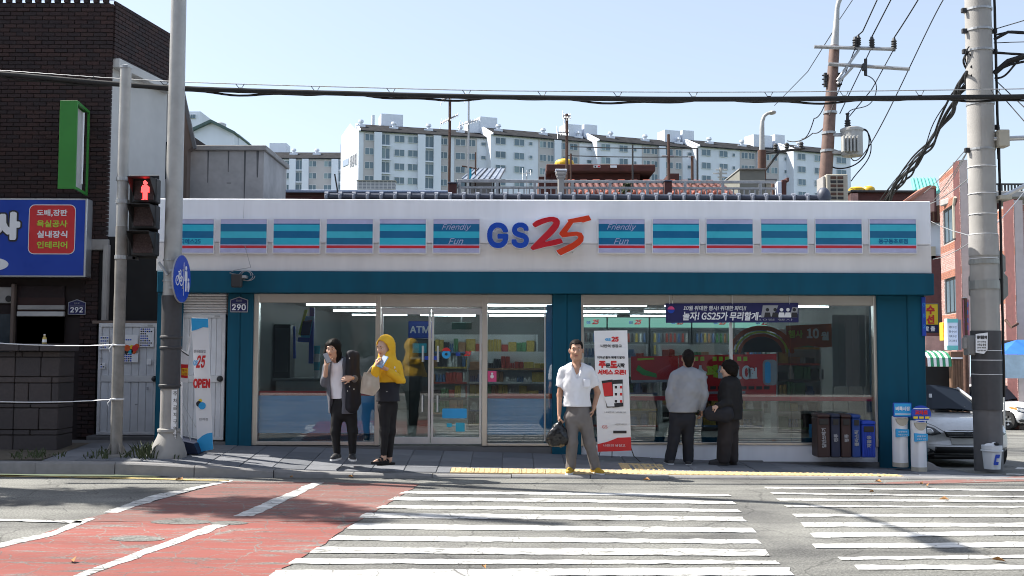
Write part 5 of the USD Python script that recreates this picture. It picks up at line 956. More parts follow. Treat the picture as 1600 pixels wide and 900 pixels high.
# red tile roof
rt_ = thing('red_tile_roof', 'dark red roof with bright orange tile ends behind the railing', 'roof'); Y1, Y2 = 20.2, 21.4
xa, xb2 = AX(892, Y1, 300), AX(1150, Y1, 300); zlo, zhi = AZ(303, Y1, 1000), AZ(287, Y2, 1000)
obj('slope', M().add([(xa, Y1, zlo), (xb2, Y1, zlo), (xb2, Y2, zhi), (xa, Y2, zhi), (xa, Y1, zlo-.4), (xb2, Y1, zlo-.4), (xb2, Y2, zlo-.4), (xa, Y2, zlo-.4)], [[0, 1, 2, 3], [7, 6, 5, 4], [0, 4, 5, 1], [1, 5, 6, 2], [2, 6, 7, 3], [3, 7, 4, 0]]), 'red_brick_dark', rt_)
for k in range(24):
    x_ = xa+.06+k*(xb2-xa-.1)/24; t_ = obj('cover_tile', M().cyl((x_, Y1-.02, zlo+.02), (x_, Y2, zhi+.02), .042, n=8), 'red_tile', rt_, smooth=50)
    obj('tile_end', M().ell((x_, Y1-.03, zlo+.01), (.05, .05, .055), 1), 'red_tile_end', t_); 
    if k % 2 == 0: obj('ridge_tile', M().cyl((x_-.06, Y2, zhi+.04), (x_+.08, Y2, zhi+.04), .045, n=8), 'red_tile_end' if k % 4 == 0 else 'red_tile', rt_, smooth=50)
g = thing('roof_plant', 'small green plant growing behind the railing in front of the red tile roof', 'plant'); cx, cz = A(978, 297, 19.4)
obj('foliage', leaf_cloud([(cx, 19.4, cz), (cx+.05, 19.4, cz+.1)], [.13, .08], 160, .035, 4), 'weed', g); obj('stem', M().cyl((cx, 19.4, zt-.13), (cx, 19.4, cz), .01, n=5), 'weed', g)
# dark brick penthouse
bp = thing('brick_penthouse', 'dark red brick rooftop room with a projecting parapet', 'building'); Yp = 24.8
pm('penthouse_brick', (0.085, 0.028, 0.022), 0.85, var=0.3, vscale=5, bump=0.3, bscale=30)
bxp(862, 1000, 268, 330, Yp, 3, 'wall', 'penthouse_brick', bp); bxp(853.5, 1024, 256.5, 267.8, Yp-.25, 3.4, 'parapet', 'penthouse_brick', bp, .02); bxp(842, 861.5, 276, 330, Yp+.1, 2, 'side_wall', 'penthouse_brick', bp); bxp(1000.5, 1060, 283, 330, Yp+.2, 2, 'low_wall', 'penthouse_brick', bp); bxp(1045, 1061, 271, 283, Yp+.6, 1.2, 'chimney', 'penthouse_brick', bp)
for i in range(4): bxp(862, 1000, 271+i*7.5, 271.6+i*7.5, Yp-.012, .012, 'course_line', 'red_brick_dark', bp)
g = thing('water_tank', 'yellow plastic water tank lid on top of the brick penthouse', 'tank'); cx, cz = A(882, 256.5, Yp+1); obj('dome', M().lathe([(.24, 0), (.235, .05), (.2, .09), (.1, .125), (0, .13)], (cx, Yp+1, cz), 18), 'tank_yellow', g, smooth=50); obj('rim', M().lathe([(.23, -.04), (.25, -.03), (.25, .01), (.23, .02)], (cx, Yp+1, cz), 18), 'tank_yellow', g)
for px, lb, m_ in [(933, 'small white and red notice board on the penthouse parapet', 'print_white'), (959, 'small plain white notice board on the penthouse parapet', 'print_white')]:
    g = thing('notice_board', lb, 'sign'); bxp(px-5, px+5, 258.3, 262, Yp-.3, .03, 'board', m_, g)
    if px == 933: bxp(px-4, px-1.5, 259, 261.5, Yp-.31, .01, 'mark', 'print_black', g); bxp(px+1, px+4.5, 259, 261.3, Yp-.31, .01, 'mark', 'print_red', g)
# olive box and cream wall
g = thing('tank_room', 'olive grey box shaped tank room behind the right part of the railing', 'building'); bxp(1156, 1195.5, 264.5, 330, 21.5, 1.6, 'wall', 'olive_grey', g); bxp(1155, 1196.5, 263, 264.3, 21.45, 1.7, 'coping', 'concrete', g)
g = thing('cream_parapet', 'low cream parapet between the olive box and the wing wall', 'wall'); bxp(1196.8, 1213, 281.5, 330, 21.6, .3, 'wall', 'cream_wall', g); bxp(1196, 1214, 279.5, 281.3, 21.5, .5, 'coping', 'concrete_dark', g)
for px in (1198, 1203): bxp(px, px+3, 303, 306, 21.58, .02, 'vent', 'dark_metal', g)
# grey tiled wall and rooftops behind
pm('small_tile', (0.20, 0.21, 0.24), 0.5, var=0.1)
MATS['grey_tiles'] = usdkit.material(stage, '/World/Looks/grey_tiles', {'g': ('texture_coordinate', {}), 'b': ('brick_texture', {'scale': 1.0, 'brick_width': 0.16, 'row_height': 0.12, 'mortar_size': 0.018, 'color1': (0.20, 0.21, 0.25), 'color2': (0.24, 0.25, 0.28), 'mortar': (0.45, 0.45, 0.47), 'offset': 0.0}), 'mp': ('mapping', {'rotation': (math.pi/2, 0, 0)}), 'p': ('principled_bsdf', {'roughness': 0.5})}, [('g.object', 'mp.vector'), ('mp.vector', 'b.vector'), ('b.color', 'p.base_color')], surface='p.BSDF')
g = thing('tiled_parapet', 'grey square tiled parapet with a dark window strip under it, left of the brick post', 'wall'); bxp(558, 617, 282.5, 296, 40, .4, 'tiled_face', 'grey_tiles', g); bxp(564, 610, 296.2, 310, 40.1, .3, 'window_strip', 'dark_metal', g); bxp(557, 618, 281.3, 282.3, 39.95, .5, 'coping', 'concrete_pale', g)
# ---- antennas, rods and poles
def antenna(px, ptop, pbot, Y, r, label, arms=(), mat='rust', lean=0):
    g = thing('antenna', label, 'antenna'); x0_, z1_ = A(px, ptop, Y); z0_ = AZ(pbot, Y, px)
    obj('mast', M().cyl((x0_+lean, Y, z0_), (x0_, Y, z1_), r, n=6), mat, g); k = Y/1640
    for (py, a, b, dz, els) in arms:
        za_ = AZ(py, Y, px); bm = obj('boom', M().cyl((x0_+a*k, Y, za_-dz*k), (x0_+b*k, Y, za_+dz*k), r*.55, n=5), 'galv', g)
        for e in range(els):
            f = e/max(els-1, 1); xx = x0_+(a+(b-a)*f)*k; zz = za_+dz*k*(2*f-1); hl = (.22 if e == 0 else .10)*(1 if els < 6 else .8)
            obj('element', M().cyl((xx, Y-hl*1.2, zz-hl*.8), (xx, Y+hl*1.2, zz+hl*.8), .006, n=4), 'galv', bm)
    return g
antenna(703, 152, 318, 19.2, .028, 'thick rusty mast with a yagi antenna above the left brick post', [(154, -13, 1, 2, 4), (186, -14, 13, 7, 8)])
antenna(732.5, 150, 318, 19.6, .02, 'thin mast with a yagi antenna beside the turquoise cloth', [(153, -6, 7, -1, 4), (191, -14, 18, 5, 8)], 'galv')
antenna(885.5, 178, 318, 18.9, .03, 'dark mast with a tangle of antenna rods above the pale column', [(181, -6, 6, 0, 6), (184, -5, 5, 1, 5), (207, -15, 3, 0, 5)], 'rust')
antenna(743, 238, 300, 21.8, .015, 'short thin rod beside the turquoise cloth')
antenna(892, 240, 318, 20, .02, 'thin dark rod right of the mast by the pale column')
antenna(988.5, 226, 318, 20.5, .018, 'dark upright rod behind the plant on the roof', (), 'dark_metal')
antenna(1044.5, 210, 318, 20.5, .03, 'rusty mast with a short crossbar behind the middle brick post', [(243.5, -11, 9, 0, 0)])
antenna(1081.5, 244, 318, 21, .03, 'rusty stub post with a small top bracket right of the middle brick post', [(245, -6, 4, 0, 0)])
antenna(1089.5, 231, 318, 21.2, .022, 'black upright rod right of the rusty stub post', (), 'dark_metal')
antenna(523, 272, 300, 19.4, .015, 'short leaning dark rod above the brown eave', (), 'dark_metal', .06)
antenna(851.5, 268, 318, 20, .012, 'thin rod left of the pale column', (), 'galv')
antenna(823, 268, 318, 23, .015, 'small dish rod between the canopy shed and the penthouse', [(271, -6, 6, 1, 3)], 'galv')
antenna(1126, 262, 318, 60, .09, 'small pale far off power pole with three crossarms', [(265, -8, 10, 0, 0), (271, -12, 10, 0, 0), (277, -5, 7, 0, 0)], 'concrete_pale')
# street lamp behind
g = thing('street_lamp', 'curved grey street lamp with a rusty lower shaft behind the roofs', 'lamp post'); Y = 27.0
W_ = lambda px, py: (AX(px, Y, py), Y, AZ(py, Y, px))
obj('shaft', M().tube([W_(1190.5, 318), W_(1190.5, 235)], .11, 12), 'rust', g, smooth=50); obj('upper_shaft', M().tube([W_(1190.5, 235), W_(1190.5, 203), W_(1191, 190), W_(1194, 181.5), W_(1199, 177.5), W_(1206, 175.5)], [.075, .065, .055, .045, .04, .04], 12), 'pole_grey', g, smooth=50); obj('lamp_head', M().ell(W_(1206.5, 176), (.10, .16, .05), 2), 'pole_grey', g)
# cables with insulators crossing behind
def wire(pts, r, label, mat='black_rubber', sag=0.0, n=14, name='wire'):
    g = thing(name, label, 'wire'); P = []
    if len(pts) > 3:
        from scipy.interpolate import CubicSpline
        pts = np.array(pts, float); s_ = np.concatenate([[0], np.cumsum(np.linalg.norm(np.diff(pts, axis=0), axis=1)**.6)]); pts = CubicSpline(s_, pts)(np.linspace(0, s_[-1], 8*len(pts))); n = 1
    for (a, b) in zip(pts[:-1], pts[1:]):
        a, b = np.array(a, float), np.array(b, float)
        for k in range(n): t = k/n; q_ = a+(b-a)*t; q_[2] -= sag*4*t*(1-t); P.append(q_)
    P.append(np.array(pts[-1], float)); obj('strand', M().tube(P, r, 6), mat, g, smooth=60); return g
Wp = lambda px, py, Y: (AX(px, Y, py), Y, AZ(py, Y, px))
g = thing('pole_crossarm', 'dark crossarm with three insulators and a diagonal stay by the curved street lamp', 'crossarm'); Y = 28
obj('arm', M().cyl(Wp(1185, 241, Y), Wp(1257, 232, Y), .035, n=6), 'dark_metal', g); obj('stay', M().cyl(Wp(1196, 266, Y), Wp(1217, 238, Y), .035, n=6), 'dark_metal', g)
for px in (1212, 1229.5, 1252): obj('insulator', M().lathe([(.03, 0), (.06, .02), (.04, .05), (.07, .08), (.05, .12), (.07, .15), (.04, .2), (0, .21)], Wp(px, 236-(px-1212)*.07, Y), 8), 'dark_metal', g)
wire([Wp(892, 229, 25), Wp(1090, 232, 25)], .012, 'thin dark wire between the rods above the penthouse', sag=.02); wire([Wp(885, 243, 25), Wp(1075, 245, 25)], .012, 'lower thin dark wire between the rods above the penthouse', sag=.02)
# ---- blocks of flats
def flats(name, label, secs, rows, top_py_fn, Yfn, storey=2.76, zbase=18):
    g = thing(name, label, 'building')
    for s in secs:
        pa, pb = s['x']; Ya, Yb_ = Yfn(pa)-s.get('fwd', 0), Yfn(pb)-s.get('fwd', 0)*0
        cy = lambda px: top_py_fn(px)
        pm_ = (pa+pb)/2; Ym = Yfn(pm_); ztop = AZ(top_py_fn(pm_), Ym, pm_)       # centre of the top window row
        xa, xb2 = AX(pa, Ya, 250), AX(pb, Yb_, 250); ea = np.array([xb2-xa, Yb_-Ya]); Ln = np.linalg.norm(ea); ea /= Ln; nb_ = np.array([-ea[1], ea[0]])
        ze = ztop+1.35; D = 10.5; rise = s.get('rise', 2.2)
        fr = lambda u, v, z: (xa+ea[0]*u+nb_[0]*v, Ya+ea[1]*u+nb_[1]*v, z)
        def block(u0, u1, v0, v1, z0, z1, m=None):
            m = m or M(); return m.add([fr(u0, v0, z0), fr(u1, v0, z0), fr(u1, v1, z0), fr(u0, v1, z0), fr(u0, v0, z1), fr(u1, v0, z1), fr(u1, v1, z1), fr(u0, v1, z1)], [[0, 3, 2, 1], [4, 5, 6, 7], [0, 1, 5, 4], [1, 2, 6, 5], [2, 3, 7, 6], [3, 0, 4, 7]])
        w = block(0, Ln, 0, D, zbase, ze)
        w.add([fr(0, 0, ze), fr(0, D, ze), fr(0, D/2, ze+rise), fr(Ln, 0, ze), fr(Ln, D, ze), fr(Ln, D/2, ze+rise)], [[0, 2, 1], [3, 4, 5], [0, 3, 5], [0, 5, 2], [1, 2, 5], [1, 5, 4]]); obj('wall', w, 'flat_white', g)
        r_ = M(); o = .45
        r_.add([fr(.3, -o, ze-.05), fr(Ln, -o, ze-.05), fr(Ln, D/2, ze+rise+.12), fr(.3, D/2, ze+rise+.12), fr(.3, -o, ze-.3), fr(Ln, -o, ze-.3), fr(Ln, D/2, ze+rise-.2), fr(.3, D/2, ze+rise-.2)], [[0, 1, 2, 3], [7, 6, 5, 4], [0, 4, 5, 1], [1, 5, 6, 2], [3, 7, 4, 0]])
        r_.add([fr(.3, D+o, ze-.05), fr(Ln, D+o, ze-.05), fr(Ln, D/2, ze+rise+.12), fr(.3, D/2, ze+rise+.12)], [[1, 0, 3, 2]]); obj('roof', r_, 'flat_roof', g)
        obj('gable_edge', M().add([fr(-.15, -.5, ze-.25), fr(-.15, D/2, ze+rise+.1), fr(.35, D/2, ze+rise+.25), fr(.35, -.5, ze+.1), fr(.35, D/2, ze+rise+.1), fr(.35, -.5, ze-.25)], [[0, 1, 2, 2], [0, 2, 3, 3], [3, 2, 4, 4], [3, 4, 5, 5], [0, 3, 5, 5]]), 'flat_white', g)
        for u0, u1, v0, v1, z0, z1 in s.get('boxes', []): rb = obj('roof_box', block(u0*Ln, u1*Ln, D*v0, D*v1, ze, ze+z1), 'flat_white', g)
        for u in s.get('vents', []):
            c = fr(u*Ln, D*.3, ze+rise*.6); obj('roof_vent', M().box(c[0]-.9, c[0]+.9, c[1]-.4, c[1]+.4, c[2]-.3, c[2]+.35).lathe([(.35, .35), (.35, .8), (.6, .95), (.45, 1.4), (0, 1.5)], c, 8), 'flat_white', g)
        def U(px):   # distance along the front where the sight line at px meets it
            d = ray(px, 240); t = np.cross(np.array([xa, Ya])-CAM[:2], ea)/np.cross(d[:2], ea); return float(np.dot(CAM[:2]+d[:2]*t-np.array([xa, Ya]), ea))
        for px, kind in s.get('piers', []): u = U(px); obj('pier', block(u-.75, u+.75, -.7, .05, zbase, ze-.32), 'flat_white', g)
        for px0, px1 in s.get('bands', []): u0, u1 = U(px0), U(px1); obj('panel', block(u0, u1, -.08, .02, zbase, ze-.4), 'flat_beige', g)
        for px, wpx, kind in s['cols']:
            u = U(px); W2 = wpx*Ym/1640/2
            for r in range(rows):
                z = ztop-r*storey
                if kind == 'tall': z0, z1 = z-1.3, z+.75
                elif kind == 'small': z0, z1 = z-.35, z+.25
                else: z0, z1 = z-.62, z+.62
                f = block(u-W2, u+W2, -.16, -.05, z0-.06, z0); block(u-W2, u+W2, -.16, -.05, z1, z1+.06, f); block(u-W2-.06, u-W2, -.16, -.05, z0-.06, z1+.06, f); block(u+W2, u+W2+.06, -.16, -.05, z0-.06, z1+.06, f)
                if kind != 'small': block(u-.04, u+.04, -.15, -.05, z0, z1, f)
                win = obj('window', f, 'window_white', g)
                pale = rng.random() < .22
                if kind != 'small' and rng.random() < .6: obj('pane', block(u-W2, u-.04, -.12, -.06, z0, z1), 'far_glass_pale' if pale or rng.random() < .3 else 'far_glass', win); obj('pane', block(u+.04, u+W2, -.12, -.06, z0, z1), 'far_glass', win)
                else: obj('pane', block(u-W2, u+W2, -.12, -.06, z0, z1), 'far_glass', win)
                if kind == 'tall': obj('balcony', block(u-W2-.2, u+W2+.2, -.6, -.17, z0-.35, z0-.1), 'flat_white', win)
    return g
Yf_ = lambda px: 205+22.6*(px-600)/670
tp_ = lambda px: float(np.interp(px, [600, 800, 950, 1100, 1270], [217, 225.5, 234, 242.7, 250]))
secs = [dict(x=(560, 764), fwd=0, cols=[(577, 13, 'w'), (602, 13, 'tall'), (624, 15, 'w'), (645, 15, 'w'), (670, 15, 'tall'), (693, 11, 'w'), (719, 15, 'w'), (736, 13, 'w'), (755, 7, 'small')], piers=[(590, 0), (658, 0), (682.5, 0)], bands=[(568, 585), (686, 700), (710, 745)], boxes=[(.20, .37, .6, .95, 0, 5.0), (.13, .15, .6, .7, 0, 4.6)], vents=[.03, .28, .55, .80]),
        dict(x=(767, 930), fwd=3.0, cols=[(782, 16, 'w'), (811, 16, 'w'), (829, 5, 'small'), (848, 10, 'w'), (860, 10, 'w'), (879, 9, 'w'), (896, 13, 'w'), (920, 7, 'small')], piers=[(870, 0)], bands=[(841, 866), (874, 905)], boxes=[(.0, .16, .6, .95, 0, 4.8), (-.10, .02, .62, .95, 0, 4.0)], vents=[.12, .55, .9]),
        dict(x=(933, 1087), fwd=3.0, cols=[(946, 15, 'w'), (974, 14, 'w'), (992, 4, 'small'), (1010, 11, 'w'), (1022, 10, 'w'), (1045, 13, 'w'), (1060, 10, 'w'), (1077, 7, 'small')], piers=[(1033, 0)], bands=[(1003, 1030), (1038, 1066)], boxes=[(.0, .13, .6, .95, 0, 4.6), (-.18, -.02, .62, .95, 0, 4.4)], vents=[.2, .55, .9]),
        dict(x=(1090, 1237), fwd=3.0, cols=[(1103, 15, 'w'), (1130, 14, 'w'), (1146, 4, 'small'), (1163, 11, 'w'), (1174, 10, 'w'), (1197, 10, 'w'), (1209, 11, 'w'), (1228, 7, 'small')], piers=[(1186, 0)], bands=[(1156, 1181), (1191, 1216)], boxes=[(.0, .12, .6, .95, 0, 4.6), (-.18, -.02, .62, .95, 0, 4.4)], vents=[.2, .55]),
        dict(x=(1240, 1329), fwd=3.0, cols=[(1252, 14, 'w'), (1278, 14, 'w'), (1314, 18, 'w')], piers=[], bands=[], boxes=[(.0, .17, .6, .95, 0, 4.6), (-.36, -.04, .62, .95, 0, 4.2)], vents=[.25])]
fl_ = flats('apartment_block', 'long white five section apartment block with dark roofs on the rise behind the shop', secs, 5, tp_, Yf_)
# lettering on its left gable
gx0, gY = AX(560, 205, 250), 205.0
g0 = A(536, 250, 212)
gable = M().add([(gx0-.02, gY, 18), (gx0-.02, gY, AZ(207.5, 205, 560)), (A(547, 197, 209)[0], 209.2, AZ(192.5, 209, 548)), (A(533, 210, 214)[0], 214, AZ(213, 214, 533)), (A(533, 210, 214)[0], 214, 18), (gx0+4, gY+9, 18), (gx0+4, gY+9, AZ(207.5, 205, 560))], [[1, 0, 4, 4], [1, 4, 3, 3], [1, 3, 2, 2]])
obj('gable_wall', gable, 'flat_white', fl_)
gd = np.array([A(533, 250, 214)[0]-gx0, 9.0]); gl_ = np.linalg.norm(gd); Rg = np.eye(4); gdir = -gd/gl_
Rg[:3, 0] = [gdir[0], gdir[1], 0]; Rg[:3, 1] = [-gdir[1], gdir[0], 0]; Rg[:3, 3] = (gx0, gY, 0)
for i, ch in enumerate('강변마을'):
    zc_ = AZ(250, 207, 550); obj('lettering', M().prism(words(ch, -gl_*(.42-.115*i), zc_, 2.3, 1.0, bold=5), -.15, .1).xf(Rg), 'print_grey', fl_)
obj('emblem', M().prism(rect(-gl_*.86, -gl_*.55, AZ(253, 207, 545), AZ(243, 207, 545)), -.15, .1).xf(Rg), 'gutter_blue', fl_)
secs2 = [dict(x=(375, 534), cols=[(449, 9, 'w'), (468.5, 13, 'tall'), (489, 11, 'w'), (513, 12, 'w'), (530, 6, 'tall')], piers=[(458, 0), (478, 0), (524, 0)], bands=[(483, 520)], boxes=[(.23, .40, .55, .95, 0, 4.6), (.15, .18, .6, .8, 0, 4.2), (.94, .97, .6, .8, 0, 4.4)], vents=[.50, .73])]
flats('apartment_block', 'shorter apartment block left of the long white one, partly behind the concrete box', secs2, 4, lambda px: 256.0, lambda px: 238.0)
# gabled white house and the block behind it
g = thing('gabled_house', 'white house with a green edged gable behind the concrete box', 'house'); Y = 70
sh = sg.Polygon([A(296, 250, Y), A(296, 206.5, Y), A(331, 190.5, Y), A(366, 207.5, Y), A(366, 250, Y)]); obj('wall', M().prism(sh, Y, 9), 'flat_white', g)
pm('roof_green', (0.05, 0.09, 0.085), 0.6); obj('roof_edge', M().prism(sg.LineString([A(293, 207.5, Y), A(331, 190, Y), A(367, 208, Y)]).buffer(.09), Y-.3, 9.6), 'roof_green', g); bxp(366.2, 373, 209.5, 250, Y+1, 3, 'side_annex', 'flat_white', g)
cx, cz = A(344, 197, Y+2); obj('chimney', M().lathe([(.2, 0), (.2, .35), (.42, .4), (.42, .65), (.2, .75), (0, .8)], (cx, Y+2, cz-.5), 10), 'galv', g); bxp(304, 333, 228, 231, Y-3, 1, 'lower_roof', 'flat_white', g)
g = thing('plain_block', 'plain pale building with one window behind the gabled house', 'building'); Y = 95; bxp(284, 312.5, 174, 260, Y, 8, 'wall', 'flat_white', g); w_ = bxp(297, 305.5, 178.5, 185, Y-.1, .09, 'window', 'window_white', g); bxp(297.6, 300.8, 179, 184.5, Y-.14, .03, 'pane', 'far_glass', w_); bxp(301.6, 304.9, 179, 184.5, Y-.14, .03, 'pane', 'far_glass', w_); bxp(291, 296.5, 189, 196, Y-.1, .09, 'window', 'far_glass', g)
# ================================================================ right: side street
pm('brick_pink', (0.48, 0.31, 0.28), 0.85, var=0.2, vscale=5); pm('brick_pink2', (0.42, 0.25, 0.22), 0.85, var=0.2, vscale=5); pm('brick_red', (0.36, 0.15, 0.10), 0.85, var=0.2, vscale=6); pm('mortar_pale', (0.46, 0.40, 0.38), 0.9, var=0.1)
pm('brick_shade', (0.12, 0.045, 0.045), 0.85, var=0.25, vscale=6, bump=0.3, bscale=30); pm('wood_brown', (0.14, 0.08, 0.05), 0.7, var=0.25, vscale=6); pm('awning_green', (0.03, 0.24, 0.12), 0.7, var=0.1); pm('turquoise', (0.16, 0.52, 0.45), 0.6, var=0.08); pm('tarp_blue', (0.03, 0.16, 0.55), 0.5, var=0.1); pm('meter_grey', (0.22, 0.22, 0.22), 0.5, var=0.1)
pm('tarp_white', (0.45, 0.60, 0.72), 0.45, var=0.25, vscale=1.5)
def wallrun(a, b, z0, z1, parent, bands, tag_, th=0.3, bricks=True, holes=()):
    """A brick wall from a to b in plan, its courses real bricks, with bands of red soldier bricks."""
    a, b = np.array(a), np.array(b); L = np.linalg.norm(b-a); e = (b-a)/L; n = np.array([e[1], -e[0]])
    T = np.eye(4); T[:2, 0] = e; T[:2, 1] = -n; T[:3, 3] = (*a, 0)
    inh = lambda u, z: any(u0-.02 < u < u1+.02 and v0-.02 < z < v1+.02 for u0, u1, v0, v1 in holes)
    mm = M()
    us = sorted({0.0, L} | {h for q in holes for h in q[:2]}); zs_ = sorted({z0, z1} | {h for q in holes for h in q[2:]})
    for u0, u1 in zip(us[:-1], us[1:]):
        for v0, v1 in zip(zs_[:-1], zs_[1:]):
            if not inh((u0+u1)/2, (v0+v1)/2): mm.box(u0, u1, 0.012, th, v0, v1)
    obj('wall', mm.xf(T), 'mortar_pale', parent)
    B = [M(), M(), M()]; z = z0; r = 0; BW, BH, J = .21, .075, .014
    while z < z1-BH:
        band = any(c0 <= z+BH/2 <= c1 for c0, c1 in bands); u = 0.0 if r % 2 else -BW/2
        while u < L:
            u0, u1 = max(u, 0), min(u+BW-J, L)
            if u1-u0 > .02 and not inh((u0+u1)/2, z+BH/2): B[2 if band else int(rng.integers(2))].box(u0, u1, rng.normal(0, .002), .03, z, z+BH-J)
            u += BW
        z += BH; r += 1
    for k in range(3):
        if B[k].v: obj('brickwork', B[k].xf(T), ('brick_pink', 'brick_pink2', 'brick_red')[k], parent, kind='stuff')
    return T
ba = thing('brick_house', 'sunlit pink brick house with tall windows, left of the big concrete pole', 'building')
YA, YBn = 41.0, 37.0
nA, fA = (AX(1504, YA), YA), (AX(1472, 44.9), 44.9)
zA = lambda py: AZ(py, YA, 1504)
Lw = math.hypot(nA[0]-fA[0], 3.9); wz = [(zA(370), zA(312)), (zA(487), zA(428))]; h0, h1 = .16*Lw, .93*Lw
T = wallrun(fA, nA, -1.6, zA(250), ba, [(zA(262), zA(249)), (zA(312), zA(301)), (zA(384), zA(371)), (zA(428), zA(417)), (zA(500), zA(488))], 'a', holes=[(h0, h1, a, b) for a, b in wz])
for a, b in wz:
    ms_ = [h0+(h1-h0)*k/4 for k in range(5)]; w = M()
    for u in ms_: w.box(u-.04, u+.04, .06, .14, a, b)
    w.box(h0, h1, .06, .14, a, a+.08).box(h0, h1, .06, .14, b-.08, b); w = obj('window', w.xf(T), 'dark_metal', ba)
    for u0, u1 in zip(ms_[:-1], ms_[1:]): obj('pane', M().box(u0+.04, u1-.04, .08, .09, a+.08, b-.08).xf(T), 'far_glass', w)
obj('downpipe', M().tube([(Lw*.86, -.1, wz[0][0]), (Lw*.86, -.1, wz[0][1]-.15), (Lw*.92, -.1, wz[0][1]+.15)], .08, 8).xf(T), 'cream_wall', ba)
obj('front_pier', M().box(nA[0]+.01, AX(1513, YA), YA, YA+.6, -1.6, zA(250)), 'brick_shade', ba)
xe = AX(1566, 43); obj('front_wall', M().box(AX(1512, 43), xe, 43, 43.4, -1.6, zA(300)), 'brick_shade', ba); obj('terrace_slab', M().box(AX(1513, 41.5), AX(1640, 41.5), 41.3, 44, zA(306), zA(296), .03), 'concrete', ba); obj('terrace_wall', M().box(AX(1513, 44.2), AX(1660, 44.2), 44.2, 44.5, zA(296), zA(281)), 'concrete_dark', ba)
rlm = obj('terrace_rail', M().box(AX(1513, 44.2), AX(1660, 44.2), 44.2, 44.3, zA(268), zA(265.5)), 'dark_metal', ba)
for px in np.arange(1514, 1650, 5.2): obj('rail_bar', M().box(AX(px, 44.2)-.03, AX(px, 44.2)+.03, 44.22, 44.28, zA(281), zA(268)), 'dark_metal', rlm)
bb2 = thing('brick_house', 'pink brick house with an orange coping, right of the big concrete pole', 'building')
nB, fB = (AX(1588, YBn), YBn), (AX(1562, 39.5), 39.5); zB_ = lambda py: AZ(py, YBn, 1588); Lb = math.hypot(nB[0]-fB[0], 2.5)
T = wallrun(fB, nB, -1.6, zB_(313), bb2, [(zB_(330), zB_(312)), (zB_(398), zB_(386)), (zB_(470), zB_(460))], 'b', holes=[(.5, 1.2, zB_(445), zB_(408))])
w = obj('window', M().box(.5, 1.2, .05, .12, zB_(445), zB_(443)).box(.5, 1.2, .05, .12, zB_(410), zB_(408)).box(.83, .87, .05, .12, zB_(443), zB_(410)).xf(T), 'print_pink', bb2); obj('pane', M().box(.5, 1.2, .07, .08, zB_(444), zB_(409)).xf(T), 'far_glass', w)
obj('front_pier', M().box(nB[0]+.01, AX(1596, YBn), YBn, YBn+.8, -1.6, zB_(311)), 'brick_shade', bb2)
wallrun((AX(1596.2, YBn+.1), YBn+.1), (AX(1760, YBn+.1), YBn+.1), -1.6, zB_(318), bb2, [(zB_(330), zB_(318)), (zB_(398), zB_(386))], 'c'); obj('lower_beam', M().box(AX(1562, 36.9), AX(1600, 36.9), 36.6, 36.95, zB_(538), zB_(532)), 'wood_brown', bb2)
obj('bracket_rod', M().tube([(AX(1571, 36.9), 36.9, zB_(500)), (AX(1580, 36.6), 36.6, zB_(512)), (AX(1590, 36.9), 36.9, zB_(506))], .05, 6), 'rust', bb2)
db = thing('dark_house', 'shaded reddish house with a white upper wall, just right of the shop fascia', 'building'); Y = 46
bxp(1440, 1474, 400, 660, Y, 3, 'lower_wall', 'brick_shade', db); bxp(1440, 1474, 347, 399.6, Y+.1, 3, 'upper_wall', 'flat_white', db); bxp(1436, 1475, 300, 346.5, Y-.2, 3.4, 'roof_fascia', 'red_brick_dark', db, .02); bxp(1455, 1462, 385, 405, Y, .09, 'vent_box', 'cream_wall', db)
for px in (1458, 1465, 1471): bxp(px, px+1.5, 302, 345, Y-.3, .08, 'rafter', 'wood_brown', db)
pr_ = thing('long_parapet', 'long dark brick parapet behind the right end of the fascia', 'wall'); Y = 26.5
bxp(1330, 1458, 300.5, 330, Y, .4, 'wall', 'red_brick_dark', pr_); bxp(1329, 1459, 297, 300.2, Y-.1, .6, 'coping', 'dark_metal', pr_, .01); bxp(1330, 1341, 302, 330, Y-.12, .1, 'brick_pier', 'brick_pink2', pr_)
g = thing('dome_tank', 'yellow water tank lid with a flat one beside it, above the long dark parapet', 'tank'); Y = 27.5
cx, cz = A(1357, 297, Y); obj('dome', M().lathe([(.17, -.2), (.17, 0), (.15, .06), (.09, .1), (0, .115)], (cx, Y, cz), 18), 'tank_yellow', g, smooth=50); cx, cz = A(1338, 297, Y); obj('flat_lid', M().lathe([(.2, -.2), (.2, .03), (.15, .07), (0, .08)], (cx, Y, cz), 18), 'tank_yellow', g, smooth=50)
g = thing('turquoise_roof', 'bright turquoise sheet roof above the long dark parapet', 'roof'); Y = 30
v = [(*A(1423, 278.5, Y+3)[:1], Y+3, A(1423, 278.5, Y+3)[1]), (A(1462, 278.5, Y+3)[0], Y+3, A(1462, 278.5, Y+3)[1]), (A(1469, 298, Y)[0], Y, A(1469, 298, Y)[1]), (A(1427, 298, Y)[0], Y, A(1427, 298, Y)[1])]
obj('sheet', M().add(v+[(a, b, c-.08) for a, b, c in v], [[3, 2, 1, 0], [4, 5, 6, 7], [0, 1, 5, 4], [1, 2, 6, 5], [2, 3, 7, 6], [3, 0, 4, 7]]), 'turquoise', g)
for k in range(7):
    f = (k+.5)/7; a = np.array(v[0])*(1-f)+np.array(v[1])*f; b = np.array(v[3])*(1-f)+np.array(v[2])*f; obj('seam', M().cyl(a+[0, 0, .02], b+[0, 0, .02], .025, n=5), 'turquoise', g)
bxp(1428, 1468, 298.3, 320, 30.1, 3, 'wall', 'flat_beige', g)
g = thing('brick_chimney', 'small sunlit brick pier with a sloping top beside the turquoise roof', 'chimney'); Y = 25.2
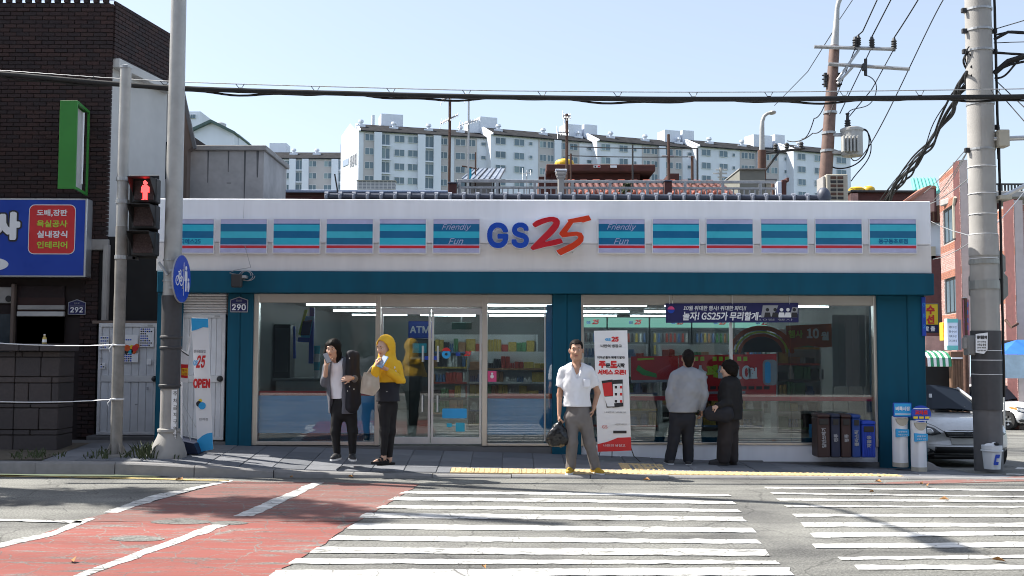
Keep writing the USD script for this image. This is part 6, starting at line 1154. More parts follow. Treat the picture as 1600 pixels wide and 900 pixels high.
obj('pier', M().prism(sg.Polygon([A(1425, 313, Y), A(1452, 292.5, Y), A(1460, 294, Y), A(1460, 330, Y), A(1425, 330, Y)]), Y, .6), 'brick_pink2', g); bxp(1460.3, 1463, 293, 330, Y+.05, .5, 'shaded_side', 'brick_shade', g); obj('coping', M().prism(sg.LineString([A(1424, 312, Y), A(1452, 291.5, Y), A(1461, 293, Y)]).buffer(.03), Y-.03, .66), 'brick_red', g)
# signs and shopfronts along the side street
g = thing('repair_sign', 'yellow vertical sign with red lettering on the edge of the teal corner pillar', 'sign'); Y = 17.5
bxp(1430, 1467.5, 474, 520, Y, .14, 'box', 'dark_metal', g, .01); bxp(1431, 1465.5, 475.5, 507, Y-.012, .012, 'yellow_face', 'print_yellow', g); bxp(1431, 1465.5, 508, 519, Y-.012, .012, 'navy_face', 'print_navy', g)
for ch, px, py, h, m_ in [('수', 1454, 484, .15, 'print_red'), ('선', 1454, 499, .15, 'print_red'), ('맞', 1448, 513.5, .085, 'print_white'), ('춤', 1457.5, 513.5, .085, 'print_white')]:
    cx, cz = A(px, py, Y-.012); lettering(ch, cx, cz, h, Y-.012, m_, g, bold=4)
g = thing('white_signboard', 'white shop signboard with rows of small dark lettering beside the awning', 'sign'); Y = 36
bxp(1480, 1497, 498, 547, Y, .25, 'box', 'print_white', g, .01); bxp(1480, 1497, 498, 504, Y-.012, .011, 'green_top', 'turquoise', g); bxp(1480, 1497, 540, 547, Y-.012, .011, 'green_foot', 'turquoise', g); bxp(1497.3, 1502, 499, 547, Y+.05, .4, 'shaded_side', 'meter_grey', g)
for k, tx in enumerate(['세탁 수선', '옷수선', '가죽 수선', '지퍼']): cx, cz = A(1488.5, 511+k*7.2, Y); lettering(tx, cx, cz, .085, Y, 'print_black', g, width=.26)
g = thing('yellow_signboard', 'narrow yellow sign beside the white signboard', 'sign'); bxp(1473.5, 1479.6, 504, 532, 36.5, .3, 'face', 'print_yellow', g, .01)
for k in range(3): bxp(1475, 1478.4, 508+k*7.5, 512+k*7.5, 36.47, .02, 'mark', 'print_red', g)
g = thing('striped_awning', 'green and white striped rounded awning over a dark doorway', 'awning'); Y = 37.5
xs_ = [AX(p, Y-.5, 560) for p in np.linspace(1449, 1486, 9)]; z1 = AZ(549, Y, 1468); z0 = AZ(572, Y-.5, 1468)
prof = [(Y+.4, z1), (Y+.1, z1+.02), (Y-.25, z1-.06), (Y-.5, z1-.22), (Y-.55, z0)]
for k in range(8):
    a, b = xs_[k]+.002, xs_[k+1]-.002; P = [(a, y, z) for y, z in prof]+[(b, y, z) for y, z in prof]; n = len(prof); P += [(x, y+.02, z-.02) for x, y, z in P]
    f = [[i, i+1, n+i+1, n+i] for i in range(n-1)]+[[2*n+i, 3*n+i, 3*n+i+1, 2*n+i+1] for i in range(n-1)]+[[n-1, 2*n+n-1, 3*n+n-1, 2*n-1]]
    obj('stripe', M().add(P, f), 'awning_green' if k % 2 else 'print_white', g)
g = thing('dark_shopfront', 'dark shop doorway with wooden shutters under the striped awning', 'shop'); Y = 38.2
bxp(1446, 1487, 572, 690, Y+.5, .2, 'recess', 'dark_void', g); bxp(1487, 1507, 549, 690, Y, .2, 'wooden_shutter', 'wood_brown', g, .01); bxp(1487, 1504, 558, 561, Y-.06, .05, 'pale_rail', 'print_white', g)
for k in range(4): bxp(1489+k*4.4, 1492.8+k*4.4, 563, 664, Y-.03, .025, 'board', 'wood_brown', g)
bxp(1446, 1487, 525, 548, Y+.3, .2, 'upper_wall', 'brick_pink2', g)
pm('banner_pink', (.42, .13, .19), .6, var=.2, vscale=12)
# post with a pink banner, meter box
g = thing('banner_post', 'slim brown post wrapped with a pink lettered banner left of the concrete pole', 'pole'); Y = 26.0; x_ = AX(1508.5, Y, 530)
zg_ = alley(Y); obj('shaft', M().cyl((x_, Y, zg_), (x_, Y, AZ(466, Y, 1508)), .065, n=10), 'rust', g, smooth=50); bxp(1505.5, 1514.5, 468, 524, Y-.05, .02, 'pink_banner', 'banner_pink', g); obj('cap', M().ell((x_, Y, AZ(466, Y, 1508)), (.05, .05, .03), 2), 'pole_grey', g)
for k, ch in enumerate('중화요리'): cx, cz = A(1510, 476+k*12, Y-.05); lettering(ch, cx, cz, .12, Y-.05, 'tarp_blue', g, bold=2)
# ---- the big concrete pole
py_ = 14.9; px_, pz_ = A(1545, 731, py_); cp = thing('concrete_pole', 'very thick round concrete utility pole with a dark sleeve, in front of the parked car', 'pole')
RP = .192; zt1, zs0, zs1 = 8.6, AZ(640, py_, 1545), AZ(517, py_, 1545)
obj('shaft', M().tube([(px_, py_, pz_-.1), (px_, py_, zs0+.02)], RP, 24), 'concrete_dark', cp, smooth=40); obj('shaft', M().tube([(px_, py_, zs1-.02), (px_, py_, zt1)], [RP, RP*.90], 24), 'concrete_pale', cp, smooth=40, label='pale upper shaft')
obj('sleeve', M().tube([(px_, py_, zs0), (px_, py_, zs1)], RP+.012, 24), 'wrap_dark', cp, smooth=40)
def ring(z, name='strap', mat='galv', h=.03, rr=RP+.006): return obj(name, M().lathe([(rr-.02, 0), (rr, 0), (rr, h), (rr-.02, h)], (px_, py_, z), 24), mat, cp)
for pq in (18, 50, 82, 165, 236): ring(AZ(pq, py_, 1540), rr=RP+.0)
for pq in (262, 304, 336, 367, 372, 405, 548, 563, 585): ring(AZ(pq, py_, 1540), 'wire_tie', 'print_white', .008, RP+(.016 if pq > 517 else .004))
for pq, a in ((18, -1), (50, -1), (82, -1), (82, 1), (50, 1), (236, -1), (440, 1), (200, 1)):
    z = AZ(pq, py_, 1540); obj('bolt', M().box(px_+a*(RP-.02), px_+a*(RP+.06), py_-.05, py_+.0, z-.03, z+.04, .008), 'dark_metal', cp)
obj('ground_cable', M().tube([(px_+RP+.01, py_-.08, zt1), (px_+RP+.015, py_-.08, AZ(250, py_, 1560)), (px_+RP+.03, py_-.07, AZ(200, py_, 1560)), (px_+RP+.012, py_-.09, AZ(500, py_, 1560)), (px_+RP+.01, py_-.09, AZ(620, py_, 1560))], .018, 6), 'black_rubber', cp, smooth=60)
obj('pale_collar', M().tube([(px_, py_, AZ(400, py_, 1545)), (px_, py_, AZ(368, py_, 1545))], RP+.008, 24), 'concrete', cp, smooth=40)
za_ = AZ(220, py_, 1560); obj('side_arm', M().cyl((px_+.1, py_-.1, za_), (px_+2.0, py_-.5, za_+.02), .035, n=10), 'alu', cp, smooth=50); obj('arm_bracket', M().box(px_+RP-.03, px_+RP+.12, py_-.22, py_-.02, za_-.12, za_+.12, .01), 'cream_wall', cp)
za_ = AZ(312, py_, 1560); obj('brace_rod', M().cyl((px_+RP, py_-.1, za_-.0), (px_+1.0, py_-.2, za_+.42), .03, n=8), 'alu', cp)
obj('lower_bracket', M().box(px_+RP-.03, px_+RP+.14, py_-.2, py_-.05, za_-.02, za_+.04, .006), 'cream_wall', cp)
og = thing('octagon_plate', 'grey octagonal road sign seen from behind, strapped to the concrete pole', 'sign'); cx, cz = A(1544, 447, py_+RP+.03)
oc = sg.Point(cx, cz).buffer(.305, quad_segs=2); oc = affinity.rotate(oc, 22.5); oc = affinity.scale(oc, 1.0, 1.12)
pm('sign_back', (0.30, 0.31, 0.30), 0.5, metal=0.4, var=0.12); obj('plate', M().prism(oc, py_+RP+.02, .015), 'sign_back', og); obj('clamp', M().tube([(px_, py_, cz-.06), (px_, py_, cz+.06)], RP+.012, 24), 'sign_back', og)
og2 = thing('octagon_plate', 'second grey sign plate seen from behind, higher on the concrete pole', 'sign'); cx, cz = A(1544, 412, py_+RP+.05); obj('plate', M().prism(affinity.rotate(sg.Point(cx, cz).buffer(.27, quad_segs=2), 22.5), py_+RP+.04, .015), 'sign_back', og2); obj('clamp', M().tube([(px_, py_, cz-.03), (px_, py_, cz+.03)], RP+.012, 24), 'sign_back', og2)
nt = thing('pole_notice', 'white paper notice with black lettering wrapped on the concrete pole', 'notice'); Y = py_-RP-.02
obj('paper', M().prism(sg.Polygon([A(1525, 522, Y), A(1544, 519.5, Y), A(1543.5, 546, Y), A(1538, 553, Y), A(1525, 551, Y)]), Y+.008, .004), 'print_white', nt)
cx, cz = A(1534.5, 527, Y); lettering('임대문의', cx, cz, .05, Y+.008, 'print_black', nt, width=.14, bold=4)
for k in range(4): cx, cz = A(1534, 534+k*4.6, Y); lettering(['상가 사무실', '보증금 월세', '문의 환영', '연락처'][k], cx, cz, .022 if k != 1 else .03, Y+.008, 'print_black', nt, width=.12)
mb = thing('meter_box', 'grey metal meter box fixed to the left of the concrete pole', 'box'); Y = py_-.1; bxp(1512.5, 1524.5, 524, 555, Y, .16, 'case', 'meter_grey', mb, .01); bxp(1514, 1523, 526, 553, Y-.008, .007, 'lid', 'meter_grey', mb, .003); bxp(1507, 1512.2, 527, 545, Y+.03, .1, 'side_box', 'concrete', mb, .01)
# bucket of rubbish
bk = thing('white_bucket', 'white plastic bucket of litter with a blue mark, at the concrete pole', 'bucket')
pm('bucket_white', (0.62, 0.66, 0.70), 0.4, var=0.05); 
by_ = py_-RP-.16; bz_ = AZ(733, by_, 1550); bx_ = AX(1550, by_, 715);
obj('body', M().lathe([(0, 0.005), (.105, .005), (.128, .27), (.135, .28), (.135, .325), (.122, .325), (.10, .02), (0, .02)], (bx_, by_, bz_), 22), 'bucket_white', bk, smooth=40); obj('rim', M().lathe([(.134, .245), (.145, .25), (.145, .262), (.134, .268)], (bx_, by_, bz_), 22), 'bucket_white', bk, smooth=40)
obj('blue_mark', M().prism(affinity.translate(affinity.skew(rect(-.03, .03, -.07, .07).difference(rect(-.008, .03, -.03, .02)), xs=12), bx_+.01, bz_+.14), by_-.128, .012), 'print_blue', bk); obj('litter', M().ell((bx_-.03, by_, bz_+.32), (.07, .06, .035), 2).ell((bx_+.05, by_+.02, bz_+.33), (.05, .05, .04), 2), 'print_white', bk, kind='stuff'); obj('dark_litter', M().ell((bx_+.06, by_-.02, bz_+.345), (.04, .03, .025), 1), 'black_plastic', bk)
# newspaper dispensers
def dispenser(px, py, head, label):
    x, y, z = on_walk(px, py); y = min(y, 14.72); x, z = A(px, py, y); k = y/1640; t = thing('newspaper_dispenser', label, 'dispenser', group='white tube newspaper dispensers by the corner pillar')
    r_ = 11.5*k; H = 77*k
    obj('tube', M().lathe([(r_, .05), (r_, H), (r_*.96, H+.005), (0, H+.005)], (x, y, z), 22), 'print_white', t, smooth=40); obj('foot', M().lathe([(0, 0), (r_*1.02, 0), (r_*1.02, .06), (r_*.9, .06)], (x, y, z), 22), 'cream_wall', t)
    s = sg.Point(0, 0).buffer(r_*.8).intersection(rect(-1, 1, -1, 0)); s = affinity.scale(s, 1, 1.25, origin=(0, 0)); obj('niche', M().prism(affinity.translate(s, x, z+H-.02), y-r_*1.01, .05), 'cream_wall', t)
    yy = y-r_-.02
    if head == 'plate':
        h = obj('head_plate', M().prism(rrect(x-14*k, x+14*k, z+H+.0, z+H+22*k, .015), yy, .03), 'print_blue', t); obj('plate_face', M().prism(rrect(x-13*k, x+13*k, z+H+1.5*k, z+H+21*k, .01), yy-.004, .004), 'print_sky', h); lettering('벼룩시장', x, z+H+13*k, .06, yy-.004, 'print_white', h, width=22*k, bold=3); obj('rule', M().box(x-12*k, x+12*k, yy-.008, yy-.004, z+H+4*k, z+H+5.5*k), 'print_white', h)
    else:
        s = affinity.scale(sg.Point(x, z+H+12*k).buffer(15*k), 1, .85); h = obj('head_plate', M().prism(s, yy, .03), 'print_blue', t); lettering('교차로', x, z+H+14*k, .065, yy, 'print_red', h, width=20*k, bold=4)
        for a, c in [(-9, .5), (0, .5), (9, .5)]: obj('yellow_patch', M().box(x+(a-3.4)*k, x+(a+3.4)*k, yy-.004, yy, z+H+4.5*k, z+H+8*k), 'print_yellow', h)
        obj('white_band', M().box(x-12*k, x+12*k, yy-.004, yy, z+H+19.3*k, z+H+20.6*k), 'print_white', h); obj('white_band', M().box(x-9*k, x+9*k, yy-.004, yy, z+H+1.5*k, z+H+2.6*k), 'print_white', h)
    obj('sticker', M().prism(sg.Polygon([(x-10*k, z+H-18*k), (x+10*k, z+H-19*k), (x+10*k, z+H-29*k), (x-10*k, z+H-31*k)]), y-r_-.004, .03), 'print_sky', t)
    for q_ in range(2): lettering(['생활정보', '부동산 구인'][q_], x, z+H-(22.5+q_*4.5)*k, .022, y-r_-.004, 'print_white', t, width=14*k)
dispenser(1407, 729, 'plate', 'white tube dispenser with a square blue head plate, next to the teal pillar'); dispenser(1436, 736, 'round', 'white tube dispenser with a round blue head and red lettering')
g = thing('rubble_block', 'grey broken concrete block beside the round headed dispenser', 'block'); x, y, z = on_walk(1456, 734); obj('block', M().add([(x-.1, y, z-.02), (x+.14, y-.02, z-.02), (x+.12, y+.2, z-.02), (x-.1, y+.2, z-.02), (x-.08, y+.03, z+.12), (x+.05, y+.02, z+.07), (x+.06, y+.17, z+.08), (x-.08, y+.18, z+.13)], [[3, 2, 1, 0], [4, 5, 6, 7], [0, 1, 5, 4], [1, 2, 6, 5], [2, 3, 7, 6], [3, 0, 4, 7]]), 'concrete', g)
# market tent
g = thing('market_tent', 'blue topped market tent with pale plastic sides at the right edge', 'tent'); Y = 33; x0, x1 = AX(1566, Y, 560), AX(1700, Y, 560); z0, zm_, z1 = AZ(591, Y, 1580), AZ(554, Y, 1580), AZ(543, Y+1.2, 1600)
v = [(x0, Y, zm_), (x1, Y, zm_), (x1, Y+2.4, zm_), (x0, Y+2.4, zm_), ((x0+x1)/2-.3, Y+1.2, z1+.25), ((x0+x1)/2+.3, Y+1.2, z1+.25)]
obj('roof', M().add(v, [[0, 1, 5, 4], [1, 2, 5, 5], [2, 3, 4, 5], [3, 0, 4, 4], [3, 2, 1, 0]]), 'tarp_blue', g); obj('side_sheet', grid(np.linspace(x0, x1, 24), [0, 1], lambda a, b: 0.0).xf(np.eye(4)) if False else M().box(x0, x1, Y-.01, Y+.01, z0, zm_-.01), 'tarp_white', g); obj('end_sheet', M().box(x0-.01, x0+.01, Y+.02, Y+2.3, z0, zm_-.01), 'tarp_white', g)
for a in (x0+.05, x1-.05):
    for b in (Y+.05, Y+2.3): obj('leg', M().cyl((a, b, alley(Y)), (a, b, zm_), .025, n=6), 'galv', g)
# condenser unit on the roof
g = thing('condenser_unit', 'cream air conditioner outdoor unit on the roof beside the brown utility pole', 'air conditioner'); Y = 19.0
x0, x1 = AX(1291.5, Y, 290), AX(1325, Y, 290); z1 = AZ(272, Y, 1310); z0 = zt-.12
obj('case', M().box(x0, x1, Y, Y+.5, z0, z1, .015), 'cream_wall', g)
for k in range(6):
    for q_ in range(2):
        a = AX(1298+q_*10.8, Y-.01, 290); obj('grille_slot', M().box(a, a+.105, Y-.008, Y+.004, z1-.09-k*.075, z1-.04-k*.075), 'dark_metal' if k % 2 else 'rust', g)
obj('side_fin', M().box(x0-.05, x0-.003, Y+.05, Y+.45, z0, z1-.03, .01), 'concrete_pale', g)
# ---- brown utility pole with transformer behind the shop
up2 = thing('utility_pole', 'brown steel utility pole with crossarms behind the shop roof', 'pole'); Y = 26.0
Q = lambda a, b, yy=Y: (AX(a, yy, b), yy, AZ(b, yy, a))
b0 = Q(1288, 305); b0 = (b0[0]-.1, Y, -.6); pm('pole_brown', (0.17, 0.105, 0.085), 0.65, var=0.3, vscale=7)
obj('shaft', M().tube([b0, Q(1289, 290), Q(1304, 72)], [.19, .165, .125], 14), 'pole_brown', up2, smooth=50); obj('upper_shaft', M().tube([Q(1304, 72), Q(1306.5, 40), Q(1308, 14), Q(1310, 4), Q(1316, -8), Q(1330, -18)], [.105, .075, .06, .06, .055, .05], 12), 'pole_grey', up2, smooth=50)
for (a, b) in [((1272, 73), (1399, 77)), ((1294, 100), (1421, 108))]:
    p, q_ = np.array(Q(*a, Y-.2)), np.array(Q(*b, Y-.2)); obj('crossarm', M().tube([p, q_], .048, 4), 'galv', up2)
for (a, b) in [((1308, 126), (1342, 78)), ((1308, 131), (1332, 105))]: obj('brace', M().cyl(Q(*a, Y-.18), Q(*b, Y-.22), .035, n=5), 'galv', up2)
for px, t_, bt_ in [(1336.5, 57, 78), (1341, 55, 74), (1362.5, 57, 78), (1397, 59, 80)]:
    p = Q(px, bt_, Y-.2); h = (bt_-t_)*Y/1640; obj('insulator', M().lathe([(.035, 0), (.04, h*.15)]+[(r_, h*(.2+.09*i)) for i, r_ in enumerate([.075, .05]*4)]+[(.035, h), (0, h)], p, 9), 'dark_metal', up2)
p = Q(1352.5, 118, Y-.25); obj('fuse', M().cyl(p, Q(1352.5, 92, Y-.25), .04, n=8).box(p[0]-.08, p[0]+.0, Y-.3, Y-.2, p[2]+.12, p[2]+.3, .01), 'dark_metal', up2)
for pq in (118, 124, 132): q_ = Q(1300, pq); obj('step_bolt', M().cyl((q_[0]-.25, Y, q_[2]), (q_[0]+.25, Y, q_[2]), .018, n=5).box(q_[0]-.2, q_[0]-.14, Y-.05, Y+.05, q_[2]-.06, q_[2]+.06).box(q_[0]+.14, q_[0]+.2, Y-.05, Y+.05, q_[2]-.06, q_[2]+.06), 'dark_metal', up2)
for pq in (178, 210, 238): q_ = Q(1297-(pq-178)*.07, pq); obj('band', M().lathe([(.15, 0), (.175, 0), (.175, .06), (.15, .06)], q_, 14), 'galv', up2)
tf = thing('transformer', 'grey pole transformer with a black bushing hung on the brown utility pole', 'transformer'); p = np.array(Q(1329, 244, Y-.1)); pm('transformer_grey', (0.40, 0.40, 0.385), 0.5, var=0.08)
obj('tank', M().lathe([(0, 0), (.24, 0), (.26, .03), (.26, .60), (.28, .62), (.28, .68), (.2, .72), (0, .74)], p+[.04, 0, 0], 20), 'transformer_grey', tf, smooth=40)
fin = M()
for k in range(5): fin.box(p[0]-.29+k*.085, p[0]-.24+k*.085, p[1]-.36, p[1]-.18, p[2]+.05, p[2]+.45, .012)
obj('cooling_fins', fin, 'transformer_grey', tf); obj('bushing', M().lathe([(.04, 0), (.06, .04), (.085, .07), (.05, .10), (.085, .13), (.05, .16), (.08, .19), (.04, .22), (.035, .34), (.06, .37), (0, .40)], p+[-.06, 0, .70], 10), 'dark_metal', tf, smooth=50); obj('hanger', M().box(Q(1294, 209)[0], p[0]-.1, Y-.12, Y-.04, p[2]+.5, p[2]+.58, .01).box(Q(1292, 238)[0], p[0]-.1, Y-.12, Y-.04, p[2]+.06, p[2]+.14, .01), 'galv', tf)
# ---- wires
wire([Q(1341, 55, Y-.2), Q(1348, 49, Y-.3), (9.6, 24, 12.2)], .016, 'left one of three wires rising from the crossarm insulators', n=6); wire([Q(1362.5, 57, Y-.2), (10.0, 24, 12.1)], .016, 'middle one of three wires rising from the crossarm insulators', n=6); wire([Q(1397, 59, Y-.2), (10.55, 24, 11.75)], .016, 'right one of three wires rising from the crossarm insulators', sag=.08, n=10)
wire([Q(1476, -4, 24), Q(1420, 108, Y-.2), Q(1362, 222, 27), Q(1330, 247, Y-.2)], .014, 'long straight wire past the tip of the lower crossarm', n=6)
wire([Q(1336, 76, Y-.2), Q(1314, 132, Y-.1), Q(1296, 180, Y-.25)], .013, 'jumper wire beside the pole under the left insulator', n=6); wire([Q(1361, 76, Y-.2), Q(1340, 120, Y-.2), Q(1312, 178, Y-.2)], .013, 'jumper wire under the middle insulator', n=6); wire([Q(1396, 78, Y-.2), Q(1362, 140, Y-.2), Q(1327, 182, Y-.1)], .013, 'jumper wire from the right insulator down to the transformer bushing', n=6)
wire([Q(1352, 118, Y-.25), Q(1362, 122, Y-.25), Q(1369, 133, Y-.25), Q(1367, 150, Y-.25), Q(1355, 165, Y-.2), Q(1330, 172, Y-.2), Q(1326, 184, Y-.1)], .012, 'looping wire from the fuse to the transformer bushing', n=4)
wire([Q(1346, 204, Y-.15), Q(1355, 206, Y-.2), Q(1361, 225, Y-.2), Q(1358, 245, Y-.2), Q(1345, 264, Y-.2), Q(1330, 283, Y-.2)], .014, 'outer cable loop on the right of the transformer', n=4); wire([Q(1345, 203, Y-.15), Q(1354, 204, Y-.2), Q(1358, 222, Y-.2), Q(1350, 245, Y-.2), Q(1330, 260, Y-.2), Q(1308, 263, Y-.1), Q(1297, 258, Y-.1)], .018, 'inner cable loop on the right of the transformer', n=4)
wire([Q(1312, 30, Y), Q(1330, 3, Y-1), Q(1345, -20, Y-2)], .01, 'thin wire at the top of the brown utility pole', n=4); wire([Q(1301, 50, Y), Q(1262, 112, 30), Q(1210, 165, 40)], .012, 'thin faint wire falling left from the brown utility pole', n=4)
wire([Q(1294, 148, Y), Q(1272, 185, 27), Q(1253, 217, 28)], .014, 'upper sagging wire from the brown pole to the lamp crossarm', sag=.15); wire([Q(1293, 190, Y), Q(1270, 208, 27), Q(1230, 220, 28)], .014, 'lower sagging wire from the brown pole to the lamp crossarm', sag=.1)
# main overhead cable with its messenger wire
def curve(pts, n=60):
    from scipy.interpolate import PchipInterpolator
    p = np.array(pts, float); t = np.linspace(p[0, 0], p[-1, 0], n); return [(a, float(PchipInterpolator(p[:, 0], p[:, 1])(a))) for a in t]
g = thing('overhead_cable', 'thick black overhead cable bundle crossing the whole street', 'cable'); Yc = 14.32
P1 = [Q(a, b, Yc) for a, b in curve([(-300, 88), (0, 115), (285, 138), (540, 146), (800, 152), (1100, 155), (1520, 152), (1800, 147)])]
obj('bundle', M().tube(P1, .036, 8), 'black_rubber', g, smooth=60)
P2 = [Q(a, b+4+2.5*math.sin(a*.021)+1.5*math.sin(a*.055), Yc+.03) for a, b in curve([(-300, 88), (0, 115), (285, 138), (540, 146), (800, 152), (1100, 155), (1520, 152), (1800, 147)], 160)]
obj('second_strand', M().tube(P2, .016, 6), 'black_rubber', g, smooth=60)
P3 = [Q(a, b, Yc) for a, b in curve([(-300, 86), (0, 110), (285, 128), (540, 136), (800, 142), (1100, 144), (1520, 140), (1800, 134)])]
obj('messenger_wire', M().tube(P3, .007, 6), 'galv', g, smooth=60)
for a in range(20, 1700, 118):
    tie = [Q(a+d, e, Yc) for d, e in [(-6, float(np.interp(a, [0, 285, 540, 800, 1100, 1520], [110, 128, 136, 142, 144, 140]))), (-1, float(np.interp(a, [0, 285, 540, 800, 1100, 1520], [114, 134, 143, 149, 151, 148]))), (4, float(np.interp(a, [0, 285, 540, 800, 1100, 1520], [114, 134, 143, 149, 151, 148]))), (8, float(np.interp(a, [0, 285, 540, 800, 1100, 1520], [110, 128, 136, 142, 144, 140])))]]
    obj('tie', M().tube(tie, .005, 4), 'dark_metal', g)
# bundle running down left from the concrete pole, and others to its right
def bundle(name, pts, label, r=.028, twist=.02, strands=4, n=50):
    g = thing(name, label, 'cable'); P = np.array(pts, float); s = np.linspace(0, 1, len(P)); t = np.linspace(0, 1, n); C = np.stack([np.interp(t, s, P[:, k]) for k in range(3)], 1)
    for k in range(strands):
        ph = k*2*np.pi/strands+t*14*(1 if k % 2 else 1.3); off = np.stack([np.cos(ph), 0*ph, np.sin(ph)], 1)*twist*(1+.6*np.sin(t*9+k))[:, None]
        obj('strand', M().tube(C+off, r*(.6 if k else 1.0), 6), 'black_rubber', g, smooth=60)
    return g
YP_ = py_
bundle('cable_bundle', [Q(1519, 112, YP_-.1), Q(1500, 145, YP_+1.0), Q(1470, 198, YP_+3), Q(1440, 243, YP_+5), Q(1412, 280, YP_+7.5), Q(1385, 316, YP_+10)], 'thick twisted bundle of black cables falling left from the concrete pole', .035, .05)
bundle('cable_bundle', [Q(1518, 78, YP_-.1), Q(1512, 95, YP_), Q(1517, 115, YP_+.2), Q(1487, 150, YP_+1.2), Q(1455, 212, YP_+3.2), Q(1425, 255, YP_+5.2), Q(1375, 314, YP_+10)], 'thinner knotted bundle of black cables beside the thick one', .016, .04, 3)
for i, (pts, r_, lb) in enumerate([([(1553, 62), (1575, 50), (1615, 52)], .022, 'uppermost black cable leaving the concrete pole to the right'), ([(1553, 55), (1580, 49), (1615, 51)], .014, 'thin cable just above the uppermost black cable on the right'), ([(1553, 115), (1575, 96), (1615, 84)], .04, 'thickest black cable leaving the concrete pole to the right'), ([(1553, 112), (1578, 101), (1615, 93)], .018, 'black cable under the thickest one on the right'), ([(1554, 122), (1570, 118), (1583, 104), (1615, 80)], .015, 'sagging black cable below the thickest one on the right'), ([(1553, 82), (1580, 84), (1615, 86)], .018, 'straight stay cable at the height of the second strap')]):
    wire([Q(a, b, YP_-.1-.004*(a-1553)) for a, b in pts], r_, lb, n=6)
for i, (a, b, lb) in enumerate([((1553, 67), (1640, 64), 'thin taut wire near the top right corner'), ((1553, 46), (1640, 20), 'thin pale wire rising towards the top right corner'), ((1555, 125), (1640, 205), 'thin wire falling right below the cables, upper one'), ((1557, 140), (1640, 235), 'thin wire falling right below the cables, lower one')]): wire([Q(*a, YP_), Q(*b, YP_-1)], .007, lb, n=3)
for a, b, ya, yb, lb in [((1519, 222), (1440, 305), YP_, 26, 'thin wire fanning left from the concrete pole, uppermost'), ((1519, 223), (1474, 300), YP_, 26, 'thin wire fanning left from the concrete pole to the brick house'), ((1519, 224), (1455, 318), YP_, 26, 'thin wire fanning left from the concrete pole, lowest'), ((1522, 272), (1450, 320), YP_, 24, 'pale wire below the fan of wires left of the concrete pole'), ((1523, 375), (1458, 405), YP_, 27, 'pale wire across the lower brick house window'), ((1455, 346), (1545, 374), 24, YP_-.2, 'pale wire crossing behind the concrete pole collar'), ((1523, 380), (1600, 300), YP_, 21, 'thin wire from the concrete pole to the right brick house')]: wire([Q(*a, ya), Q(*b, yb)], .008, lb, 'galv', n=4, sag=.05)
# ---- across the street, seen only in the shop windows
pm('opposite_a', (0.085, 0.07, 0.07), 0.85, var=0.1); pm('opposite_b', (0.12, 0.12, 0.125), 0.85, var=0.1); pm('opposite_c', (0.08, 0.085, 0.095), 0.85, var=0.1)
for i, (x0, x1, h, m_, lb) in enumerate([(-34, -10, 14.0, 'opposite_b', 'grey shop building across the street, seen only in the window reflections'), (-9.5, 7, 16.5, 'opposite_a', 'brown brick building across the street, seen only in the window reflections'), (7.5, 34, 13.0, 'opposite_c', 'dark building across the street to the right, seen only in the window reflections')]):
    g = thing('opposite_building', lb, 'building'); obj('wall', M().box(x0, x1, -18, -6, -.1, h), m_, g); obj('coping', M().box(x0-.1, x1+.1, -18.1, -5.9, h, h+.3), 'concrete', g)
    for r in range(1, int(h//3)):
        for k in range(int((x1-x0)//2.6)): obj('window', M().box(x0+.8+k*2.6, x0+2.2+k*2.6, -6.02, -5.95, r*3+.9, r*3+2.2), 'dark_glass', g)
    for k in range(int((x1-x0)//4)): obj('shop_window', M().box(x0+.5+k*4, x0+3.9+k*4, -6.02, -5.95, .4, 2.6), 'dark_glass', g)
# ================================================================ people
def surface_nets(vol, org, h):
    s = vol < 0; nx, ny, nz = [n-1 for n in vol.shape]; P = np.zeros((nx, ny, nz, 3), np.float32); C = np.zeros((nx, ny, nz), np.int16)
    for a in range(3):
        for b in (0, 1):
            for c in (0, 1):
                o1 = [0, 0, 0]; oth = [q for q in range(3) if q != a]; o1[oth[0]], o1[oth[1]] = b, c; o2 = list(o1); o2[a] = 1
                sl = lambda o: tuple(slice(o[q], o[q]+(nx, ny, nz)[q]) for q in range(3)); v1, v2 = vol[sl(o1)], vol[sl(o2)]; x = (v1 < 0) != (v2 < 0)
                t = np.where(x, v1/np.where(x, v1-v2, 1), 0); C += x
                for q in range(3): P[..., q] += np.where(x, o1[q]+(t if q == a else 0), 0)
    act = C > 0; vid = np.full(act.shape, -1); vid[act] = np.arange(act.sum()); I = np.argwhere(act); V = (I+P[act]/C[act][:, None])*h+org; F = []
    for a in range(3):
        b, c = (a+1) % 3, (a+2) % 3; lo = [slice(1, -1)]*3; hi = [slice(1, -1)]*3; lo[a] = slice(0, -1); hi[a] = slice(1, None)
        s1, s2 = s[tuple(lo)], s[tuple(hi)]; idx = np.argwhere(s1 != s2); fl = s1[s1 != s2]; idx = idx+np.array([0 if q == a else 1 for q in range(3)])
        def at_(db, dc): j = idx.copy(); j[:, b] -= db; j[:, c] -= dc; return vid[j[:, 0], j[:, 1], j[:, 2]]
        Q = np.stack([at_(1, 1), at_(0, 1), at_(0, 0), at_(1, 0)], 1); Q[~fl] = Q[~fl][:, ::-1]; F.append(Q)
    return V, np.vstack(F)
